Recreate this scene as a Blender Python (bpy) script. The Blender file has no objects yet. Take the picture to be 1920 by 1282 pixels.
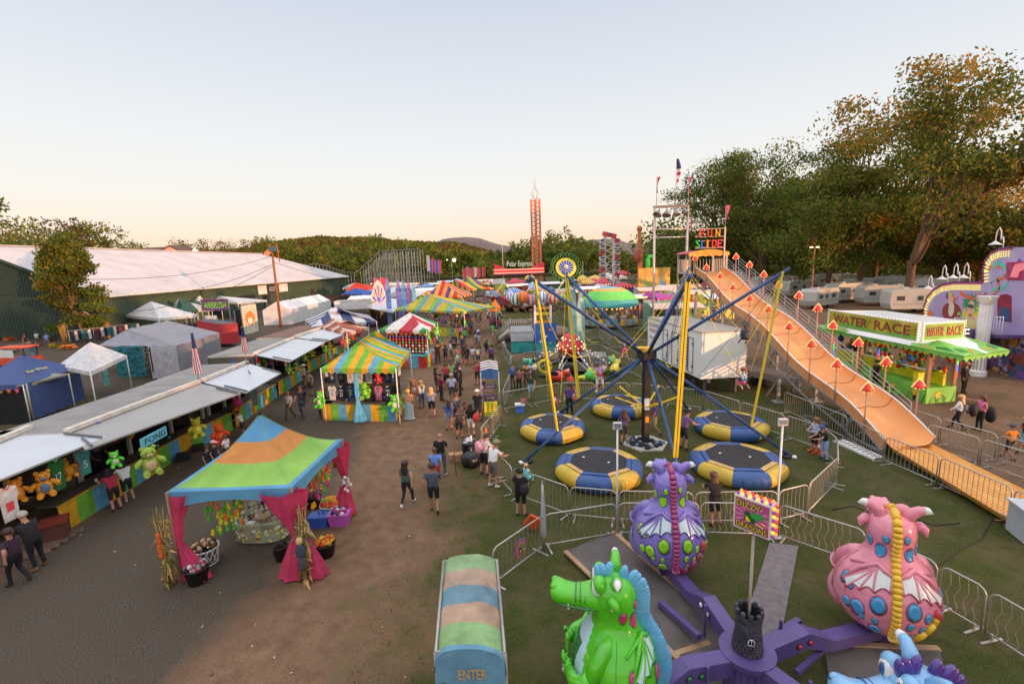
import bpy,bmesh,math,random
from mathutils import Vector as V,Matrix,Euler,noise as NZ
R=random.Random(11)
S=bpy.context.scene;COL=S.collection
PI=math.pi;rad=math.radians
# ---------------------------------------------------------------- camera
FP=880.0;H=8.2;PIT=math.atan((641-492)/FP);ROLL=rad(2)
fw=V((0,math.cos(PIT),-math.sin(PIT)));up0=V((0,math.sin(PIT),math.cos(PIT)));rt0=V((1,0,0))
rt=math.cos(ROLL)*rt0-math.sin(ROLL)*up0;upv=math.sin(ROLL)*rt0+math.cos(ROLL)*up0
cd=bpy.data.cameras.new("camera");cam=bpy.data.objects.new("camera",cd);COL.objects.link(cam)
cam.matrix_world=Matrix(((rt.x,upv.x,-fw.x,0),(rt.y,upv.y,-fw.y,0),(rt.z,upv.z,-fw.z,H),(0,0,0,1)))
cd.sensor_width=36;cd.lens=36*FP/1920;cd.clip_end=6000;cd.clip_start=.1
S.camera=cam
def ray(x,y):return(x-960)/FP*rt-(y-641)/FP*upv+fw
def P(x,y,z=0):
 """point of the photograph on the horizontal plane z"""
 d=ray(x,y);t=(z-H)/d.z
 return V((0,0,H))+d*t
def PY(x,y,Y):
 """point of the photograph at distance Y in front"""
 d=ray(x,y);return V((0,0,H))+d*(Y/d.y)
def PX(x,y,X):
 d=ray(x,y);return V((0,0,H))+d*(X/d.x)
def proj(p):
 q=V(p)-V((0,0,H));w=q.dot(fw);return 960+FP*q.dot(rt)/w,641-FP*q.dot(upv)/w
def HT(g,y):
 lo,hi=-3,min(120,H+max(1,g[1]*.9*fw.y/abs(fw.z)))
 for _ in range(40):
  m=(lo+hi)/2
  if proj((g[0],g[1],m))[1]>y:lo=m
  else:hi=m
 return lo
# ---------------------------------------------------------------- materials
def lin(c):return c/12.92 if c<=.04045 else((c+.055)/1.055)**2.4
def hx(h,k=1.0):
 h=h.lstrip('#');return tuple(min(.86,lin(int(h[i:i+2],16)/255)*k)for i in(0,2,4))
MC={}
def mat(h,rough=.65,var=.14,scale=2.5,bump=0.,metal=0.,k=1.55,emit=0.,coat=0.,trans=0.,name=None,dirt=0.):
 """procedural paint: base colour with soft noise variation; h = sRGB hex as it looks in the shade of the photo"""
 key=(h,rough,var,scale,bump,metal,k,emit,coat,trans,dirt)
 if key in MC:return MC[key]
 m=bpy.data.materials.new(name or 'paint_'+h);m.use_nodes=True;nt=m.node_tree;N=nt.nodes;L=nt.links
 b=N['Principled BSDF'];c=hx(h,k)
 b.inputs['Roughness'].default_value=rough;b.inputs['Metallic'].default_value=metal
 b.inputs['Coat Weight'].default_value=coat;b.inputs['Coat Roughness'].default_value=.06
 tc=N.new('ShaderNodeTexCoord');no=N.new('ShaderNodeTexNoise');no.inputs['Scale'].default_value=scale;no.inputs['Detail'].default_value=5
 L.new(tc.outputs['Object'],no.inputs['Vector'])
 mr=N.new('ShaderNodeMapRange');mr.inputs[1].default_value=.3;mr.inputs[2].default_value=.7;L.new(no.outputs['Fac'],mr.inputs[0])
 mx=N.new('ShaderNodeMix');mx.data_type='RGBA';L.new(mr.outputs[0],mx.inputs[0])
 mx.inputs[6].default_value=(*[x*(1-var)for x in c],1);mx.inputs[7].default_value=(*[min(.9,x*(1+var))for x in c],1)
 out=mx.outputs[2]
 if dirt:
  n2=N.new('ShaderNodeTexNoise');n2.inputs['Scale'].default_value=scale*.45;n2.inputs['Detail'].default_value=9;n2.inputs['Roughness'].default_value=.7
  L.new(tc.outputs['Object'],n2.inputs['Vector'])
  r2=N.new('ShaderNodeMapRange');r2.inputs[1].default_value=.5;r2.inputs[2].default_value=.72;r2.inputs[4].default_value=dirt;L.new(n2.outputs['Fac'],r2.inputs[0])
  m2=N.new('ShaderNodeMix');m2.data_type='RGBA';L.new(r2.outputs[0],m2.inputs[0]);L.new(out,m2.inputs[6]);m2.inputs[7].default_value=(.07,.055,.04,1);out=m2.outputs[2]
 L.new(out,b.inputs['Base Color'])
 if bump:
  bp=N.new('ShaderNodeBump');bp.inputs['Strength'].default_value=bump;bp.inputs['Distance'].default_value=.04
  L.new(no.outputs['Fac'],bp.inputs['Height']);L.new(bp.outputs[0],b.inputs['Normal'])
 if emit:
  b.inputs['Emission Color'].default_value=(*hx(h,1.2),1);b.inputs['Emission Strength'].default_value=emit
 if trans:
  t=N.new('ShaderNodeBsdfTranslucent');L.new(out,t.inputs[0]);ms=N.new('ShaderNodeMixShader');ms.inputs[0].default_value=trans
  L.new(b.outputs[0],ms.inputs[1]);L.new(t.outputs[0],ms.inputs[2]);L.new(ms.outputs[0],N['Material Output'].inputs[0])
 MC[key]=m;return m
def steel(h='9a9794'):return mat(h,.42,.12,6,0,.55,1.7)
def cloth(h):return mat(h,.8,.2,3.0,.8,k=1.32,trans=.2,dirt=.12)
def bulb(h='ff9a40',e=4):return mat(h,.4,0,1,emit=e)
def plush(h):return mat(h,.95,.3,14,.8,k=1.05)
def leafmat(name,cols,tr=.45):
 m=bpy.data.materials.new(name);m.use_nodes=True;nt=m.node_tree;N=nt.nodes;L=nt.links
 b=N['Principled BSDF'];b.inputs['Roughness'].default_value=.75;b.inputs['Specular IOR Level'].default_value=.2
 g=N.new('ShaderNodeNewGeometry');r=N.new('ShaderNodeValToRGB');L.new(g.outputs['Random Per Island'],r.inputs[0])
 e=r.color_ramp.elements
 for i,c in enumerate(cols):
  p=i/(len(cols)-1)
  if i==0:x=e[0];x.position=0
  elif i==len(cols)-1:x=e[-1];x.position=1
  else:x=e.new(p)
  x.color=(*c,1)
 tc=N.new('ShaderNodeTexCoord');no=N.new('ShaderNodeTexNoise');no.inputs['Scale'].default_value=.22;no.inputs['Detail'].default_value=3;L.new(tc.outputs['Object'],no.inputs['Vector'])
 mr=N.new('ShaderNodeMapRange');mr.inputs[1].default_value=.32;mr.inputs[2].default_value=.68;mr.inputs[3].default_value=.6;mr.inputs[4].default_value=1.35;L.new(no.outputs['Fac'],mr.inputs[0])
 vm=N.new('ShaderNodeVectorMath');vm.operation='SCALE';L.new(r.outputs[0],vm.inputs[0]);L.new(mr.outputs[0],vm.inputs['Scale'])
 L.new(vm.outputs[0],b.inputs['Base Color'])
 t=N.new('ShaderNodeBsdfTranslucent');L.new(vm.outputs[0],t.inputs[0]);ms=N.new('ShaderNodeMixShader');ms.inputs[0].default_value=tr
 L.new(b.outputs[0],ms.inputs[1]);L.new(t.outputs[0],ms.inputs[2]);L.new(ms.outputs[0],N['Material Output'].inputs[0])
 return m
# ---------------------------------------------------------------- mesh builder
MW={}
class MB:
 def __init__(s):s.v=[];s.f=[];s.m=[];s.s=[];s.mats=[];s.X=None
 def mi(s,m):
  if m not in s.mats:s.mats.append(m)
  return s.mats.index(m)
 def av(s,p):
  p=V(p)
  if s.X:p=s.X@p
  s.v.append(p);return len(s.v)-1
 def af(s,ix,m,sm=False):s.f.append(ix);s.m.append(s.mi(m));s.s.append(sm)
 def poly(s,pts,m,sm=False):s.af([s.av(p)for p in pts],m,sm);return s
 def slab(s,pts,t,m,side=None):
  """polygon with thickness t downwards (number) or along a vector"""
  d=V((0,0,-t))if not isinstance(t,V)else t
  a=[s.av(p)for p in pts];b=[s.av(V(p)+d)for p in pts];n=len(a)
  s.af(a,m);s.af(b[::-1],side or m)
  for i in range(n):s.af([a[i],b[i],b[(i+1)%n],a[(i+1)%n]],side or m)
  return s
 def box(s,c,sz,m,rz=0,M=None):
  x,y,z=[q/2 for q in sz];c=V(c);Rm=M or Matrix.Rotation(rz,3,'Z')
  p=[s.av(c+Rm@V((a*x,b*y,d*z)))for d in(-1,1)for b in(-1,1)for a in(-1,1)]
  for q in((0,2,3,1),(4,5,7,6),(0,1,5,4),(1,3,7,5),(3,2,6,7),(2,0,4,6)):s.af([p[i]for i in q],m)
  return s
 def loft(s,rings,m,caps=True,sm=True,close=True,mf=None):
  ids=[[s.av(p)for p in r]for r in rings];n=len(ids[0])
  for i in range(len(ids)-1):
   for j in range(n if close else n-1):
    k=(j+1)%n;mm=mf(i,j)if mf else m
    s.af([ids[i][j],ids[i][k],ids[i+1][k],ids[i+1][j]],mm,sm)
  if caps:s.af(ids[0][::-1],m if not mf else mf(0,0));s.af(ids[-1],m if not mf else mf(len(ids)-2,0))
  return s
 def tube(s,pts,r,m,n=6,caps=True,sm=True):
  pts=[V(p)for p in pts];k=len(pts);rr=r if isinstance(r,(list,tuple))else[r]*k;rings=[];pu=None
  for i,p in enumerate(pts):
   d=(pts[min(i+1,k-1)]-pts[max(i-1,0)])
   if d.length<1e-9:d=V((0,0,1))
   d.normalize()
   u=(pu-d*pu.dot(d))if pu is not None else d.orthogonal()
   if u.length<1e-5:u=d.orthogonal()
   u.normalize();pu=u;w=d.cross(u)
   rings.append([p+(u*math.cos(2*PI*j/n)+w*math.sin(2*PI*j/n))*rr[i]for j in range(n)])
  return s.loft(rings,m,caps,sm)
 def bar(s,a,b,w,m,t=None):
  """square bar"""
  a,b=V(a),V(b);d=(b-a).normalized();u=d.cross(V((0,0,1)))
  u=V((1,0,0))if u.length<1e-3 else u.normalized();q=u.cross(d);w2=w/2;t2=(t or w)/2
  return s.loft([[p+u*x*w2+q*y*t2 for x,y in((-1,-1),(1,-1),(1,1),(-1,1))]for p in(a,b)],m,True,False)
 def lathe(s,prof,c,m,n=16,sm=True,mf=None,caps=True):
  c=V(c);return s.loft([[c+V((r*math.cos(2*PI*j/n),r*math.sin(2*PI*j/n),z))for j in range(n)]for r,z in prof],m,caps,sm,mf=mf)
 def ell(s,c,r,m,nu=12,nv=8,M=None,mf=None):
  c=V(c);r=(r,r,r)if not isinstance(r,(tuple,list,V))else r;rings=[]
  for i in range(nv+1):
   t=-PI/2+PI*i/nv;q=max(math.cos(t),.02)
   ring=[V((r[0]*q*math.cos(2*PI*j/nu),r[1]*q*math.sin(2*PI*j/nu),r[2]*math.sin(t)))for j in range(nu)]
   rings.append([c+(M@p if M else p)for p in ring])
  return s.loft(rings,m,True,True,mf=mf)
 def text(s,txt,m,o,xd,yd,w,h,off=.01,depth=0):
  """text fitted to w x h with its lower left corner at o"""
  cu=bpy.data.curves.new('t','FONT');cu.body=txt;cu.resolution_u=2;ob=bpy.data.objects.new('t',cu)
  COL.objects.link(ob);me=bpy.data.meshes.new_from_object(ob.evaluated_get(bpy.context.evaluated_depsgraph_get()))
  bpy.data.objects.remove(ob);bpy.data.curves.remove(cu)
  if not me.vertices:return s
  x0=min(v.co.x for v in me.vertices);x1=max(v.co.x for v in me.vertices);y0=min(v.co.y for v in me.vertices);y1=max(v.co.y for v in me.vertices)
  xd,yd=V(xd).normalized(),V(yd).normalized();nn=xd.cross(yd);o=V(o)
  ids=[s.av(o+xd*((v.co.x-x0)/(x1-x0)*w)+yd*((v.co.y-y0)/max(y1-y0,1e-6)*h)+nn*off)for v in me.vertices]
  for p in me.polygons:s.af([ids[i]for i in p.vertices],m)
  bpy.data.meshes.remove(me);return s
 def leaves(s,c,rr,n,size,m,shell=.55,squash=1.,rnd=R):
  c=V(c);rr=V(rr)if not isinstance(rr,(int,float))else V((rr,rr,rr))
  for _ in range(n):
   d=V((rnd.gauss(0,1),rnd.gauss(0,1),rnd.gauss(0,1))).normalized();q=shell+(1-shell)*rnd.random()
   p=c+V((d.x*rr.x*q,d.y*rr.y*q,d.z*rr.z*q));s.card(p,size*(.6+.8*rnd.random()),m,rnd)
  return s
 def card(s,p,z,m,rnd=R):
  u=V((rnd.gauss(0,1),rnd.gauss(0,1),rnd.gauss(0,.6))).normalized();w=u.orthogonal().normalized();w=Matrix.Rotation(rnd.random()*6.28,3,u)@w;t=u.cross(w)
  s.poly([p-w*z*.5,p+t*z*.28-w*z*.1,p+w*z*.5,p-t*z*.28+w*z*.1],m)
 def build(s,name,parent=None,world=True,label=None,cat=None,group=None,kind=None,base=None,bevel=0):
  me=bpy.data.meshes.new(name);off=V((0,0,0));vs=s.v;loc=None
  if parent is not None:
   if world:
    I=MW[parent.name].inverted();vs=[I@v for v in vs]
  else:
   if base is None:
    xs=[v.x for v in vs];ys=[v.y for v in vs];base=V(((min(xs)+max(xs))/2,(min(ys)+max(ys))/2,min(v.z for v in vs)))
   loc=V(base);vs=[v-loc for v in vs]
  me.from_pydata([tuple(v)for v in vs],[],s.f)
  for m in s.mats:me.materials.append(m)
  me.polygons.foreach_set('material_index',s.m);me.polygons.foreach_set('use_smooth',s.s);me.update()
  o=bpy.data.objects.new(name,me);COL.objects.link(o)
  if parent is not None:o.parent=parent;MW[o.name]=MW[parent.name]
  else:o.location=loc;MW[o.name]=Matrix.Translation(loc)
  if label:o['label']=label
  if cat:o['category']=cat
  if group:o['group']=group
  if kind:o['kind']=kind
  return o
def thing(name,label,cat,loc=(0,0,0),rz=0,group=None):
 o=bpy.data.objects.new(name,None);COL.objects.link(o);o.location=loc;o.rotation_euler=(0,0,rz);o.empty_display_size=.3
 o['label']=label;o['category']=cat
 if group:o['group']=group
 MW[o.name]=Matrix.Translation(V(loc))@Matrix.Rotation(rz,4,'Z');return o
def dup(root,loc,rz=0,label=None,group=None,scale=None):
 r=root.copy();COL.objects.link(r);r.location=loc;r.rotation_euler=(0,0,rz)
 if scale:r.scale=(scale,)*3
 if label:r['label']=label
 if group:r['group']=group
 MW[r.name]=Matrix.Translation(V(loc))@Matrix.Rotation(rz,4,'Z')
 for ch in list(root.children):
  c=ch.copy();COL.objects.link(c);c.parent=r;MW[c.name]=MW[r.name]
  for g in list(ch.children):
   d=g.copy();COL.objects.link(d);d.parent=c
 return r
def lerp(a,b,t):return V(a)+(V(b)-V(a))*t
def one(name,label,cat,fn,group=None,kind=None):
 m=MB();fn(m);return m.build(name,None,label=label,cat=cat,group=group,kind=kind)
# ---------------------------------------------------------------- light
SUN_EL=rad(5.0);SUN_AZ=math.atan2(.80,-.60)            # from the right and behind
sd=V((math.cos(SUN_EL)*.80,-math.cos(SUN_EL)*.60,math.sin(SUN_EL)))
sl=bpy.data.lights.new("sun",'SUN');sl.energy=4.6;sl.angle=rad(.6);sl.color=(1,.50,.24)
so=bpy.data.objects.new("sun",sl);COL.objects.link(so);so.rotation_euler=sd.to_track_quat('Z','Y').to_euler()
W=bpy.data.worlds.new("World");S.world=W;W.use_nodes=True;nt=W.node_tree;N=nt.nodes;L=nt.links
bg=N['Background'];tc=N.new('ShaderNodeTexCoord');sx=N.new('ShaderNodeSeparateXYZ');L.new(tc.outputs['Generated'],sx.inputs[0])
rp=N.new('ShaderNodeValToRGB');cr=rp.color_ramp
for i,(p,h)in enumerate([(0,'efc4a4'),(.03,'f3d2b4'),(.07,'f1e1ce'),(.13,'ece7df'),(.22,'e3e5e6'),(.33,'d5dbe3'),(.45,'c6cedb'),(.8,'b9bfca'),(1,'ffffff')]):
 e=cr.elements[i]if i<2 else cr.elements.new(p)
 e.position=p;e.color=(*[lin(int(h[j:j+2],16)/255)for j in(0,2,4)],1)
cr.elements[7].position=.62;cr.elements[7].color=(1.0,1.0,1.06,1);cr.elements[8].color=(1.45,1.45,1.5,1)
L.new(sx.outputs[2],rp.inputs[0])
sk=N.new('ShaderNodeTexSky');sk.sky_type='NISHITA';sk.sun_disc=False;sk.sun_elevation=SUN_EL;sk.sun_rotation=rad(127)
m1=N.new('ShaderNodeVectorMath');m1.operation='SCALE';m1.inputs['Scale'].default_value=.1;L.new(sk.outputs[0],m1.inputs[0])
m2=N.new('ShaderNodeVectorMath');m2.operation='SCALE';m2.inputs['Scale'].default_value=11.2;L.new(rp.outputs[0],m2.inputs[0])
m3=N.new('ShaderNodeVectorMath');m3.operation='ADD';L.new(m1.outputs[0],m3.inputs[0]);L.new(m2.outputs[0],m3.inputs[1])
L.new(m3.outputs[0],bg.inputs[0]);bg.inputs[1].default_value=.1
S.view_settings.view_transform='Standard';S.view_settings.look='None';S.view_settings.exposure=0
# ================================================================ ground
def bound(pts):
 q=sorted([(P(x,y).y,P(x,y).x)for x,y in pts])
 def f(y):
  if y<=q[0][0]:a,b=q[0],q[1]
  elif y>=q[-1][0]:a,b=q[-2],q[-1]
  else:
   for a,b in zip(q,q[1:]):
    if a[0]<=y<=b[0]:break
  return a[1]+(b[1]-a[1])*(y-a[0])/(b[0]-a[0])
 return f
bA=bound([(330,1282),(520,1100),(618,930),(672,830),(735,745),(815,640),(868,580),(893,545)])   # asphalt edge
bB=bound([(740,1282),(790,1100),(835,960),(862,850),(905,740),(935,640),(932,560),(921,530)])   # worn dirt edge
bC=bound([(-60,1130),(118,1000),(330,880),(470,790),(540,735),(600,690)])        # asphalt left edge (booth counters)
def ground():
 xs=[];x=-3000.
 def axis(lo,hi,n0,n1,st):
  a=[];v=n0
  while v<=n1:a.append(v);v+=st
  g=st;v=n1
  while v<hi:g*=1.22;v+=g;a.append(v)
  g=st;v=n0;b=[]
  while v>lo:g*=1.22;v-=g;b.append(v)
  return b[::-1]+a
 X=axis(-3500,3500,-45,60,.9);Y=axis(-800,4500,-2,110,.9)
 vs=[(x,y,0)for y in Y for x in X];w=len(X)
 fs=[(j*w+i,j*w+i+1,(j+1)*w+i+1,(j+1)*w+i)for j in range(len(Y)-1)for i in range(w-1)]
 me=bpy.data.meshes.new('ground');me.from_pydata(vs,[],fs)
 a=me.attributes.new('asph','FLOAT','POINT');g=me.attributes.new('grass','FLOAT','POINT')
 av=[];gv=[]
 for x,y,z in vs:
  if y<150:
   aa=min(bA(y)-x,(x-bC(y)+.2)*1.0 if y<32 else 9)
   # left of the counters: worn earth among the tents
   gg=x-bB(y);gg-=3.2*max(0,NZ.noise(V((x*.16,y*.16,3)))-.12)*max(0,min(1,gg))*4
   if x>17:gg=min(gg,max(-1.2,17-x+max(0,14-y)*2))
   if x<-15:gg=min(6,max(-3,-15-x))*.1
  else:aa=-9;gg=6
  av.append(max(-8,min(8,aa)));gv.append(max(-8,min(8,gg)))
 a.data.foreach_set('value',av);g.data.foreach_set('value',gv)
 m=bpy.data.materials.new('fair_ground');m.use_nodes=True;nt=m.node_tree;N=nt.nodes;L=nt.links;b=N['Principled BSDF'];b.inputs['Roughness'].default_value=.95;b.inputs['Specular IOR Level'].default_value=.15
 tc=N.new('ShaderNodeTexCoord')
 def noi(sc,det=6,ro=.6):
  n=N.new('ShaderNodeTexNoise');n.inputs['Scale'].default_value=sc;n.inputs['Detail'].default_value=det;n.inputs['Roughness'].default_value=ro;L.new(tc.outputs['Object'],n.inputs['Vector']);return n.outputs['Fac']
 def mr(x,a,b_,c=0.,d=1.):
  n=N.new('ShaderNodeMapRange');n.inputs[1].default_value=a;n.inputs[2].default_value=b_;n.inputs[3].default_value=c;n.inputs[4].default_value=d;L.new(x,n.inputs[0]);return n.outputs[0]
 def mix(f,c1,c2):
  n=N.new('ShaderNodeMix');n.data_type='RGBA';L.new(f,n.inputs[0])
  for i,c in((6,c1),(7,c2)):
   if isinstance(c,tuple):n.inputs[i].default_value=(*c,1)
   else:L.new(c,n.inputs[i])
  return n.outputs[2]
 def ma(op,a_,b_):
  n=N.new('ShaderNodeMath');n.operation=op
  for i,c in enumerate((a_,b_)):
   if isinstance(c,(int,float)):n.inputs[i].default_value=c
   else:L.new(c,n.inputs[i])
  return n.outputs[0]
 def att(nm):
  n=N.new('ShaderNodeAttribute');n.attribute_name=nm;return n.outputs['Fac']
 n1=noi(.35,8,.65);n2=noi(2.2,6);n3=noi(26,3);n4=noi(34,2);n5=noi(.9,7,.7)
 asph=mix(mr(n4,.44,.58),(.046,.036,.028),(.165,.132,.102));asph=mix(mr(n5,.4,.65),asph,(.105,.078,.058));asph=mix(mr(n2,.62,.75,0,.35),asph,(.05,.043,.038))
 dirt=mix(mr(n2,.3,.7),(.17,.095,.056),(.29,.18,.112));dirt=mix(mr(n3,.5,.7),dirt,(.115,.07,.045))
 grass=mix(mr(n3,.35,.65),(.026,.038,.007),(.082,.102,.022));grass=mix(mr(n5,.40,.68,0,.85),grass,(.12,.09,.048));grass=mix(mr(n2,.3,.5,.55,0),grass,(.045,.048,.013));grass=mix(mr(n1,.5,.7,0,.5),grass,(.1,.078,.042))
 gm=mr(ma('ADD',ma('ADD',att('grass'),ma('MULTIPLY',ma('SUBTRACT',n1,.5),9)),ma('MULTIPLY',ma('SUBTRACT',n2,.5),5)),-1.2,1.2)
 am=mr(ma('ADD',ma('ADD',att('asph'),ma('MULTIPLY',ma('SUBTRACT',n1,.5),4)),ma('MULTIPLY',ma('SUBTRACT',n2,.5),2.6)),-.5,.7)
 c=mix(am,mix(gm,dirt,grass),asph);L.new(c,b.inputs['Base Color'])
 bp=N.new('ShaderNodeBump');bp.inputs['Strength'].default_value=.7;bp.inputs['Distance'].default_value=.05
 L.new(ma('ADD',n3,n2),bp.inputs['Height']);L.new(bp.outputs[0],b.inputs['Normal'])
 me.materials.append(m);o=bpy.data.objects.new('ground',me);COL.objects.link(o);o['kind']='structure'
ground()
# grass blades as stuff near the camera
def blades():
 gm=leafmat('grass_blade',[(.05,.055,.014),(.09,.09,.028),(.14,.125,.045)],.3);m=MB();r=random.Random(3)
 for _ in range(16000):
  y=5+19*r.random()**1.2;x=r.uniform(bB(y)-1,18)
  if NZ.noise(V((x*.5,y*.5,0)))<-.12:continue
  h=r.uniform(.02,.055);a=r.random()*6.28;w=.012;d=V((math.cos(a)*w,math.sin(a)*w,0));q=V((r.uniform(-.02,.02),r.uniform(-.02,.02),h))
  p=V((x,y,0));m.poly([p-d,p+d,p+q],gm)
 m.build('grass',kind='stuff',base=(0,0,0),label='short trampled green grass on the ride field',cat='grass')
blades()
# ================================================================ trees
G1=leafmat('leaf_dark',[(.055,.10,.016),(.10,.155,.026),(.16,.20,.036),(.24,.23,.045)])
G2=leafmat('leaf_mixed',[(.06,.095,.016),(.11,.15,.026),(.2,.21,.036),(.32,.22,.04)])
G3=leafmat('leaf_orange',[(.16,.15,.026),(.3,.23,.036),(.45,.25,.04),(.5,.22,.04)])
G4=leafmat('leaf_rust',[(.08,.065,.018),(.15,.085,.026),(.19,.09,.03),(.08,.085,.02)])
BK=mat('5c4636',.95,.35,5,.9)
def tree(loc,h,cr,mt,seed,label,n=6000,ls=.42,trunk=.42,low=.3,group=None,name='tree',cl=26,lean=0,bare=0,cat='tree'):
 r=random.Random(seed);t=thing(name,label,cat,loc,0,group);w=MB();lf=MB();tips=[]
 def grow(p,d,ln,rd,lev):
  pts=[p];k=4
  for i in range(k):
   d=(d+V((r.gauss(0,.10),r.gauss(0,.10),r.gauss(0,.05)+(.03 if lev else 0)))).normalized();pts.append(pts[-1]+d*ln/k)
  w.tube(pts,[rd*(1-.45*i/k)for i in range(k+1)],BK,7 if lev<2 else 4,False)
  if lev>=3:tips.append(pts[-1]);return
  nb=3 if lev else 5
  for i in range(nb):
   q=pts[-1]if i==0 else lerp(pts[-2 if i%2 else-1],pts[max(0,4-i)],.4)if lev else lerp(pts[1 if i>3 else 2],pts[4],(i-1)/4)
   a=r.random()*6.28 if lev else i*2.4+seed;s=.25 if i==0 else r.uniform(.45,.95)
   u=d.orthogonal().normalized();u=Matrix.Rotation(a,3,d)@u
   grow(q,(d+u*s).normalized(),ln*(r.uniform(.55,.75)if lev else r.uniform(.5,.7)),rd*.52,lev+1)
  if lev>=1:tips.append(lerp(pts[2],pts[3],.5))
 grow(V((0,0,-.2)),V((lean,0,1)).normalized(),h*(low+.12),trunk,0)
 # stretch the limbs until their tips fill the crown
 zm=max(p.z for p in tips);xm=sorted(math.hypot(p.x,p.y)for p in tips)[int(len(tips)*.9)];z0=h*low*.8;kz=(h*.95-z0)/max(.1,zm-z0);kx=cr*.85/max(.1,xm)
 def st(p):
  f=max(0,min(1,(p.z-z0)/(zm-z0)*2.5));q=1+(kx-1)*f;return V((p.x*q,p.y*q,p.z if p.z<z0 else z0+(p.z-z0)*kz))
 w.v=[st(p)for p in w.v];tips=[st(p)for p in tips]
 cc=V((lean*h*.5,0,h*(low+1)/2));rz_=h*(1-low)/2
 if name=='corner_tree':w.v=[V((v.x*.72,v.y*.72,v.z))for v in w.v]
 w.build('trunk',t,False)
 cl_pts=list(tips)
 n1=len(tips)+cl
 while len(cl_pts)<n1:
  d=V((r.gauss(0,1),r.gauss(0,1),r.gauss(0,1))).normalized()*(.55+.45*r.random());cn=1.2-.75*(d.z*.5+.5)if name=='corner_tree' else 1;d.x*=cn;d.y*=cn;cl_pts.append(cc+V((d.x*cr,d.y*cr,d.z*rz_)))
 ok=[]
 for c in cl_pts:
  q=c-cc;e=(q.x/cr)**2+(q.y/cr)**2+(q.z/rz_)**2
  if e>1.05:q=q/math.sqrt(e);c=cc+q
  if name=='corner_tree':f_=min(1,cr*(1.12-.42*(q.z/rz_+1))/max(.01,math.hypot(q.x,q.y)));c=cc+V((q.x*f_,q.y*f_,q.z))
  if r.random()>bare:ok.append(c)
 per=int(n/len(ok))
 for c in ok:
  k=r.uniform(.6,1.35);s=cr*.27*k
  lf.leaves(c,(s*1.15,s*1.15,s*.62),int(per*k),ls,mt if not isinstance(mt,list)else r.choice(mt),.25,rnd=r)
 lf.build('crown',t,False);return t
RT='tall trees behind the slide on the right'
for i,(bx,by,ty,cr,mt,n,lb,low,lean,bare)in enumerate([
 (1690,577,108,13.5,[G2,G2,G3],11500,'tallest tree on the right, open orange-tinged crown rising above the booth',.42,.05,.5),
 (1598,558,208,12.5,[G1,G2,G2],14000,'tall tree with double trunk standing left of the tallest tree',.38,-.02,.35),
 (1548,562,300,11,[G1,G1,G2],12000,'dark green tree behind the lamp pole right of the slide',.22,0,.1),
 (1432,548,262,11,[G1,G2],12000,'broad dark green tree just right of the slide sign',.2,0,.03),
 (1340,545,288,10.5,[G1,G2],11000,'green tree directly behind the slide light tower',.2,.0,.1),
 (1835,548,300,12,[G2,G3],10000,'orange autumn tree behind the funhouse front',.2,0,.05),
 (1930,560,372,10,[G3,G2],8000,'orange tree at the right edge behind the funhouse',.15,0,0),
 (1770,552,345,10,[G3,G2],8000,'lower golden tree between tallest tree and funhouse',.12,0,0),
 (1490,535,330,11,[G1],7000,'very dark tree at the back of the right hand trees',.1,0,0),
 (1640,540,330,12,[G1,G2],8000,'dark green tree filling the gap behind the two tall trunks',.1,0,0),
 (1390,530,395,10,[G1,G2],6000,'low dark tree beyond the slide platform',.1,0,0),
 (1275,528,430,9,[G1,G2],5000,'small green tree left of the slide light tower',.1,0,0)]):
 g=P(bx,by);tree(g,HT(g,ty),cr*1.05,mt,20+i*3,lb,int(n*1.6),.48 if i<6 else .6,.62 if i<2 else .45,low*.62,RT,lean=lean,bare=bare,cl=34)
# left side
def tleft(bx,Y,ty,cr,mt,n,lb,seed,bare=.0,low=.2):
 g=PY(bx,505,Y);g.z=0;tree(g,HT(g,ty),cr,mt,seed,lb,n,.6,.4,low,'trees behind the white roofed hall',bare=bare)
g=P(150,640);g=V((-55.0,60.0,0));tree(g,HT(g,430),4.0,[G1,G2,G2],5,'dense green tree at the corner of the green hall',20000,.36,.2,.0,name='corner_tree')
tleft(2,78,366,9,[G1,G2],6000,'dark tree cut by the left picture edge above the roof',61)
tleft(85,120,398,7.5,[G4,G2],1500,'half bare tree with dead branches at the left',62,.55)
tleft(128,122,402,7,[G2,G4],2600,'thin crowned tree right of the half bare tree',63,.35)
tleft(172,124,404,7.5,[G2],3200,'green tree with several leafy tops above the roof',64,.2)
tleft(222,130,418,8,[G2,G1],3500,'rounded green tree ending the left tree group',65,.15)
tleft(55,110,432,8,[G4,G3],3500,'low rusty tree behind the roof ridge at far left',66)
for i,(x,y,Y)in enumerate([(262,452,180),(335,447,190),(362,452,200),(408,446,185),(440,450,200),(470,446,190)]):
 tleft(x,Y,y,9,[G4,G2],2600,['rusty tree left of the pink gabled house','dark rounded tree behind the pink gabled house','small dark tree right of the pink house roof','brown green tree right of the roof cupola','wide brown tree beyond the roof ridge','brown tree left of the light pole top'][i],70+i,low=.1)
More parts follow.
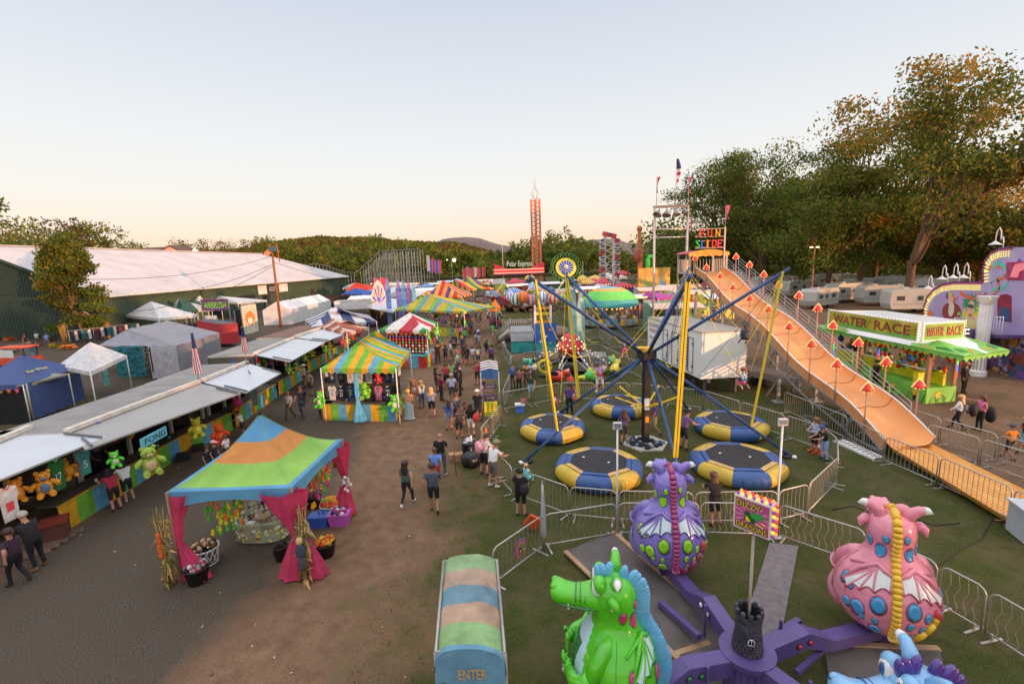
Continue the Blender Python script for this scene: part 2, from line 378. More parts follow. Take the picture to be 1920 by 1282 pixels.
# ================================================================ forest and hills
def forest():
 m=MB();r=random.Random(8)
 for row,(Y0,n)in enumerate(((262,84),(285,80),(315,76))):
  for i in range(n):
   px=480+(1360-480)*(i+r.random())/n;Yy=Y0+r.uniform(-12,12)
   top=462+14*math.sin(px*.021+row)+8*math.sin(px*.07)+r.uniform(-7,7)-8*(row-1)
   top+=13
   if px<760:top-=14
   if 760<px<900:top-=2
   if px>900:top-=7
   if 990<px<1130:top-=10
   if px>1240:top+=6
   g=PY(px,500,Yy);g.z=0;hh=HT(g,top);w=r.uniform(7,10);mt=r.choice([G1,G1,G1,G2,G2]if px<820 else[G1,G1,G1,G2])
   for k in range(7):
    a=r.random()*6.28;c=g+V((math.cos(a)*w*.5,math.sin(a)*w*.4,hh*(.25+.62*k/6)));s=w*(.75-.32*k/6)
    m.leaves(c,(s,s,hh*.14),60,1.5,mt,.3,rnd=r)
 for i in range(70):
  px=1215+760*i/70;Yy=r.uniform(105,135);g=PY(px,500,Yy);g.z=0;hh=HT(g,425-(px-1215)*.03+r.uniform(-18,18));w=5;mt=r.choice([G1,G1,G2])
  for k in range(7):c=g+V((r.uniform(-3,3),r.uniform(-2,2),hh*(.12+.76*k/6)));m.leaves(c,(w,w,hh*.13),60,.9,mt,.3,rnd=r)
 m.build('forest',kind='stuff',base=(0,262,0),label='dense green woodland closing the far end of the fairground',cat='woodland')
forest()
def hills():
 m=MB();gm=mat('5b4a30',.95,.3,.02);r=random.Random(5)
 def ridge(pts,Y,dep,name,card=None,cs=3.,n=0,mt=None,gmat=gm):
  m=MB();rows=[]
  top=[PY(x,y,Y)for x,y in pts]
  fine=[]
  for a,b in zip(top,top[1:]):
   for k in range(8):fine.append(lerp(a,b,k/8))
  fine.append(top[-1])
  for k in range(7):
   t=k/6;rows.append([V((p.x*(1-.28*(1-t)),Y-dep*(1-t),max(-3,(p.z+NZ.noise(p*.02)*3-(2 if n else 0))*math.sin(t*PI/2))))for p in fine])
  m.loft(rows,gmat,False,True,False);m.build(name,kind='structure',base=(0,Y,0))
  if n:
   q=MB()
   for _ in range(n):
    i=r.randrange(len(fine)-1);k=6*(1-r.random()**1.6*.8);k0=min(5,int(k));t=k-k0
    p=lerp(lerp(rows[k0][i],rows[k0+1][i],t),lerp(rows[k0][i+1],rows[k0+1][i+1],t),r.random())
    q.leaves(p+V((0,0,cs*.5)),(cs*1.3,cs,cs*.9),5,cs,r.choice(mt),.3,rnd=r)
   q.build(card,kind='stuff',base=(0,Y,0),label='autumn brown woodland covering the far hill',cat='woodland')
 ridge([(240,484),(330,478),(430,474),(500,466),(560,457),(610,452),(650,454),(700,452),(745,455),(800,461),(850,460),(930,478),(980,492)],620,300,'hills','hill_woods',4.2,6500,[G4,G2,G1,G4])
 far=mat('5d5350',.95,.2,.01,k=1.2)  # greyed hill colour stands in for distance haze; no air is built
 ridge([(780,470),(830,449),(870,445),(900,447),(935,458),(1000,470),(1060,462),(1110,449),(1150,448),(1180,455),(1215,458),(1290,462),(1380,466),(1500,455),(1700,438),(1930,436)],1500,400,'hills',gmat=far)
hills()
# trees beyond the right edge of the view (they throw the evening shade over the fair)
def belt():
 m=MB();r=random.Random(4)
 for i in range(52):
  a=i/52;y=-150+a*245;x=95+(45 if y>-45 else 0)+r.uniform(-9,9)
  if i%9==4:continue
  hh=r.uniform(22,28)if y<-45 else r.uniform(9,19)
  for k in range(6):
   c=V((x+r.uniform(-2.5,2.5),y+r.uniform(-2.5,2.5),hh*(.14+.74*k/5)));s=4.6-.45*k;m.leaves(c,(s,s,hh*.13),75,1.7,G1,.2,rnd=r)
  m.tube([(x,y,0),(x,y,hh*.7)],[.5,.2],BK,6)
 m.build('tree_belt',kind='stuff',label='tall dark wood along the right side of the fairground',cat='woodland')
belt()
# ================================================================ hall
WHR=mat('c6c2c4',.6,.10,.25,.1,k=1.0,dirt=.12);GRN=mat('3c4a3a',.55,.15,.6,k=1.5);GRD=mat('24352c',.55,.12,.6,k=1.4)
def hall():
 ax=V((.03,.99955,0));pr=V((-ax.y,ax.x,0))   # pr points left
 c0=V((-55.6,64,0));Ln=89;Wd=34;eh=5.75;rh=13.0
 t=thing('exhibition_hall','long dark green hall with a pale white metal roof on the left','building',c0)
 def q(l,w,z):return c0+ax*l+pr*w+V((0,0,z))
 w=MB();w.poly([q(0,0,0),q(Ln,0,0),q(Ln,0,eh),q(0,0,eh)][::-1],GRN)
 for i in range(int(Ln/.45)):
  a=i*.45;w.slab([q(a,0,.1),q(a+.09,0,.1),q(a+.09,0,eh-.05),q(a,0,eh-.05)],-pr*.04,GRN)
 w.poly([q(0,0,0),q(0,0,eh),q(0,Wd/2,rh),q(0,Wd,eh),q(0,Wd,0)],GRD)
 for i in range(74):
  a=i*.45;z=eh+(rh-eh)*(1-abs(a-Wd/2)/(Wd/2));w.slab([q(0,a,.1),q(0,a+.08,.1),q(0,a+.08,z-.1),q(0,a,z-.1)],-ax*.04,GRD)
 w.poly([q(Ln,0,0),q(Ln,Wd,0),q(Ln,Wd,eh),q(Ln,0,eh)][::-1],GRN);w.poly([q(0,Wd,0),q(Ln,Wd,0),q(Ln,Wd,eh),q(0,Wd,eh)],GRN)
 w.build('wall',t)
 rf=MB();hip=Ln-17
 def slab(pts):rf.slab(pts,.18,WHR)
 slab([q(-.8,-.9,eh-.15),q(Ln+.9,-.9,eh-.15),q(hip,Wd/2,rh),q(-.8,Wd/2,rh)])
 slab([q(-.8,Wd+.9,eh-.15),q(-.8,Wd/2,rh),q(hip,Wd/2,rh),q(Ln+.9,Wd+.9,eh-.15)])
 slab([q(Ln+.9,-.9,eh-.15),q(Ln+.9,Wd+.9,eh-.15),q(hip,Wd/2,rh)])
 for i in range(int(Ln/1.0)):
  a=i*1.0;f=1 if a<hip else(Ln-a)/(Ln-hip)
  rf.bar(q(a,-.88,eh-.12),lerp(q(a,-.88,eh-.12),q(a,Wd/2,rh+.02),f),.05,WHR,.05)
 rf.bar(q(-.8,Wd/2,rh+.1),q(hip,Wd/2,rh+.1),.5,WHR,.15)
 rf.build('roof',t)
 g=MB();g.bar(q(-.8,-1.0,eh-.25),q(Ln,-1.0,eh-.25),.16,mat('b9b7b0',.5));g.build('gutter',t)
 tr=MB();tr.bar(q(-.85,-.9,eh-.2),q(-.85,Wd/2,rh-.05),.12,GRD,.35);tr.build('rake_trim',t)
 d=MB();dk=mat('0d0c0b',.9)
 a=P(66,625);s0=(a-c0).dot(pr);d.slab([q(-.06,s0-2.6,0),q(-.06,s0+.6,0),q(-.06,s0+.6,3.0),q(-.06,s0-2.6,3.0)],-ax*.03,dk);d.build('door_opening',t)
 for l0 in(22,40,63,84):
  d=MB();d.slab([q(l0,-.06,0),q(l0+2.6,-.06,0),q(l0+2.6,-.06,3),q(l0,-.06,3)],-pr*.04,mat('2a2622',.8));d.build('side_door',t)
 # notice boards
 def board(l,wd,z,h,m,lab,txt=None,tm=None):
  o=thing('wall_sign',lab,'sign',q(l,-.12,z));b=MB();b.slab([q(l,-.1,z),q(l+wd,-.1,z),q(l+wd,-.1,z+h),q(l,-.1,z+h)],-pr*.06,m);b.build('board',o)
  if txt:
   b=MB();b.text(txt,tm,q(l+.1*wd,-.17,z+h*.25),ax,(0,0,1),wd*.8,h*.5);b.build('lettering',o)
 wt=mat('d8d4cc',.5);dk2=mat('2c3036',.5)
 board(38,3.4,3.2,1.9,wt,'blank white notice board high on the green hall wall, left of the dark board')
 board(42,4.2,3.2,1.9,dk2,'dark grey board with white lines between two white boards on the hall','GAMES\nPRIZES',wt)
 board(46.8,4,3.2,1.9,wt,'white notice board right of the dark board on the green hall wall')
 board(30.5,6,.2,3.2,mat('1b1c1f',.5),'tall black sign with white emblem leaning at the hall wall','Boutique',wt)
hall()
def far_house():
 b=PY(325,500,175);b.z=0;t=thing('pink_house','pinkish gabled house showing above the hall roof','house',b)
 wl=mat('c79a8c',.7,.1,.6);rf=mat('4d3a36',.8);z0=HT(b,480);z1=HT(b,461)
 m=MB();w=7;m.poly([b+V((-w,0,0)),b+V((w,0,0)),b+V((w,0,z0)),b+V((0,0,z1)),b+V((-w,0,z0))],wl);m.box(b+V((-6,6.1,z0*.5)),(26,12,z0),wl);m.build('wall',t)
 m=MB()
 for s in(-1,1):m.slab([b+V((0,-.6,z1+.3)),b+V((s*(w+1),-.6,z0-.5)),b+V((s*(w+1),10,z0-.5)),b+V((0,10,z1+.3))],.25,rf)
 m.slab([b+V((-19,-.2,z0+.1)),b+V((-1,-.2,z0+.1)),b+V((-1,6,z1)),b+V((-19,6,z1))],.25,rf);m.build('roof',t)
 for x in(-2,0,2):m=MB();m.box(b+V((x,-.05,z0*.97)),(.9,.1,1.3),mat('d9d0c8',.4));m.build('window',t)
 b=PY(368,490,170);z=HT(b,476)
 def f(m):m.box((b.x,b.y,z/2),(2.4,2.4,z),rf);m.lathe([(2.1,z),(0.05,HT(b,464))],(b.x,b.y,0),mat('d9cfc4',.5),4,False)
 one('roof_cupola','small white capped cupola right of the pink house','cupola',f)
far_house()
# ================================================================ people
BONES={'pel':(0,0,.95),'spi':(0,-.01,1.13),'che':(0,-.01,1.31),'nek':(0,-.01,1.46),'hd0':(0,.01,1.55),'hd1':(0,.02,1.65),'hd2':(0,.01,1.72)}
POSES={
 #           elbow L     wrist L       elbow R      wrist R        knee L         ankle L       knee R       ankle R   bend
 'stand':((-.25,-.03,1.14),(-.24,.08,.92),(.25,-.03,1.14),(.25,.06,.92),(-.10,.02,.50),(-.11,-.02,.09),(.10,.03,.50),(.12,.02,.09),0),
 'hips':((-.33,-.06,1.18),(-.19,.04,1.02),(.25,-.03,1.14),(.22,.14,.98),(-.10,.02,.50),(-.13,.0,.09),(.10,.03,.50),(.12,.05,.09),0),
 'walk':((-.25,.10,1.15),(-.23,.26,.98),(.25,-.14,1.17),(.26,-.16,.93),(-.10,.0,.50),(-.10,-.30,.14),(.09,.18,.53),(.09,.25,.10),0),
 'walk2':((-.26,-.13,1.16),(-.25,-.08,.93),(.24,.08,1.15),(.2,.27,1.05),(-.09,.13,.52),(-.09,.14,.09),(.10,.06,.51),(.11,-.20,.12),.01),
 'hold':((-.24,.06,1.15),(-.10,.30,1.15),(.24,.06,1.15),(.08,.30,1.17),(-.10,.02,.50),(-.11,-.02,.09),(.10,.03,.50),(.12,.02,.09),0),
 'lean':((-.25,.20,1.17),(-.16,.44,1.10),(.25,.20,1.17),(.16,.44,1.10),(-.10,.0,.50),(-.11,-.08,.09),(.12,.06,.50),(.14,.0,.09),.12),
 'point':((-.24,-.02,1.15),(-.12,.2,1.12),(.30,.22,1.40),(.36,.48,1.48),(-.10,.02,.50),(-.11,-.02,.09),(.10,.03,.50),(.12,.02,.09),0),
 'sit':((-.26,.04,1.17),(-.22,.22,1.02),(.26,.04,1.17),(.2,.22,1.02),(-.12,.42,.93),(-.13,.40,.50),(.12,.42,.93),(.14,.44,.50),0),
 'jump':((-.36,.10,1.36),(-.32,.16,1.60),(.36,.10,1.36),(.32,.16,1.60),(-.13,.10,.55),(-.18,-.06,.16),(.15,.06,.52),(.20,-.05,.12),0),
 'swing':((-.30,.16,1.38),(-.20,.20,1.62),(.34,.10,1.36),(.34,.16,1.60),(-.24,.30,.82),(-.20,-.08,.72),(.24,.30,.82),(.22,-.06,.70),.05)}
REG=[('pel','spi',1),('spi','che',1),('che','nek',1),('nek','hd0',0),('hd0','hd1',0),('hd1','hd2',0)]
def body_mesh(pose):
 eL,wL,eR,wR,kL,aL,kR,aR,bend=POSES[pose]
 B={k:V(v)for k,v in BONES.items()}
 for s,e,w,k,a in((-1,eL,wL,kL,aL),(1,eR,wR,kR,aR)):
  t='L' if s<0 else 'R';e,w,k,a=V(e),V(w),V(k),V(a)
  B['sh'+t]=V((s*.175,-.01,1.39));B['el'+t]=e;B['wr'+t]=w;d=(w-e).normalized();B['pa'+t]=w+d*.085
  B['hi'+t]=V((s*.095,0,.88));B['kn'+t]=k;B['an'+t]=a;sd_=(a-k).normalized();fo=V((0,1,0))if a.z<.3 and sd_.z<-.75 else(V((0,.5,-.6))if pose=='sit' else V((0,-.4,-.6)))
  B['he'+t]=a+V((0,-.03,-.05))if a.z<.3 else a-fo*.02;B['to'+t]=a+V((s*.02,0,-.055))+fo.normalized()*.15
  q=V((0,1,0))-d*d.y
  if q.length<.2:q=V((1,0,0))-d*d.x
  q.normalize();pn=d.cross(q)
  for i,(o,ln)in enumerate(((-.030,.062),(-.010,.075),(.010,.072),(.028,.055))):
   B['f%d%s'%(i,t)]=w+d*.085+q*o;B['g%d%s'%(i,t)]=w+d*(.085+ln*.55)+q*o*1.15;B['h%d%s'%(i,t)]=w+d*(.085+ln*.92)+q*o*1.15+pn*.018*(-s)
  B['t0'+t]=w+d*.035-q*.035;B['t1'+t]=w+d*.075-q*.062
 if bend:
  for k in B:
   if B[k].z>.93 and not k[:2]in('kn','an','to','he'):B[k]=B[k]+V((0,(B[k].z-.93)*bend*2.2,-(B[k].z-.93)*bend*.35))
 Rr={'pel':.135,'spi':.125,'che':.140,'nek':.062,'hd0':.062,'hd1':.098,'hd2':.066,'sh':.066,'el':.043,'wr':.030,'pa':.034,'hi':.105,'kn':.062,'an':.042,'he':.042,'to':.036,'f':.0095,'g':.009,'h':.0075,'t0':.014,'t1':.010}
 E=[('pel','spi'),('spi','che'),('che','nek'),('nek','hd0'),('hd0','hd1'),('hd1','hd2')]
 for t in 'LR':
  E+=[('che','sh'+t),('sh'+t,'el'+t),('el'+t,'wr'+t),('wr'+t,'pa'+t),('pel','hi'+t),('hi'+t,'kn'+t),('kn'+t,'an'+t),('an'+t,'he'+t),('an'+t,'to'+t),('wr'+t,'t0'+t),('t0'+t,'t1'+t)]
  for i in range(4):E+=[('pa'+t,'f%d%s'%(i,t)),('f%d%s'%(i,t),'g%d%s'%(i,t)),('g%d%s'%(i,t),'h%d%s'%(i,t))]
 ks=list(B);ix={k:i for i,k in enumerate(ks)}
 me=bpy.data.meshes.new('b');me.from_pydata([tuple(B[k])for k in ks],[(ix[a],ix[b])for a,b in E],[])
 ob=bpy.data.objects.new('b',me);COL.objects.link(ob);ob.modifiers.new('s','SKIN');sb=ob.modifiers.new('u','SUBSURF');sb.levels=1;sb.render_levels=1
 for i,k in enumerate(ks):
  d=me.skin_vertices[0].data[i];r=Rr.get(k)or Rr.get(k[:2])or Rr.get(k[0]);d.radius=(r*1.0,r*(.78 if k in('pel','spi','che')else 1))if k not in('pel','spi','che')else(r*1.18,r*.82);d.use_root=(k=='pel')
 o2=bpy.data.meshes.new_from_object(ob.evaluated_get(bpy.context.evaluated_depsgraph_get()));bpy.data.objects.remove(ob)
 SG=[('pel','spi',1,1),('spi','che',1,1),('che','nek',1,0),('nek','hd1',0,0),('hd1','hd2',0,0)]
 for t in 'LR':SG+=[('che','sh'+t,1,1),('sh'+t,'el'+t,2,3),('el'+t,'wr'+t,3,3),('wr'+t,'pa'+t,0,0),('pa'+t,'g1'+t,0,0),('pel','hi'+t,4,4),('hi'+t,'kn'+t,4,5),('kn'+t,'an'+t,6,6),('an'+t,'to'+t,7,7),('an'+t,'he'+t,7,7)]
 mi=[]
 for p in o2.polygons:
  c=p.center;bs=9;rg=0
  for a,b,r0,r1 in SG:
   A,Bb=B[a],B[b];d=Bb-A;t=max(0,min(1,(c-A).dot(d)/d.length_squared));ds=(c-A-d*t).length-.9*((Rr.get(a)or Rr.get(a[:2])or .01)*(1-t)+(Rr.get(b)or Rr.get(b[:2])or .01)*t)
   if ds<bs:bs=ds;rg=r0 if t<.62 else r1
   if ds==bs and a=='pel' and b=='spi':rg=4 if c.z<.99 else 1
   if ds==bs and a[:2]=='kn' and t>.9:rg=7
  mi.append(rg)
 o2.polygons.foreach_set('material_index',mi);o2.polygons.foreach_set('use_smooth',[True]*len(mi))
 for i in range(8):o2.materials.append(SKIN[0])
 return o2,B
SKIN=[mat('9c6c56',.6,.05,3,k=1.15),mat('ac7d68',.6,.05,3,k=1.15),mat('7a5242',.6,.05,3,k=1.4)]
HAIRC={'dark':mat('2a1c17',.55,.3,20),'brown':mat('4a3022',.55,.3,20),'blond':mat('b08a58',.5,.3,20),'grey':mat('8c8580',.6,.3,20),'red':mat('74401f',.55,.3,20),'black':mat('15110f',.5,.3,20)}
PM={};HM={}
def pc(h):return mat(h,.85,.16,9,.25)
def hair_mesh(kind,hc,B,key):
 if(kind,hc,key)in HM:return HM[(kind,hc,key)]
 m=MB();c=B['hd1']+V((0,-.012,.012));h=HAIRC.get(hc)or pc(hc)
 def cap(r,z0,mt):
  m.loft([[c+V((math.cos(a)*r*math.sqrt(max(0,1-(z/r)**2)),math.sin(a)*r*1.12*math.sqrt(max(0,1-(z/r)**2))-.008,z+(.035*max(0,math.sin(a))if z<.03 else 0)))for a in[2*PI*j/14 for j in range(14)]]for z in[z0,z0*.4+.01,.04,.075,.1,r*.985]],mt)
 if kind=='cap':
  cap(.118,.0,h);m.slab([c+V((-.07,.08,.02)),c+V((.07,.08,.02)),c+V((.055,.19,.0)),c+V((-.055,.19,.0))],.012,h)
 elif kind=='hat':
  cap(.12,.0,h);m.lathe([(.12,.02),(.20,.0),(.20,.012),(.12,.035)],c,h,14)
 elif kind=='short':cap(.115,-.03,h)
 elif kind=='bun':cap(.117,-.05,h);m.ell(c+V((0,-.10,.10)),.05,h,8,6)
 else:
  cap(.118,-.06,h)
  if kind=='long':
   rg=[]
   for k in range(6):
    z=.02-k*.085;w=(.10,.112,.115,.12,.11,.07)[k];y=(-.02,-.055,-.085,-.10,-.105,-.10)[k];d=(.09,.07,.055,.045,.04,.03)[k]
    rg.append([c+V((math.cos(a)*w,y+math.sin(a)*d,z))for a in[2*PI*j/12 for j in range(12)]])
   m.loft(rg,h)
  if kind=='tail':m.tube([c+V((0,-.10,.05)),c+V((0,-.16,.03)),c+V((0,-.17,-.08)),c+V((0,-.15,-.2))],[.03,.035,.03,.012],h,8)
 me=bpy.data.meshes.new('hair');me.from_pydata([tuple(v)for v in m.v],[],m.f)
 for q in m.mats:me.materials.append(q)
 me.polygons.foreach_set('use_smooth',m.s);HM[(kind,hc,key)]=me;return me
def person(loc,h,face,pose,top,bot,label,hair='short',hc='dark',sl='tee',bt='pants',skin=0,shoe='2b2928',group=None,harness=None):
 """loc = ground point (vector) or pixel pair; face in degrees, 0 = away from the camera, 90 = to the left"""
 if len(loc)==2:loc=P(*loc)
 if pose not in PM:PM[pose]=body_mesh(pose)
 me,B=PM[pose];s=h/1.76
 o=bpy.data.objects.new('person',me);COL.objects.link(o);o.location=loc;o.rotation_euler=(0,0,rad(face));o.scale=(s*1.12,s*1.08,s)
 sk=SKIN[skin];t=pc(top);b=pc(bot);tr=[sk,t,t if sl!='tank' else sk,t if sl=='long' else sk,b,b if bt!='short' else b,b if bt=='pants' else sk,pc(shoe)]
 if bt=='skirt':tr[5]=sk
 for i in range(8):o.material_slots[i].link='OBJECT';o.material_slots[i].material=tr[i]
 o['label']=label;o['category']='person'
 if group:o['group']=group
 MW[o.name]=Matrix.Translation(V(loc))@Matrix.Rotation(rad(face),4,'Z')
 def child(n,me2):
  c=bpy.data.objects.new(n,me2);COL.objects.link(c);c.parent=o;return c
 if hair:child('cap' if hair in('cap','hat')else 'hair',hair_mesh(hair,hc,B,pose))
 if hair in('cap','hat'):child('hair',hair_mesh('short','brown',B,pose))
 if bt in('skirt','dress'):
  m=MB();dz=.05 if bt=='dress' else .52
  m.loft([[V((math.cos(a)*w*1.12*(1+.05*math.sin(a*7)*(k>1)),math.sin(a)*w*.86*(1+.05*math.sin(a*7)*(k>1)),z))for a in[2*PI*j/28 for j in range(28)]]for k,(w,z)in enumerate([(.128,1.06),(.155,.95),(.19,.8),(.235 if bt=='skirt' else .2,dz+.1),(.25,dz)])],b,False)
  me2=bpy.data.meshes.new('skirt');me2.from_pydata([tuple(v)for v in m.v],[],m.f);me2.materials.append(b if bt=='skirt' or not harness else harness);me2.polygons.foreach_set('use_smooth',m.s);child('skirt' if bt=='skirt' else 'dress',me2)
 elif harness:
  m=MB();hm=pc(harness)
  for z,w in((1.03,.165),(1.10,.16)):m.loft([[V((math.cos(a)*w*1.08,math.sin(a)*w*.8-.005,z+dz))for a in[2*PI*j/14 for j in range(14)]]for dz in(-.022,.022)],hm,False)
  for sx in(-1,1):m.tube([(sx*.10,.13,1.05),(sx*.11,.12,1.32),(sx*.12,0,1.475),(sx*.11,-.135,1.3),(sx*.09,-.14,1.05)],.02,hm,5);m.tube([(sx*.15,.05,1.03),(sx*.17,.09,.88),(sx*.12,-.03,.8),(sx*.12,-.12,.9),(sx*.15,-.1,1.03)],.02,hm,5)
  me2=bpy.data.meshes.new('harness');me2.from_pydata([tuple(v)for v in m.v],[],m.f);me2.materials.append(hm);me2.polygons.foreach_set('use_smooth',m.s);child('harness',me2)
 return o
ZZ=mat('6fb6b4',.85,.1,3)
def zigzag():
 m=bpy.data.materials.new('chevron_cloth');m.use_nodes=True;nt=m.node_tree;N=nt.nodes;L=nt.links;b=N['Principled BSDF'];b.inputs['Roughness'].default_value=.8
 tc=N.new('ShaderNodeTexCoord');sx=N.new('ShaderNodeSeparateXYZ');L.new(tc.outputs['Object'],sx.inputs[0])
 def ma(op,a,c,c2=None):
  n=N.new('ShaderNodeMath');n.operation=op
  for i,q in enumerate((a,c,c2)):
   if q is None:continue
   if isinstance(q,(int,float)):n.inputs[i].default_value=q
   else:L.new(q,n.inputs[i])
  return n.outputs[0]
 x=ma('PINGPONG',ma('ADD',sx.outputs[0],sx.outputs[1]),.05);z=ma('ADD',sx.outputs[2],x);f=ma('GREATER_THAN',ma('FRACT',ma('MULTIPLY',z,10),0),.5)
 mx=N.new('ShaderNodeMix');mx.data_type='RGBA';L.new(f,mx.inputs[0]);mx.inputs[6].default_value=(.7,.7,.66,1);mx.inputs[7].default_value=(.02,.25,.27,1);L.new(mx.outputs[2],b.inputs['Base Color']);return m
ZZ=zigzag()
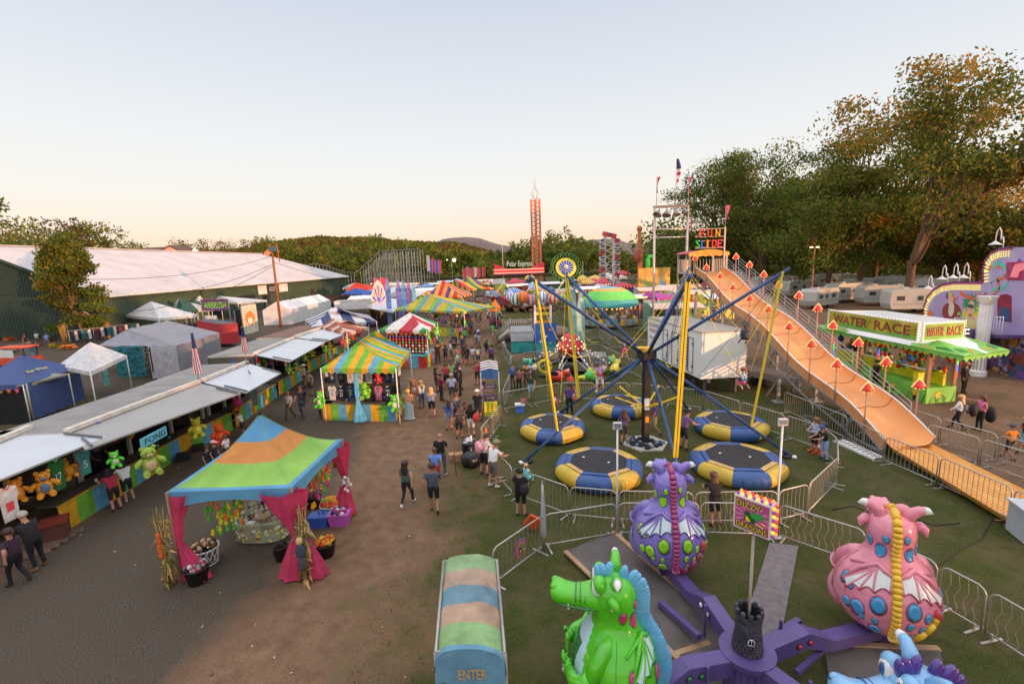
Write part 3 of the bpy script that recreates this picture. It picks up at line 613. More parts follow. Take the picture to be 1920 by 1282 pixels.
PP=[
 ((765,948),1.66,-12,'walk','3c544c','1b2028','woman with long dark hair in green tank top walking with a dark jacket over dirt','long','dark','tank','pants',1,'d8d4d0'),
 ((815,962),1.78,5,'walk2','3a4250','1a1c26','man in navy tee and dark shorts walking away on the grass edge','short','dark','tee','short',0,'1a1616'),
 ((829,893),1.8,-5,'hold','141316','454c52','bald man in black tee and jeans leaning on a cane',None,'dark','tee','pants',1,'bcb8b4'),
 ((819,910),1.5,0,'walk','5a7ec0','b04a4a','boy in blue tee and red shorts walking in front of the bald man','short','brown','tee','short',0,'a0a0a8'),
 ((908,890),1.68,-50,'lean','a4a2a0','17141a','woman in grey tee and black shorts at the fence','short','dark','tee','short',1,'55304a'),
 ((925,913),1.82,-48,'lean','cfcbd2','57504e','heavy man in white tee and camouflage cap leaning on the fence','cap','6a6a50','tee','short',1,'e0e0e0'),
 ((977,968),1.7,-20,'hold','121014','100f12','woman in black top and shorts holding a child at the fence','bun','dark','tee','short',1,'1a181a'),
 ((243,940),1.62,60,'lean','cdc9cc','1d1c22','young woman in white tee leaning on the striped counter','long','dark','tee','short',1,'8a8890'),
 ((219,957),1.6,62,'lean','8a2438','1c1a22','curly haired woman in dark red tee at the striped counter','long','black','tee','short',1,'303030'),
 ((74,1066),1.8,80,'lean','1b1a1e','18171b','short haired man in black work clothes at the near booth','short','grey','tee','pants',1,'7a5636'),
 ((38,1096),1.68,85,'walk2','2d1f2e','17151a','woman in dark plum shirt and black trousers beside the near booth','tail','dark','tee','pants',1,'222226'),
 ((545,786),1.6,170,'walk','8a8a8c','3a3430','woman in grey shirt walking toward the camera left of the jersey booth','long','brown','long','pants',0),
 ((569,783),1.85,175,'walk2','1c2230','2f3440','tall man in navy shirt and jeans left of the jersey booth','short','dark','tee','pants',2),
 ((583,742),1.7,165,'stand','7a6a50','3c342c','person in olive shirt standing behind the tall man','cap','55503f','tee','short',1),
 ((573,728),1.75,100,'stand','8a7c68','4a4238','person with a straw hat by the prize booth counter','hat','c9c0ac','long','pants',1),
 ((605,780),1.7,20,'stand','17161a','1b1b20','dark clothed person standing at the left corner of the jersey booth','short','dark','long','pants',0),
 ((768,786),1.68,-5,'stand','b07c60','6fb6b4','blond woman in a teal and white chevron maxi dress','bun','blond','tank','dress',0),
 ((792,766),1.68,40,'hold','dcd8d8','33425c','blond woman in white top and blue jeans beside the maxi dress','long','blond','tank','pants',0),
 ((811,782),1.68,10,'hold','8d93ac','1c1b20','long haired blond woman in lilac grey tee and black shorts','long','blond','tee','short',1),
 ((828,752),1.75,-60,'hold','6c2230','2b2a30','man in dark red hoodie in the waiting group','short','dark','long','pants',0),
 ((849,755),1.82,0,'stand','9aa2b4','3c3e44','man in light grey tee with back print in the waiting group','short','grey','tee','short',0),
 ((864,742),1.7,100,'stand','2f2a2c','1e1b1e','woman in charcoal shirt right of the grey tee man','long','dark','long','pants',0),
 ((856,735),1.68,60,'hold','26222a','24202a','dark dressed person hidden behind the waiting group','short','dark','tee','pants',0),
 ((819,735),1.66,-90,'hold','241f22','3a3236','dark haired person in black tee left of the red hoodie','long','dark','tee','short',0),
 ((843,806),1.62,20,'hold','34508c','7c7c84','woman in blue tee and grey shorts in the queue','long','brown','tee','short',1),
 ((858,797),1.72,10,'stand','4a4c50','2e3036','person in dark grey tee behind the blue tee woman','short','brown','tee','short',0),
 ((862,822),1.55,0,'hips','2c3234','14161c','boy in dark green tee and long black shorts in the queue','short','dark','tee','short',0,'1c1c20'),
 ((884,818),1.64,-5,'stand','15131a','c7bfb0','woman in black top and white shorts with a red shoulder bag','long','dark','tee','short',1),
 ((873,800),1.35,20,'stand','6b5b5b','4c4448','child between the boy and the white shorts woman','long','brown','tee','short',0),
 ((897,790),1.75,-15,'hold','15151a','2b2b30','man in black tee and white cap near the enter gate','cap','dcdce0','tee','short',0),
 ((903,768),1.68,-75,'lean','d58a98','5a6a84','woman in pink top and light jeans by the gate post','tail','dark','tee','pants',0),
 ((896,722),1.7,10,'hold','7a2a3c','201c22','woman in maroon sleeveless top and black shorts','bun','brown','tank','short',0),
 ((854,675),1.82,-160,'hold','1b1b20','b3a690','man in black tee and beige shorts facing the camera','short','brown','tee','short',0),
 ((836,679),1.5,170,'stand','2c3044','25283a','girl in navy outfit beside the dark figures','long','dark','tee','short',0),
 ((822,682),1.85,20,'stand','0e0e12','121216','tall man in all black left of the navy girl','cap','121214','tee','pants',0),
 ((876,685),1.7,15,'walk','1f1e22','2a2622','man in black tee walking away from the camera','short','dark','tee','short',0),
 ((871,680),1.72,15,'walk2','2e2a2c','3a342e','man in brown black tee walking beside the black tee man','short','dark','tee','short',0),
 ((886,684),1.6,0,'walk','b9bccc','8d8678','person in pale tee and tan shorts walking away','short','brown','tee','short',0),
 ((897,686),1.62,0,'walk2','3a62c0','44424a','person in bright blue tee with a yellow backpack','short','dark','tee','short',0),
 ((914,671),1.66,-20,'walk','5c9a58','38363a','person in green tee carrying a black backpack','cap','30406a','tee','short',0),
 ((922,686),1.75,0,'stand','54356c','28242c','person in purple tee beside the striped gate canopy','short','dark','tee','pants',0),
 ((948,668),1.68,100,'lean','a6a8b2','32323a','person in pale shirt leaning on the far fence','short','brown','tee','pants',0),
 ((962,728),1.66,170,'stand','2a4a7c','2b2a30','person in blue jacket outside the trampoline fence','short','dark','long','pants',0),
 ((974,735),1.62,165,'stand','5a3a44','1d1b20','woman in mauve top waiting behind the trampoline fence','tail','dark','tee','pants',0),
 ((988,730),1.75,190,'hold','1c1b1f','2d2b2e','man in black tee and cap behind the trampoline fence','cap','24262c','tee','pants',0),
 ((996,748),1.64,175,'walk','28382e','7d8ca0','woman in dark green tee and denim shorts behind the fence','long','dark','tee','short',1),
 ((982,772),.95,180,'stand','b0606c','50404a','toddler in pink beside the blue and white cooler','long','brown','tee','short',0),
 ((1068,778),1.75,175,'hips','4a3470','18171c','attendant in purple shirt and black cap beside the left trampoline','cap','1c2438','tee','pants',1),
 ((1070,738),1.3,180,'hold','a8283c','26242a','boy in red tee behind the attendant','short','dark','tee','short',0),
 ((1170,832),1.6,0,'hold','4a356c','20242e','long haired attendant in purple tee and black shorts seen from behind','long','brown','tee','short',1),
 ((1226,818),1.76,95,'walk','53336e','93825f','attendant in purple shirt and khaki shorts at the centre mast','short','brown','tee','short',0),
 ((1281,842),1.8,-75,'lean','59446e','17161a','attendant in purple shirt and black shorts behind the yellow pole','cap','26222c','tee','short',1),
 ((1340,985),1.7,0,'lean','151217','1f1e26','long haired person in black tee leaning on the fence behind the sign','long','brown','tee','short',1),
 ((1526,850),1.55,95,'hold','8f95a8','16151a','long haired girl in grey long sleeve at the fence corner','long','red','long','short',1),
 ((1545,863),1.5,80,'lean','16181c','7a8fae','child in black tee, blue cap and jeans at the fence corner','cap','3a4a7c','tee','pants',1),
 ((1795,806),1.66,30,'walk','b9b6bc','18171c','blond woman in white blouse and black leggings walking on the right','long','blond','long','pants',0),
 ((1835,808),1.68,75,'point','c05a86','17161b','woman in pink top pointing left','long','brown','tank','pants',0),
 ((1890,862),1.45,10,'walk','e8701c','24242c','boy in orange tee and dark cap beyond the slide fence','cap','3a3c48','tee','short',0),
 ((1917,850),1.55,60,'walk2','2a2622','3a86a0','child in dark top cut by the right picture edge','short','blond','tee','short',0),
 ((1805,738),1.85,200,'stand','141216','121114','dark clothed man standing at the corner of the water race booth','cap','a08a68','long','pants',0),
 ((1640,728),1.75,90,'stand','17151a','141318','booth attendant in black inside the water race booth','cap','1c1a20','tee','pants',0),
 ((188,905),1.8,-110,'lean','1c1a24','17151a','booth worker in dark shirt behind the striped counter','short','dark','tee','pants',2),
 ((395,893),1.35,-100,'stand','1c1f2a','25262c','boy in navy jersey behind the duck pond tent','short','dark','tee','short',0),
 ((408,888),1.45,-90,'stand','1b1b20','1c1c22','child in pink cap and black tee behind the duck pond tent','cap','c9868e','tee','short',0),
 ((457,817),1.35,95,'lean','b9b2b0','2a2a30','child in white printed tee at the striped counter','short','dark','tee','short',0),
 ((428,868),1.3,80,'stand','b8b2b4','2b2b33','child in white tee hugging the orange plush toy','short','brown','tee','short',0),
 ((72,648),1.8,5,'walk','a9a8ac','5a4a42','man in white tee walking to the hall door','short','brown','tee','short',0),
 ((91,651),1.78,5,'walk2','6a86b8','6c6660','man in light blue shirt and grey trousers at the hall door','short','brown','tee','pants',0),
 ((50,652),1.6,-90,'stand','1e1b20','24222a','woman in black top beside the stone wall','tail','red','tank','pants',0),
]
for q in PP:
 hz=ZZ if q[9+1-1]=='dress' or(len(q)>10 and q[10]=='dress')else None
 person(q[0],q[1],q[2],q[3],q[4],q[5],q[6],*q[7:],harness=hz)
# child held by the woman at the fence, and the children on the bungee cords
g=P(977,968);g=V((g.x+.22,g.y+.22,.72));person(g,1.02,-30,'sit','7ac8d4','7ac8d4','blond toddler in aqua dress held by the woman in black','tail','blond','tank','pants',1)
def jumper(px,py,Y,h,face,pose,top,bot,lab,hair,hc,har,**k):
 g=PY(px,py,Y);return person(g,h,face,pose,top,bot,lab,hair,hc,har and 'tee' or 'tee','short',1,harness=har,**k)
JA=PY(1125,738,20.2);person(JA,1.45,5,'jump','8a86b0','c8c4cc','girl in lilac tee and red harness hanging on bungee cords','cap','4a4a58','tee','short',1,'d9d0d4',harness='a02a34')
JB=PY(1393,745,21.5);person(JB,1.45,20,'swing','9aa6ac','d0305c','girl in pink shorts and blue harness swinging above the right trampoline','tail','red','tank','short',1,'b0806a',harness='2c4674')
JC=PY(1393,660,24.0);person(JC,1.45,-70,'swing','3c4450','1b1b1f','boy in dark grey tee and black shorts high on the bungee cords','short','dark','tee','short',0,'2a2020',harness='2a2f3a')
JD=P(1041,784,.72);person(JD,1.3,-95,'hold','b9b4b8','3a3038','girl in white tee standing on the left trampoline','long','brown','tee','short',0,harness='a83040')
JE=PY(1171,672,29.5);person(JE,1.3,0,'jump','7a7f92','d04a80','far child with pink shoes jumping on bungee cords','short','dark','tee','short',0,'d04070',harness='33343c')
# the crowd along the midway
CN={'1c1b20':'black','26304a':'navy','b8b4ba':'white','8c8a90':'grey','9a3040':'red','c0688c':'pink','4a70a8':'blue','5e9a94':'teal','583a70':'purple','6a7a4a':'olive','b07a4a':'tan','4a9a50':'green'}
def crowd(spec,seed):
 r=random.Random(seed);seen=set()
 for(x0,y0,x1,y1,n,place)in spec:
  for i in range(n):
   x=r.uniform(x0,x1);y=r.uniform(y0,y1);tp=r.choice(list(CN));bc=r.choice([('1d1c21','black'),('33405a','denim'),('8a7c66','khaki'),('4c4a4e','grey')])
   bt,bn=r.choice([('pants','trousers'),('short','shorts'),('short','shorts')]);hr,hn=r.choice([('short','short hair'),('long','long hair'),('cap','a cap'),('tail','a ponytail')])
   hc=r.choice(['dark','brown','blond','black'])if hr!='cap' else r.choice(list(CN));ps,pn=r.choice([('stand','standing'),('walk','walking'),('walk2','strolling'),('hold','hands up'),('hips','waiting')])
   lb=f"{CN[tp]} top, {bc[1]} {bn}, {hn}, {pn} {place}"
   if lb in seen:continue
   seen.add(lb)
   person(P(x,y),r.choice([1.82,1.75,1.68,1.62,1.3]),r.choice([0,10,180,170,90,-90,r.uniform(0,360)]),ps,tp,bc[0],lb,hr,hc,'tee',bt,r.choice([0,0,1,2]),group='people in the midway crowd')
crowd([(640,668,700,700,3,'at the left counters'),(600,705,650,735,3,'left of the jersey booth'),(900,528,940,545,12,'far back'),(850,600,900,650,14,'by the striped canopies'),(880,570,925,605,16,'midway left side'),(910,548,935,575,14,'near small ticket stand'),(842,655,880,700,3,'by the red green booth'),(820,700,880,735,4,'behind the waiting group'),(846,612,888,648,12,'before the purple striped tent'),(868,585,905,612,16,'beside green prizes'),(888,560,925,590,16,'in middle aisle'),
  (900,543,932,562,16,'far down the aisle'),(908,615,940,650,8,'beside ride fence'),(922,590,945,622,9,'by the orange ticket booth'),(905,530,950,545,14,'at the aisle end'),
  (960,540,1060,556,10,'behind the balloon ride'),(1290,600,1345,625,9,'behind the white trailer'),(1230,560,1300,585,9,'beside the purple tent'),(1100,600,1180,612,6,'around the domed carousel'),(885,640,905,668,5,'by the ride steps')],9)
# ================================================================ dragon ride
def gloss(h):return mat(h,.2,.14,2.2,k=1.35,coat=.7,dirt=.22)
HUB=P(1401,1214,.84);HUB.z=0
def dragon(loc,rz,cols,name_label,ridge='tube',zb=0.0):
 cb,cs_,cw,cr,cbelly=[gloss(c)for c in cols[:5]];ink=gloss(cols[5]);white=gloss('d8dbe4')
 t=thing('dragon_car',name_label,'ride car',loc,rz,'dragon cars of the spinning ride');t.scale=(.88,.85,1)
 PR=[(.40,0,.42,.42),(.50,0,.66,.64),(.65,0,.85,.8),(.85,0,.97,.9),(1.05,0,1.03,.95),(1.25,0,1.03,.95),(1.45,0,.98,.9),(1.65,0,.88,.8),(1.83,-.02,.74,.68),(1.98,-.03,.60,.56),(2.1,-.03,.50,.48),(2.2,-.02,.455,.45),(2.3,0,.45,.45),(2.42,.0,.46,.47),(2.55,.02,.47,.49),(2.68,.02,.45,.47),(2.8,.02,.39,.41),(2.88,.02,.3,.33),(2.94,.02,.17,.2),(2.96,.02,.03,.03)]
 def prf(z):
  for a,b in zip(PR,PR[1:]):
   if z<=b[0]:
    f=max(0,(z-a[0])/(b[0]-a[0]));return[a[i]+(b[i]-a[i])*f for i in(1,2,3)]
  return PR[-1][1:]
 def SP(th,z,off=0.):                                   # th = 0 on the back centre line, + to the dragon's right (+x)
  cy,rx,ry=prf(z);return V(((rx+off)*math.sin(th),cy-(ry+off)*math.cos(th),z))
 b=MB();zs=[.40+(2.96-.40)*i/56 for i in range(57)];n=96
 def mf(i,j):
  th=2*PI*(j+.5)/n;th=th-2*PI if th>PI else th;z=zs[min(56,i)];a=PI-abs(th)
  if .5<z<2.02 and a<.62*(1-((z-1.15)/1.25)**2)+.12:return ink if(1.0<z<1.72 and a<.36)else cbelly
  return cb
 b.loft([[SP(2*PI*j/n,z)for j in range(n)]for z in zs],cb,True,True,mf=mf)
 def spot(th,z,r,m=None,el=1.25,off=.012):
  c=SP(th,z);w=prf(z)[1];pts=[]
  for rr,of in((1,off),(.55,off+.012)):
   pts.append([SP(th+r*rr*math.cos(a)/w,z+r*rr*el*math.sin(a),of)for a in[2*PI*k/14 for k in range(14)]])
  b.loft([[p*1.0 for p in[SP(th+r*1.14*math.cos(a)/w,z+r*1.12*el*math.sin(a),off*.4)for a in[2*PI*k/14 for k in range(14)]]]]+[pts[0]],ink,False,True)
  b.loft([pts[0],pts[1]],m or cs_,True,True)
 for th,z,r in[(-.32,1.28,.15),(.32,1.30,.15),(-.70,1.05,.15),(.62,1.18,.09),(-.95,1.05,.10),(-.9,1.42,.06),(.28,.98,.08),(-.35,.92,.065),(.55,.92,.075),(-.62,.9,.06),(-.36,.66,.12),(.4,.72,.06),(-1.15,1.5,.11),(1.1,1.1,.12),(1.3,1.5,.1),(1.0,.78,.09),(-.6,2.25,.11),(.62,2.25,.11),(-.42,2.5,.07),(.42,2.55,.07),(1.45,.95,.13),(1.75,1.25,.08),(1.2,2.32,.1),(1.6,2.5,.05),(-1.7,1.1,.1),(-1.2,2.35,.09),(.95,1.85,.07)]:spot(th,z,r)
 for s in(-1,1):                                         # arms, thighs, feet, shoulders
  b.tube([(s*.46,.08,1.98),(s*.62,.2,1.84),(s*.78,.38,1.62),(s*.86,.5,1.38)],[.10,.17,.18,.16],cb,14)
  b.tube([(s*.86,.48,1.42),(s*.84,.64,1.26),(s*.72,.86,1.24),(s*.5,.98,1.28)],[.19,.17,.14,.12],cb,14)
  b.ell((s*.42,1.0,1.3),(.15,.10,.13),cb,12,8)
  for k in range(4):b.tube([(s*.40,1.04,1.40-k*.075),(s*.28,1.05,1.38-k*.08),(s*.18,1.01,1.37-k*.08)],[.052,.05,.032],cb,8)
  b.tube([(s*.46,1.05,1.38),(s*.40,1.1,1.48),(s*.32,1.1,1.53)],[.05,.045,.03],cb,8)
  b.ell((s*.74,.34,.86),(.34,.50,.42),cb,20,14);b.ell((s*.55,.82,.52),(.2,.34,.14),cb,14,8)
  for k in(-1,0,1):b.ell((s*.55+k*.11,1.12,.5),(.055,.08,.055),white,8,6)
  b.tube([SP(s*.18,1.92,.0),SP(s*.7,1.98,.05),SP(s*1.3,1.82,.05)],[.02,.045,.025],cb,8)
  b.tube([SP(s*PI/2,z,.003)for z in[.5+.1*k for k in range(16)]],.007,ink,4)
  # thigh crease
  b.tube([SP(s*x,z,.012)for x,z in((1.05,1.35),(.95,1.1),(.8,.85),(.6,.62))],.012,ink,5)
 b.build('body',t,False)
 for s in(-1,1):                                         # wings lie on the back in low relief
  w=MB();ap=(.52,2.0);tips=[(.12,1.58),(.42,1.50),(.70,1.44),(.98,1.34),(1.2,1.42)];top=[(.10,1.86)]
  outer=[(.10,1.84),ap]
  for a,c in zip(tips,tips[1:]):
   rows=[]
   for i in range(7):
    u=i/6;q=(a[0]+(c[0]-a[0])*u,a[1]+(c[1]-a[1])*u+.10*math.sin(PI*u));o=ap if a[0]>.2 or True else ap
    st=(ap[0],ap[1])if a[0]>.2 else(.10+(ap[0]-.10)*u,1.84+(ap[1]-1.84)*u)
    rows.append([SP(s*(st[0]+(q[0]-st[0])*v/8),st[1]+(q[1]-st[1])*v/8,.028+.012*math.sin(PI*u))for v in range(9)])
   w.loft(rows,cw,False,True,close=False)
   w.tube([SP(s*(a[0]+(c[0]-a[0])*i/8),a[1]+(c[1]-a[1])*i/8+.10*math.sin(PI*i/8),.026)for i in range(9)],.016,ink,5)
  for q in tips:
   st=ap if q[0]>.2 else(.10,1.84)
   w.tube([SP(s*(st[0]+(q[0]-st[0])*v/8),st[1]+(q[1]-st[1])*v/8,.03)for v in range(9)],[.026]*5+[.022,.02,.016,.01],cb,6)
   w.tube([SP(s*(st[0]+(q[0]-st[0])*v/8+.022),st[1]+(q[1]-st[1])*v/8,.024)for v in range(9)],.012,ink,5)
  w.tube([SP(s*.08,1.86,.03),SP(s*.3,1.93,.045),SP(s*ap[0],ap[1]+.01,.05),SP(s*.9,1.84,.05),SP(s*1.2,1.42,.02)],[.045,.06,.06,.05,.02],cb,8)
  w.build('wing',t,False)
 hd=MB()                                                 # snout
 hd.loft([[V((rx*math.cos(a),y,z+rz_*math.sin(a)))for a in[2*PI*k/24 for k in range(24)]]for y,z,rx,rz_ in[(.15,2.5,.40,.30),(.42,2.5,.35,.26),(.64,2.5,.29,.20),(.86,2.49,.26,.18),(1.06,2.51,.27,.20),(1.2,2.54,.29,.22),(1.32,2.55,.24,.18),(1.38,2.55,.13,.1),(1.39,2.55,.01,.01)]],cb)
 for y in(.52,.62,.72,.82):hd.tube([V(((.30-.06*(y-.5))*math.cos(a),y,2.5+.185*math.sin(a)))for a in[PI*k/12 for k in range(13)]],.012,ink,5)
 for s in(-1,1):
  hd.ell((s*.12,1.28,2.68),(.07,.09,.07),cb,10,7);hd.ell((s*.12,1.35,2.67),(.035,.03,.035),ink,8,6)
  hd.tube([(s*.33,.25,2.42),(s*.30,.6,2.38),(s*.28,1.1,2.42),(s*.16,1.35,2.44)],.018,ink,6)
  hd.ell((s*.24,.98,2.37),(.03,.03,.06),white,7,5)
 hd.build('snout',t,False)
 for s in(-1,1):
  e=MB();e.ell((s*.21,.36,2.80),(.17,.13,.17),white,16,10);e.ell((s*.20,.46,2.80),(.07,.05,.1),ink,10,8);e.ell((s*.23,.31,2.86),(.19,.15,.16),cb,16,10);e.build('eye',t,False)
  h=MB();h.tube([(s*.20,-.02,2.82),(s*.32,-.04,2.98),(s*.46,-.05,3.07),(s*.60,-.04,3.08),(s*.68,-.03,3.04)],[.15,.125,.1,.07,.02],cb,12);h.tube([(s*.52,-.045,3.078),(s*.60,-.04,3.082),(s*.69,-.03,3.04)],[.09,.074,.015],white,12);h.build('horn',t,False)
  h=MB();h.tube([(s*.38,.1,2.66),(s*.52,.04,2.7),(s*.6,-.02,2.66),(s*.62,-.08,2.55)],[.08,.11,.08,.02],cb,10);h.ell((s*.57,.06,2.66),(.035,.04,.10),white,10,6);h.build('ear',t,False)
 r=MB();path=[V((0,.40,2.80)),V((0,.25,2.93)),V((0,.05,3.0))]+[SP(0,z,.03)for z in[2.9-.1*k for k in range(24)]]
 if ridge=='tube':
  k=0;pts=[]
  for a,c in zip(path,path[1:]):
   for q in range(3):pts.append(lerp(a,c,q/3))
  for i in range(0,len(pts)-3,3):r.tube([pts[i],pts[i+1],pts[i+2],pts[i+3]],[.075,.098,.10,.078],cr,10)
  tail=[SP(x,z,.04)for x,z in((0,.62),(.08,.52),(.25,.52),(.45,.66),(.62,.88),(.75,1.08),(.82,1.22))]
  for a,c,q in zip(tail,tail[1:],range(9)):r.tube([a,lerp(a,c,.6),c],[.085-.006*q,.09-.006*q,.07-.006*q],cr,8)
  r.ell(tail[-1],(.08,.07,.14),gloss('b03a34'),10,8)
 else:
  pts=path[1:]
  for a,c in zip(pts,pts[1:]):
   d=(c-a).normalized();M=Matrix((V((1,0,0)),d,V((1,0,0)).cross(d))).transposed()
   for q in(.0,.5):r.ell(lerp(a,c,q)+M@V((0,0,-.0))+(lerp(a,c,q)-V((0,0,lerp(a,c,q).z))).normalized()*.07,(.075,.10,.20),cr,10,8,M)
 r.build('spine_ridge',t,False)
 p=MB();p.box((0,0,.28),(.5,.5,.28),mat('3a2b55',.5));p.build('mount',t,False)
 return t
dragon((3.85,11.05,.02),rad(-6),['7566b0','7fb81e','bccbe8','8c2a5c','8f9ad0','3a2a78'],'glossy purple dragon car with green spots and maroon spine')
dragon((7.60,8.75,.02),rad(-26),['dc7c8e','3f86b4','e2dccb','e0a11e','e8b0a8','9c3050'],'glossy pink dragon car with blue spots and yellow spine')
dragon((1.62,7.3,.02),rad(80),['4cac1a','b02c60','b4d4e6','5a9cc4','a4bfe4','1d6a34'],'glossy green dragon car seen from the side with blue scalloped spine','scallop').scale=(.80,.80,.96)
dragon((5.32,5.42,-.22),rad(84),['6fa0c8','5a3a94','cfd8e8','45307a','c8cfe8','2a4a7c'],'light blue dragon car with purple frill, mostly below the picture','scallop').scale=(.82,.8,.97)
def ride_frame():
 t=thing('spider_ride','purple spider frame with castle tower hub carrying the dragon cars','ride',HUB)
 pu=mat('5c4c86',.45,.15,1.5,k=1.0,dirt=.35);c=HUB
 m=MB();m.lathe([(.48,.0),(.44,.1),(.36,.62),(.48,.66),(.50,.74),(.50,.82),(.15,.84)],c,pu,28,False)
 for k in range(12):a=k*PI/6;m.box(c+V((math.cos(a)*.41,math.sin(a)*.41,.37)),(.08,.08,.55),pu,a)
 m.build('hub',t)
 for i,(g,col)in enumerate([((3.85,11.05),'d8d8d0'),((7.6,8.75),'9a1c2c'),((1.72,7.15),'1d5a3c'),((5.32,5.42),'9a1c2c')]):
  g=V((*g,0));d=(g-c);d.z=0;L_=d.length;d.normalize();q=V((-d.y,d.x,0));a=MB()
  pts=[c+d*.36+V((0,0,.62)),c+d*1.35+V((0,0,.72)),c+d*2.0+V((0,0,.42)),c+d*(L_+.2)+V((0,0,.30))]
  a.loft([[p+q*x*.15+V((0,0,y*(.17 if k<2 else .12)))for x,y in((-1,-1),(1,-1),(1,1),(-1,1))]for k,p in enumerate(pts)],pu,True,False)
  a.bar(c+d*.9+q*.45+V((0,0,.35)),c+d*2.1+q*.75+V((0,0,.25)),.12,pu);a.bar(c+d*2.1+q*.75+V((0,0,.25)),c+d*2.1+q*.75+V((0,0,.02)),.1,pu)
  a.bar(c+d*.9-q*.3+V((0,0,.3)),c+d*2.0+V((0,0,.3)),.09,pu);a.box(c+d*2.1+q*.75+V((0,0,.04)),(.4,.3,.04),pu,math.atan2(d.y,d.x))
  a.bar(c+d*1.05+q*.25+V((0,0,.2)),c+d*1.05+q*.25+V((0,0,.95)),.05,pu)
  am=a.build('arm',t)
  for s in(-1,1):
   for x in(1.1,1.36):
    l=MB();e=c+d*x+q*s*.155+V((0,0,.68 if x<1.3 else .70));M=V((q*s)).to_track_quat('Z','Y').to_matrix()
    l.ell(e,(.075,.075,.02),mat('1a1a1a',.5),12,6,M);l.ell(e+q*s*.015,(.055,.055,.03),mat(col,.2,.05,1,coat=.5),12,6,M);l.build('marker_lamp',am)
 st=mat('3f3a46',.75,.6,7,1.,k=1.1);k=MB();z0=.84
 sc_=.66;rows=[(z0,.40*sc_),(z0+.12*sc_,.37*sc_),(z0+.5*sc_,.33*sc_),(z0+.95*sc_,.31*sc_),(z0+1.02*sc_,.36*sc_),(z0+1.2*sc_,.37*sc_)]
 k.lathe([(r,z)for z,r in rows],c,st,20,False,caps=False);k.lathe([(.20,z0+.79),(.18,z0+.5)],c,mat('141216',.9),20,False,caps=False)
 for j in range(20):
  a=2*PI*j/20;rr=.222
  if j%2==0:k.box(c+V((math.cos(a)*rr,math.sin(a)*rr,z0+.815)),(.06,.07,.08),st,a)
  for q in range(7):
   zz=z0+.05+q*.0825;r_=.258-.05*min(1,(q*.0825)/.36);a2=a+(q%2)*PI/20;k.box(c+V((math.cos(a2)*(r_),math.sin(a2)*(r_),zz)),(.035,.064,.066),st,a2)
 tw=k.build('castle_tower',t);k=MB();f=V((-.25,-.97,0));s=V((.97,-.25,0));o=c+f*.262+V((0,0,z0+.28));wt=mat('c0bcc8',.5)
 arc=[o+s*.055*math.cos(x)+V((0,0,.07*math.sin(x)+.05 if math.sin(x)>0 else 0))for x in[PI*q/8 for q in range(9)]]
 k.poly([o-s*.055,o+s*.055]+arc[0:],mat('0c0b0e',.6));k.tube([o-s*.055]+arc[::-1]+[o+s*.055,o-s*.055],.008,wt,4);k.tube([o,o+V((0,0,.12))],.006,wt,4);k.build('window',tw)
ride_frame()
def grid(m,o,xd,yd,w,h,pts,mt,off=.0): # flat painted outline in sign coordinates
 xd=V(xd);yd=V(yd);n=xd.cross(yd).normalized();m.poly([V(o)+xd*(x*w)+yd*(y*h)+n*off for x,y in pts],mt)
def dizzy_art(m,o,xd,yd,w,h,nn,small=False):
 """pink plate with a green winged dragon between the words"""
 ye=mat('f4cc28',.5,.05,k=1.1);bk=mat('1c1016',.6);gr=mat('2d8038',.5);dg=mat('174a24',.5);xd,yd=V(xd).normalized(),V(yd).normalized();e=.004
 grid(m,o,xd,yd,w,h,[(.04,.04),(.96,.04),(.96,.96),(.04,.96)],mat('b0487c',.5,k=1.2),e)
 for k in range(16):
  a=k*PI/8;grid(m,o,xd,yd,w,h,[(.5,.5),(.5+.46*math.cos(a),.5+.46*math.sin(a)),(.5+.46*math.cos(a+.16),.5+.46*math.sin(a+.16))],mat('c474a4',.5,k=1.2),e*2)
 for mt,dx,dy,of in((bk,-.014,-.014,3),(bk,.016,.014,3.1),(bk,.016,-.016,3.2),(bk,-.014,.014,3.3),(ye,0,0,4)):
  m.text('DIZZY',mt,V(o)+xd*w*(.08+dx)+yd*h*(.73+dy),xd,yd,w*.66,h*.18,e*of);m.text('DRAGONS',mt,V(o)+xd*w*(.1+dx)+yd*h*(.08+dy),xd,yd,w*.82,h*.17,e*of)
 grid(m,o,xd,yd,w,h,[(.42,.52),(.55,.66),(.75,.68),(.92,.58),(.84,.57),(.80,.49),(.72,.52),(.66,.44),(.58,.48),(.50,.42)],gr,e*5)
 grid(m,o,xd,yd,w,h,[(.28,.56),(.38,.66),(.46,.62),(.48,.52),(.62,.44),(.64,.34),(.52,.30),(.38,.34),(.30,.42),(.34,.50)],dg,e*6)
 grid(m,o,xd,yd,w,h,[(.36,.50),(.42,.48),(.50,.36),(.42,.33),(.36,.38)],ye,e*7)
 for a,b in(((.6,.36),(.72,.32)),((.72,.32),(.84,.30)),((.84,.30),(.87,.38)),((.87,.38),(.78,.42)),((.34,.36),(.24,.32)),((.46,.33),(.40,.27))):
  m.bar(V(o)+xd*w*a[0]+yd*h*a[1]+nn*e*5,V(o)+xd*w*b[0]+yd*h*b[1]+nn*e*5,h*.035,ye if a[0]>.55 else dg,.004)
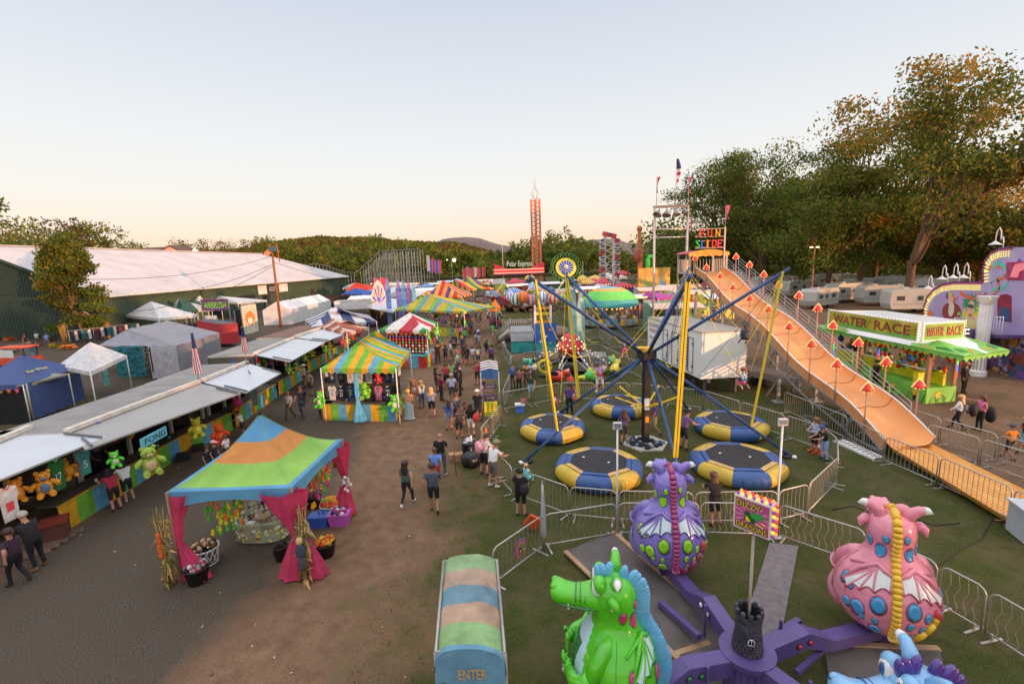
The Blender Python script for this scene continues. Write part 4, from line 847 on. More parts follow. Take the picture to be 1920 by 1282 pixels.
def dizzy_sign():
 c=HUB;rz=rad(-52);xd=V((math.cos(rz),math.sin(rz),0));nn=V((math.sin(rz),-math.cos(rz),0));w,h,d=.64,.62,.24;zt=HT(c,934);zb_=zt-h
 t=thing('ride_sign','pink and green Dizzy Dragons box sign with glowing bulbs on a pole','sign',c+V((0,0,.84)))
 m=MB();m.tube([c+V((0,0,.84)),c+V((0,0,zb_))],.026,mat('8a8278',.5),10);m.build('pole',t)
 m=MB();m.box(c+V((0,0,zb_+h/2)),(w,d,h),mat('b0a8a8',.5),rz);m.build('box',t)
 for s in(1,-1):
  m=MB();o=c+nn*s*(d/2)-xd*s*w/2+V((0,0,zb_));dizzy_art(m,o,xd*s,(0,0,1),w,h,nn*s);m.build('face_panel',t)
 cols=['ff7a2c','ffb04a','d02a2a','8a3a8c']
 for k in range(34):
  s=1 if k%2 else-1;j=k//2;m=MB()
  if j<9:p=c+xd*(-w/2+.04+j*.07)+nn*s*.06+V((0,0,zt+.03))
  else:p=c+xd*(w/2+.03)*(1 if k<28 or True else-1)+nn*s*.06+V((0,0,zt-.04-(j-9)*.075))
  m.ell(p,.03,bulb(cols[(k*7)%4],[1.3,1.1,.5,.1][(k*7)%4]),8,6);m.build('bulb',t)
 for j in range(8):
  m=MB();m.ell(c-xd*(w/2+.03)+V((0,0,zt-.06-j*.07)),.03,bulb(cols[j%3],1.2 if j%3<2 else .4),8,6);m.build('bulb',t)
dizzy_sign()
def ramp(name,lab,pts,z,top,edge,cat='ramp'):
 t=thing(name,lab,cat,P(*pts[0]));m=MB();q=[P(*p)for p in pts];m.slab([p+V((0,0,z))for p in q],z-.01,top);m.build('deck',t)
 if edge:
  m=MB()
  for a,b in((0,1),(2,3)):m.bar(q[a]+V((0,0,z)),q[b]+V((0,0,z)),.12,edge,.05)
  m.build('edge_board',t)
RB_=mat('5a5250',.85,.25,2,.4,k=1.2,dirt=.4);TN=mat('927458',.8,.2,3)
ramp('ramp','dark ribbed ramp with tan edge boards under the purple dragon',[(1150,1003),(1390,1215),(1290,1262),(1060,1040)],.12,RB_,TN)
ramp('ramp','dark ramp with tan edge below the pink dragon',[(1545,1215),(1760,1225),(1790,1330),(1560,1330)],.12,RB_,TN)
ramp('ramp','dark ramp with tan edge under the green dragon arm',[(1180,1262),(1330,1212),(1400,1300),(1215,1340)],.1,RB_,TN)
ramp('rubber_mat','wrinkled grey strip mat on the grass behind the castle tower',[(1443,1018),(1497,1024),(1465,1190),(1385,1200)],.03,mat('6e6668',.9,.2,6,1.,k=1.2),None,'mat')
# ================================================================ barriers
FM=steel('8e8a86')
def barrier(a,b,lab,wavy=False,h=1.1,group='crowd barriers',plaque=False,m_=None):
 FMx=m_ or FM;a,b=V(a),V(b);a.z=b.z=0;d=b-a;Ln=d.length;d.normalize();n=V((d.y,-d.x,0))
 if n.y>0:n=-n
 t=thing('barrier',lab,'barrier',a,0,group);z=V((0,0,1));m=MB();g=.04;r=.022;a2,b2=a+d*g,b-d*g
 pts=[a2+z*.1,a2+z*(h-.14),a2+d*.05+z*(h-.05),a2+d*.14+z*h,b2-d*.14+z*h,b2-d*.05+z*(h-.05),b2+z*(h-.14),b2+z*.1]
 m.tube(pts,r,FMx,6);m.tube([a2+z*.16,b2+z*.16],r*.85,FMx,6);m.build('frame',t)
 k=max(4,int(Ln/(.155 if not wavy else .17)));m=MB()
 for i in range(1,k):
  p=a2+(b2-a2)*(i/k)
  if wavy:m.tube([p+z*.16,p+d*.04+z*.3,p-d*.045+z*.52,p+d*.045+z*.78,p+z*h],.008,FMx,4,False)
  else:m.tube([p+z*.16,p+z*h],.0095,FMx,4,False)
 m.build('bars',t)
 for q in(a2+d*.12,b2-d*.12):
  m=MB();m.bar(q-n*.28+z*.02,q+n*.28+z*.02,.05,FMx,.02);m.bar(q+z*.02,q+z*.18,.04,FMx);m.build('foot',t)
 if plaque:
  w=.42;o=a2+(b2-a2)*.5+n*.035+z*.36;xd=V((-n.y,n.x,0));o=o-xd*w/2;pm=mat('7a4a94',.5);s=thing('dizzy_plaque','small purple Dizzy Dragons plaque hung on '+plaque,'sign',o+xd*w/2);m=MB()
  m.slab([o+xd*w*x+z*.5*y for x,y in((.0,.1),(.1,0),(.9,0),(1,.1),(1,.9),(.9,1),(.1,1),(0,.9))],-n*.012,pm)
  m.build('plate',s);m=MB();dizzy_art(m,o+n*.002,xd,z,w,.5,n);m.build('artwork',s)
 return t
ORD=['first','second','third','fourth','fifth','sixth','seventh','eighth','ninth','tenth','eleventh','twelfth']
def fence(pts,where,wavy=False,L_=2.35,plq={},h=1.1,group='crowd barriers'):
 w=[P(*p)if len(p)==2 else V(p)for p in pts];c=0
 for a,b in zip(w,w[1:]):
  n=max(1,round((b-a).length/L_))
  for i in range(n):
   barrier(a+(b-a)*(i/n),a+(b-a)*((i+1)/n),f"{ORD[min(c, 11)]} steel barrier panel {where}",wavy,h,group,plq.get(c));c+=1
fence([(925,1104),(1020,1031),(1157,1007),(1310,1006),(1456,1010),(1618,1068),(1752,1138)],'with zigzag bars around the dragon ride',True,2.0,{0:'the zigzag barrier right of the enter canopy',2:'the zigzag barrier left of the purple dragon',6:'the zigzag barrier left of the pink dragon'},group='zigzag barriers of the dragon ride')
fence([(1752,1138),(1842,1192),(1990,1290)],'with zigzag bars right of the pink dragon',True,1.9,group='zigzag barriers of the dragon ride')
fence([(934,900),(962,931),(1068,972),(1158,981),(1300,985),(1456,983),(1513,968),(1567,912),(1566,872)],'in front of the trampolines')
fence([(1180,752),(1318,769),(1470,822),(1536,846),(1566,872)],'behind the trampolines on the right')
fence([(943,771),(1052,751),(1180,752)],'behind the trampolines on the left')
fence([(903,848),(941,796)],'beside the enter gate');fence([(903,848),(934,900)],'beside the trash bags')
fence([(1468,772),(1586,826),(1655,868),(1756,912),(1892,980),(1960,1020)],'along the near side of the orange slide')
fence([(1735,842),(1834,874),(1950,915)],'on the near row beyond the slide end')
fence([(1702,810),(1760,831),(1866,866),(1960,896)],'on the far row beyond the slide end')
fence([(940,662),(960,693),(1050,674),(1122,668),(1204,712)],'around the red topped kiddie ride');fence([(946,652),(1050,655),(1122,634),(1146,652),(1212,661)],'behind the red topped kiddie ride')
fence([(958,693),(960,722),(944,768)],'left of the waiting parents')
fence([(1128,617),(1215,618)],'in front of the domed carousel')
# tall white floodlights on stands
def flood(px,py,ty,lab):
 g=P(px,py);z=HT(g,ty);t=thing('floodlight_stand',lab,'floodlight',g);m=MB();m.tube([g,g+V((0,0,z-.1))],.028,mat('d8d8dc',.4),8);m.lathe([(.16,0),(.16,.03),(.03,.05)],g,mat('8a8a8c',.5),12,False);m.build('stand',t)
 m=MB();m.box(g+V((0,0,z)),(.24,.1,.17),mat('a8a8ae',.5));m.box(g+V((0,-.057,z+.0)),(.20,.012,.13),mat('6a6a70',.3));m.box(g+V((0,0,z-.1)),(.26,.04,.04),mat('a8a8ae',.5));m.build('lamp_head',t)
flood(1157,1003,797,'white floodlight on a thin white stand left of the purple dragon');flood(1454,1006,790,'white floodlight on a thin white stand right of the Dizzy Dragons sign')
def fpost():
 g=P(1020,1031);t=thing('furled_banner','grey furled banner pole at the corner of the two fences','banner',g);m=MB();m.tube([g,g+V((0,0,2.0))],.035,FM,8);m.build('pole',t);m=MB();m.lathe([(.03,.35),(.09,.5),(.07,1.1),(.05,1.6),(.01,2.15)],g,mat('8d8a90',.7),8);m.build('cloth',t)
 g=P(1000,995);m=MB();M=Matrix.Rotation(.5,3,'Y')@Matrix.Rotation(.4,3,'X');m.box(g+V((0,0,.3)),(.42,.07,.52),mat('d8481c',.6),M=M);m.build('board',None,label='orange square board leaning on the fence foot beside the furled banner',cat='board')
fpost()
# ================================================================ enter canopy and gates
def enter():
 t=thing('enter_canopy','long striped entrance canopy with ENTER on its blue front','canopy',(-.85,7.3,0));m=MB()
 A,B,C,D=P(832,1052,2.32),P(932,1050,2.32),P(817,1222,2.36),P(946,1224,2.36)
 cols=['88a678','b09480','6a8c9c','b2947c','88aa72'];n=len(cols);sub=5
 def R_(v):
  a,b=lerp(A,C,v),lerp(B,D,v);s=.05*math.sin(v*19)
  return[a+V((-.03,0,-.34)),a+V((0,0,-.04)),a+V((.12,0,.08)),lerp(a,b,.33)+V((0,0,.14+s*.4)),lerp(a,b,.66)+V((0,0,.15-s*.4)),b+V((-.12,0,.08)),b+V((0,0,-.04)),b+V((.03,0,-.34))]
 for i,cname in enumerate(cols):
  c=mat(cname,.75,.25,2.6,.8,k=.95,dirt=.65);m.loft([R_((i+k/sub)/n)for k in range(sub+1)],c,False,True,close=False)
 bl=mat('5f8ca4',.75,.2,2.6,.8,k=1.1,dirt=.45);e=R_(1);f=[p+V((0,-.09,0))for p in e]
 m.loft([e,f],bl,False,True,close=False);lo=[V((p.x,p.y-.05,1.93+.03*math.sin(k*2.2)))for k,p in enumerate(f[1:-1])]
 m.loft([f[1:-1],lo],bl,False,True,close=False);m.build('canopy_cloth',t)
 m=MB();o=V((f[1].x+.36,f[1].y-.08,2.06));m.text('ENTER',mat('ffac20',.7,.05,k=1.0),o,(1,0,0),(0,-.12,1),.42,.19,.03);m.build('lettering',t)
 for s,q in enumerate((A,B,C,D)):
  m=MB();m.tube([V((q.x,q.y,0)),q],.035,mat('8a7a78',.5),8);m.build('post',t)
 m=MB();m.tube([A,B,D,C,A],.03,FM,6)
 m.tube([V((C.x,C.y,1.75)),V((D.x,D.y,1.75))],.025,FM,6);m.build('frame',t)
 g=V((-.5,6.0,0));m=MB();m.box(g+V((.15,0,.95)),(.9,.12,1.5),mat('52407e',.6));m.box(g+V((-.2,-.1,1.5)),(.3,.1,.4),mat('2a1e3c',.6));m.build('painted_board',None,label='purple painted panel under the front of the enter canopy',cat='panel')
enter()
def gate():
 g0,g1=P(905,785),P(938,783);t=thing('entrance_gate','small gate with red, white and blue striped canopy and yellow signs','gate',(g0+g1)/2);xd=(g1-g0).normalized();w=(g1-g0).length;nn=V((xd.y,-xd.x,0));z=V((0,0,1));T=2.55
 for p in(g0,g1):
  m=MB();m.tube([p,p+z*T],.04,FM,8);m.build('post',t)
 bars=['d8d2cc','a05a5c','d8d2cc','6f8a94','d8d2cc','a05a5c','d8d2cc']
 m=MB();k=7
 for i,c in enumerate(bars):
  def row(v):return[g0+xd*(w*u)+z*(T+.10+.30*(1-v)+.10*(1-abs(2*u-1)))-nn*(.7*(1-v))*-1*-1 for u in(0,.25,.5,.75,1)]
  m.loft([row(i/k),row((i+1)/k)],cloth(c),False,True,close=False)
 m.loft([[g0+xd*w*u+z*(T+.1+.10*(1-abs(2*u-1)))for u in(0,.25,.5,.75,1)],[g0+xd*w*u+z*(T-.35+.04*math.cos(u*20))+nn*.03 for u in(0,.25,.5,.75,1)]],cloth('3f6494'),False,True,close=False);m.build('canopy_cloth',t)
 pl=mat('4a3268',.5);ye=mat('d8b832',.5)
 for(zz,hh,cm,tx,tc)in((1.62,.26,pl,'EXIT',ye),(.98,.3,pl,'ENTER',ye),(.12,.8,ye,'R\nSIT IN HARNESS\nNO SHOES',pl)):
  m=MB();m.slab([g0+xd*w*.12+z*zz,g0+xd*w*.88+z*zz,g0+xd*w*.88+z*(zz+hh),g0+xd*w*.12+z*(zz+hh)],-nn*.03,cm)
  if hh<.5:m.text(tx,tc,g0+xd*w*.28+z*(zz+hh*.28),xd,z,w*.44,hh*.42,.006)
  else:
   for q in range(6):m.box(g0+xd*w*.5+nn*.004+z*(zz+.12+q*.11),(w*.55,.006,.03),mat('8a7a2a',.6),math.atan2(xd.y,xd.x))
  m.build('sign_plate',t)
gate()
# ================================================================ bungee trampolines
MC_=V((5.8,19.9,0));Z=V((0,0,1))
BLU=mat('2a477a',.4,.2,1.5,k=1.2,dirt=.25);YEL=mat('d0b42c',.5,.12,2,.1,k=1.35,dirt=.2);BLT=mat('2a4a80',.45,.2,1.6,.25,k=1.3,dirt=.3);YLT=mat('b89a34',.5,.22,1.4,.25,k=1.25,dirt=.6);TNP=mat('a88a5a',.6,.2,3)
def tramp(c,R_,rz,lab):
 t=thing('bungee_trampoline',lab,'trampoline',c,rz,'octagonal trampolines under the bungee mast');n=8
 for k in range(n):
  m=MB();mt=BLT if k%2 else YLT;a0=2*PI*k/n;a1=a0+2*PI/n;rg=[]
  for i in range(7):
   f=i/6;a=a0+(a1-a0)*f;q=R_*math.cos(PI/n)/math.cos((f-.5)*2*PI/n)*.5+R_*.5*1.0;bl=1-.06*abs(2*f-1)**4
   rg.append([V(((q-.3+.3*bl*math.cos(b))*math.cos(a),(q-.3+.3*bl*math.cos(b))*math.sin(a),.31+.31*bl*math.sin(b)))for b in[2*PI*j/16 for j in range(16)]])
  m.loft(rg,mt,False);m.build('tube_segment',t,False)
  m=MB();r0=R_-.62;r1=R_-.42
  p=lambda r,a,z:V((r*math.cos(a),r*math.sin(a),z));m.slab([p(r0,a0,.635),p(r1,a0,.62),p(r1,a1,.62),p(r0,a1,.635)],.03,BLT if k%2 else TNP);m.build('edge_pad',t,False)
 m=MB();m.slab([V(((R_-.60)*math.cos(2*PI*k/n),(R_-.60)*math.sin(2*PI*k/n),.645))for k in range(n)],.03,mat('2a282e',.7,.25,3,.2,k=.9));m.box((.3,-.3,.675),(.09,.06,.01),mat('c8c8cc',.5));m.box((-.5,.35,.675),(.09,.06,.01),mat('c8c8cc',.5));m.build('jump_mat',t,False)
for c,R_,rz,lab in[((1.8,21.5,0),1.62,.2,'blue and yellow trampoline at the left under the leftmost yellow pole'),((3.15,16.9,0),1.72,.1,'blue and yellow trampoline nearest the furled banner, left of the purple dragon'),((5.7,24.5,0),1.62,.3,'farthest trampoline behind the centre mast'),((10.1,21.0,0),1.68,.35,'blue and yellow trampoline under the swinging girl in pink shorts'),((8.45,16.9,0),1.76,.25,'large trampoline behind the Dizzy Dragons sign')]:tramp(c,R_,rz,lab)
AN=[196,268,126,51,-20];BK_=mat('1a1a1d',.5,.1,3)
def bungee():
 t=thing('bungee_mast','black centre mast with blue booms and yellow poles of the bungee jump','ride',MC_)
 m=MB();m.box(MC_+Z*2.1,(.26,.26,4.2),BK_,.3);m.box(MC_+Z*4.05,(.6,.6,.3),BK_,.3);m.build('mast',t)
 m=MB();m.box(MC_+Z*1.9+V((-.0,-.16,0)),(.2,.1,.5),mat('b8b8bc',.5),.1);m.box(MC_+Z*1.2+V((0,-.17,0)),(.16,.1,.25),mat('d87a24',.5),.1);m.build('control_box',t)
 m=MB();m.box(MC_+Z*4.3,(.5,.35,.18),mat('c8922c',.5),.5);m.ell(MC_+Z*4.35+V((-.25,0,0)),(.3,.12,.1),mat('c8922c',.5));m.build('top_motor',t)
 m=MB();m.lathe([(1.0,0),(1.0,.07),(.2,.08)],MC_,mat('98928c',.8,.2,3),6,False);m.build('base_plate',t)
 m=MB();r=random.Random(2)
 for k in range(40):
  a=r.random()*6.28;q=r.uniform(.3,.75);p=MC_+V((math.cos(a)*q,math.sin(a)*q,.12));m.ell(p,(.12,.1,.09),mat('1c1d24',.8)if k%4 else mat('55606e',.8),7,5)
 m.build('ballast_bags',t)
 for i,a in enumerate(AN):
  d=V((math.cos(rad(a)),math.sin(rad(a)),0));T_=MC_+d*5.0+Z*7.5
  m=MB();m.tube([MC_+d*.2+Z*4.15,T_+d*.25+Z*.12],.07,BLU,8);m.build('boom',t)
  m=MB();m.tube([MC_+d*.2+Z*3.9,MC_+d*2.4+Z*2.45],.07,BLU,8);m.tube([MC_+d*2.4+Z*2.45,MC_+d*5.7+Z*.05],.06,BLU,8);m.build('leg',t)
  m=MB();q=V((-d.y,d.x,0));B_=MC_+d*4.2+Z*1.2
  for s in(-1,1):m.bar(T_+q*s*.05,B_+q*s*.05,.07,YEL)
  m.bar(T_,B_,.035,mat('3a3420',.6));m.build('yellow_pole',t)
  m=MB();m.box(MC_+d*5.75+Z*.05,(.3,.2,.06),mat('c8c4bc',.6),rad(a));m.ell(MC_+d*5.55+Z*.06,(.25,.2,.08),BK_,8,5);m.build('foot_plate',t)
  m=MB();e=MC_+d*1.5+Z*2.35;m.bar(MC_+d*.18+Z*1.75,e,.06,YEL);m.build('yellow_strut',t)
 # elastic ropes down to the riders
 def rope(a,b,sag,c,r=.014):
  m=MB();m.tube([lerp(a,b,k/8)-Z*sag*math.sin(PI*k/8)for k in range(9)],r,c,4);return m
 yr=mat('c8b43a',.7);br=mat('15151a',.7)
 top=[MC_+V((math.cos(rad(a)),math.sin(rad(a)),0))*5.0+Z*7.5 for a in AN]
 for(j,i0,i1)in((JA+Z*1.0,2,1),(JB+Z*1.25,3,4),(JC+Z*1.25,3,4),(JD+Z*.9,0,2),(JE+Z*1.0,2,3)):
  m=rope(top[i0],j+V((-.28,0,0)),.1,yr);m.build('bungee_rope',t);m=rope(top[i1],j+V((.28,0,0)),.1,yr);m.build('bungee_rope',t)
  m=rope(top[i0]+Z*.1,MC_+Z*1.0,.3,br,.009);m.build('winch_cable',t)
 for i in range(5):
  m=rope(top[i],MC_+Z*.3,.15,br,.008);m.build('winch_cable',t)
  m=rope(top[i]-Z*.1,lerp(top[i],MC_,.45)*1.0+Z*.2,1.2,yr,.012);m.build('slack_rope',t)
bungee()
# ================================================================ fun slide
YT=37.0
LT=PY(1303,511,YT);LBt=P(1656,838,.35);dS=(LBt-LT);dS.z=0;LS=dS.length;dS.normalize();nS=V((-dS.y,dS.x,0))
if nS.x<0:nS=-nS
WS=2.1
ORG=mat('d98a4c',.42,.16,.8,.05,k=1.3,dirt=.16);ORP=mat('dc9a50',.5,.12,2,.05,k=1.3)
def sz(t):return(LT.z+(LBt.z-LT.z)*t)+.16*math.sin(t*PI*5)*(1 if t<.9 else max(0,(1-t)*10))+.25*math.sin(PI*t)*0
def slide():
 t=thing('fun_slide','long orange fun slide running down toward the camera on a steel truss','slide',V((LBt.x,LBt.y,0)));m=MB();rows=[];n=60
 for i in range(n+1):
  f=i/n;c=LT+dS*LS*f;c.z=sz(f);wl=.42 if f<.96 else .42-.1*(f-.96)/.04
  rows.append([c+nS*WS*u+Z*h for u,h in((0,wl),(.03,.26),(.09,.07),(.18,.0),(.34,-.02),(.5,.05),(.66,-.02),(.82,0),(.91,.07),(.97,.26),(1,wl))])
 m.loft(rows,ORG,False,True,close=False);m.build('chute',t)
 for s in(0,1):
  m=MB();m.tube([r[0 if s==0 else-1]+Z*.02 for r in rows],.035,mat('c8c4c0',.4),6);m.build('side_rail',t)
 m=MB();m.loft([[r[0]-nS*.02,r[0]-nS*.02-Z*.5]for r in rows],mat('c8854e',.5,.1,1,k=1.2,dirt=.2),False,False,close=False);m.build('side_panel',t)
 q=MB();N_=26;tc_=[rows[int(n*i/N_)][0]-Z*.45-nS*.05 for i in range(N_+1)];bc_=[p-Z*min(.85,max(.1,p.z-.15))for p in tc_]
 GM=steel('848486')
 for off in(V((0,0,0)),nS*WS):
  for i in range(N_):
   a,b,c,d=tc_[i]+off,tc_[i+1]+off,bc_[i]+off,bc_[i+1]+off
   q.bar(a,b,.07,GM);q.bar(c,d,.07,GM);q.bar(c,b,.05,GM)
   if i%2:q.bar(a,c,.05,GM)
 q.build('truss',t)
 for f in(.02,.22,.42,.62,.8):
  c=LT+dS*LS*f;c.z=sz(f)-1.4
  for off in(V((0,0,0)),nS*WS):
   m=MB();p=c+off;m.bar(V((p.x,p.y,0)),p,.14,GM);m.bar(V((p.x,p.y,0))-dS*1.2,p,.08,GM);m.box((p.x,p.y,.04),(.5,.5,.08),GM);m.build('leg',t)
 # run-out lane
 e0,e1=P(1670,848,.2),P(1736,836,.2);f0,f1=P(1900,992,.12),P(1990,965,.12);m=MB();K=44
 m.loft([[lerp(lerp(e0,f0,i/K),lerp(e1,f1,i/K),u)+Z*h for u,h in((0,.22),(.04,.03),(.2,0),(.4,.03),(.6,0),(.8,.03),(.96,0),(1,.22))]for i in range(K+1)],ORP,False,True,close=False)
 m.loft([rows[-1],[lerp(e0,e1,k/10)+Z*(.22 if k in(0,10)else .03)for k in range(11)]],ORG,False,True,close=False)
 m.build('run_out',t)
 m=MB();sm_=mat('c08a4a',.6)
 for i in range(1,K):m.bar(lerp(e0,f0,i/K)+Z*.035+V((.1,0,0)),lerp(e1,f1,i/K)+Z*.035-V((.1,0,0)),.018,sm_,.012)
 m.build('lane_slats',t);m=MB()
 for i in range(4,60,7):m.tube([p+Z*.012 for p in rows[i]],.016,mat('9a5a2c',.6),4)
 m.build('panel_joints',t)
 # stair with handrails on the far side
 m=MB();s0=LT+nS*(WS+.3);s1=LT+dS*LS*.86+nS*(WS+.3);s1.z=.2;SR=steel('8c8c90')
 for k in range(5):
  for off in(0,1.0):m.tube([s0+nS*off+Z*(.1+.24*k),s1+nS*off+Z*(.1+.24*k)],.018,SR,4)
 for k in range(14):
  p=lerp(s0,s1,k/13)
  for off in(0,1.0):m.tube([p+nS*off,p+nS*off+Z*1.1],.018,SR,4)
 m.build('stair_rails',t);m=MB()
 for k in range(60):p=lerp(s0,s1,k/59);m.slab([p,p+nS,p+nS+dS*.28,p+dS*.28],.04,SR)
 m.build('stair_treads',t)
 return t
SL=slide()
def slide_tower():
 # platform, sign and light mast at the top of the slide
 c=LT+nS*WS*.5-dS*1.3;t=thing('slide_tower','slide top platform with FUN SLIDE letters, flags and floodlights','tower',V((c.x,c.y,0)));GM=steel('a39a94')
 w=1.45;f=MB();zt=LT.z;L0=c-nS*w;R0=c+nS*w;sz_=HT(c,389)
 m=MB();m.slab([c-nS*w-dS*-1.2+Z*0-Z*(c.z-zt+.02),c+nS*w+dS*1.2-Z*(c.z-zt+.02),c+nS*w-dS*1.2-Z*(c.z-zt+.02),c-nS*w-dS*1.2-Z*(c.z-zt+.02)],.12,GM);m.build('deck',t)
 for s in(-1,1):
  for d in(-1.2,1.2):
   p=c+nS*w*s+dS*d;m=MB();m.bar(V((p.x,p.y,0)),V((p.x,p.y,zt+1.45)),.12,GM);m.build('post',t)
 m=MB()
 for s in(-1,1):
  for k in range(9):p=c+nS*w*s+dS*(-1.2+.3*k);m.bar(V((p.x,p.y,zt)),V((p.x,p.y,zt+1.0)),.05,GM)
  m.bar(c+nS*w*s-dS*1.2+Z*(zt+1-c.z),c+nS*w*s+dS*1.2+Z*(zt+1-c.z),.06,GM)
 for k in range(12):p=c-dS*1.2+nS*(-w+2*w*k/11);m.bar(V((p.x,p.y,zt)),V((p.x,p.y,zt+1.0)),.04,GM)
 m.build('guard_rail',t)
 cl=mat('c04a5a',.6,.5,1.2,.3);ol=mat('d88a3a',.6,.4,2)
 m=MB();b=c-Z*(c.z-zt-1.45);n=10
 m.loft([[b+nS*(w+.15)*math.sin(x)*1.0+dS*dd+Z*(.25*math.cos(x))for x in[-PI/2+PI*k/n for k in range(n+1)]]for dd in(-1.3,1.35)],cl,False,True,close=False)
 m.loft([[b+nS*(-w-.15+2*(w+.15)*k/12)+dS*1.36+Z*(.25*math.cos(-PI/2+PI*k/12)+.05)for k in range(13)],[b+nS*(-w-.15+2*(w+.15)*k/12)+dS*1.38-Z*(.18+.07*(k%2))for k in range(13)]],ol,False,True,close=False);m.build('awning',t)
 # sign frame
 zf=zt+2.1;P0_,P1_=c-nS*1.15+dS*1.4,c+nS*1.15+dS*1.4;zs=HT(V((P1_.x,P1_.y,0)),428)
 m=MB()
 m.bar(V((P1_.x,P1_.y,0)),V((P1_.x,P1_.y,zs+.1)),.09,GM)
 for z in(zt+1.85,zt+2.7,zs-.9,zs):m.bar(V((P0_.x,P0_.y,z)),V((P1_.x,P1_.y,z)),.035,GM)
 m.build('sign_frame',t)
 H2=(zs-(zt+1.85));cw=(P1_-P0_);cw.z=0;Wd=cw.length;cw.normalize();nn=V((cw.y,-cw.x,0))
 for txt,z0,cols,x0,st in(('FUN',zt+1.85+H2*.56,['e8384a','d83a2c','e89a2c'],.3,.62),('SLIDE',zt+1.88,['3fae3c','3a62c8','e87a2c','d8382c','e02c4c'],.02,.425)):
  for i,ch in enumerate(txt):
   m=MB();mm=mat(cols[i],.4,.1,2,k=1.2,emit=.18);wd_=.34 if ch!='I' else .13;o=V((P0_.x,P0_.y,z0))+cw*(x0+i*st)+nn*.05
   for e in range(4):m.text(ch,mm,o+nn*.02*e,cw,Z,wd_,H2*.40,0)
   m.build('letter',t)
 # light mast
 A=PY(1226,500,YT+1.5);A.z=0;B=PY(1287,500,YT+1.5);B.z=0;zm=HT(B,386);xd=(B-A).normalized()
 m=MB()
 for p in(A,B):m.tube([p,p+Z*zm],.10,GM,8)
 m.bar(A-xd*.1+Z*zm,B+xd*.1+Z*zm,.18,mat('6a605c',.5))
 for z in(zm-1.75,zm-2.4):m.tube([A+Z*z,B+Z*z],.06,GM,6)
 m.build('light_mast',t)
 for k in range(4):
  p=lerp(A,B,.15+.22*k)+Z*(zm-.15);m=MB();M=Matrix.Rotation([.5,.2,-.2,-.75][k],3,'Y')@Matrix.Rotation(-.35,3,'X')
  m.loft([[p+M@V((r*math.cos(a),r*math.sin(a),z))for a in[2*PI*j/16 for j in range(16)]]for r,z in((.05,-.05),(.07,-.2),(.26,-.42),(.36,-.62),(.30,-.60),(.05,-.35))],mat('787474',.35,.1,2,metal=.5));m.build('floodlight',t)
 # flags
 def flag(p,z0,z1,h,c,kind=None):
  m=MB();m.tube([V((p.x,p.y,z0)),V((p.x,p.y,z1))],.025,GM,5);fl=m.build('flag_pole',t);m=MB()
  for i in range(8):
   def rw(z,k):return V((p.x+.03+.48*k*(.55+.45*math.sin(z*2.2))*.75,p.y+.08*math.sin(k*5+z*3),z))
   mm=c if not kind else(mat('a83440',.7)if(i%2==0)else mat('d8cfcc',.7))
   za,zb_=z1-h*i/8,z1-h*(i+1)/8
   m.loft([[rw(za,k/5)for k in range(6)],[rw(zb_,k/5)for k in range(6)]],mat('2c3458',.7)if kind and i<3 else mm,False,True,close=False)
  m.build('flag',fl)
 pk=mat('d84a78',.7,.1,2,trans=.3)
 flag(A+xd*.12,zm,HT(A,332),1.25,mat('a8324c',.7));mid=lerp(A,B,.62);flag(mid,zm,HT(mid,298),2.0,None,'us');flag(B,zm,HT(B,332),1.25,pk)
 flag(P1_,zs,HT(V((P1_.x,P1_.y,0)),385),1.1,pk);flag(B+V((.25,0,0)),zm-2.2,zm-.9,.9,pk)
 return t
slide_tower()
def lamp_template(loc,z,lab):
 t=thing('mushroom_lamp',lab,'lamp',loc,0,'triangular bulb lamps along the slide');loc=V(loc);m=MB();m.tube([loc,loc+Z*z],.03,mat('a87a68',.5),6);m.build('pole',t)
 m=MB();rd=mat('b8322a',.4,.1,2,emit=.12);prf=[(.0,.0),(.20,.0),(.19,.07),(.13,.24),(.06,.35),(.0,.37)]
 m.lathe(prf,loc+Z*z,rd,12);m.build('shade',t);m=MB()
 fr=V((-.45,-.9,0)).normalized();sd_=V((-fr.y,fr.x,0));bb=bulb('ff9a5a',2.6)
 for k in range(12):
  f=k/12;s=1-abs(2*f-1);x=(-.23+.46*f)
  zz=.02+.38*(1-abs(x)/.24)**.8
  m.ell(loc+Z*(z+zz)+sd_*x*.98+fr*.04,.027,bb,6,4)
 for x in(-.13,0,.13):m.ell(loc+Z*(z-.01)+sd_*x+fr*.12,.03,bb,6,4)
 m.build('bulbs',t);return t
def place_lamps():
 tmpl=None;n=0
 for side,heads in((0,[(1304,483),(1325,500),(1351,516),(1374,537),(1406,558),(1440,578),(1480,610),(1521,643),(1569,680),(1625,724)]),(1,[(1380,480),(1405,495),(1432,513),(1460,533),(1496,552),(1533,576),(1561,608),(1609,640),(1662,676),(1723,718)])):
  for k,(hx_,hy)in enumerate(heads):
   bst=None
   for i in range(201):
    f=i/200*1.02;p=LT+dS*LS*f+nS*(WS*side+(.08 if side else-.08));p.z=sz(min(1,f))+.2;d=abs(proj(p+Z*1.4)[0]-hx_)
    if bst is None or d<bst[0]:bst=(d,p)
   p=bst[1];z=HT(V((p.x,p.y,0)),hy)-p.z-.2
   nm=['topmost','second','third','fourth','fifth','sixth','seventh','eighth','ninth','lowest'][k]
   lamp_template(p-Z*.3,max(.6,z+.3),f"{nm} red triangular bulb lamp from the top on the {'far' if side else 'near'} side of the slide")
place_lamps()
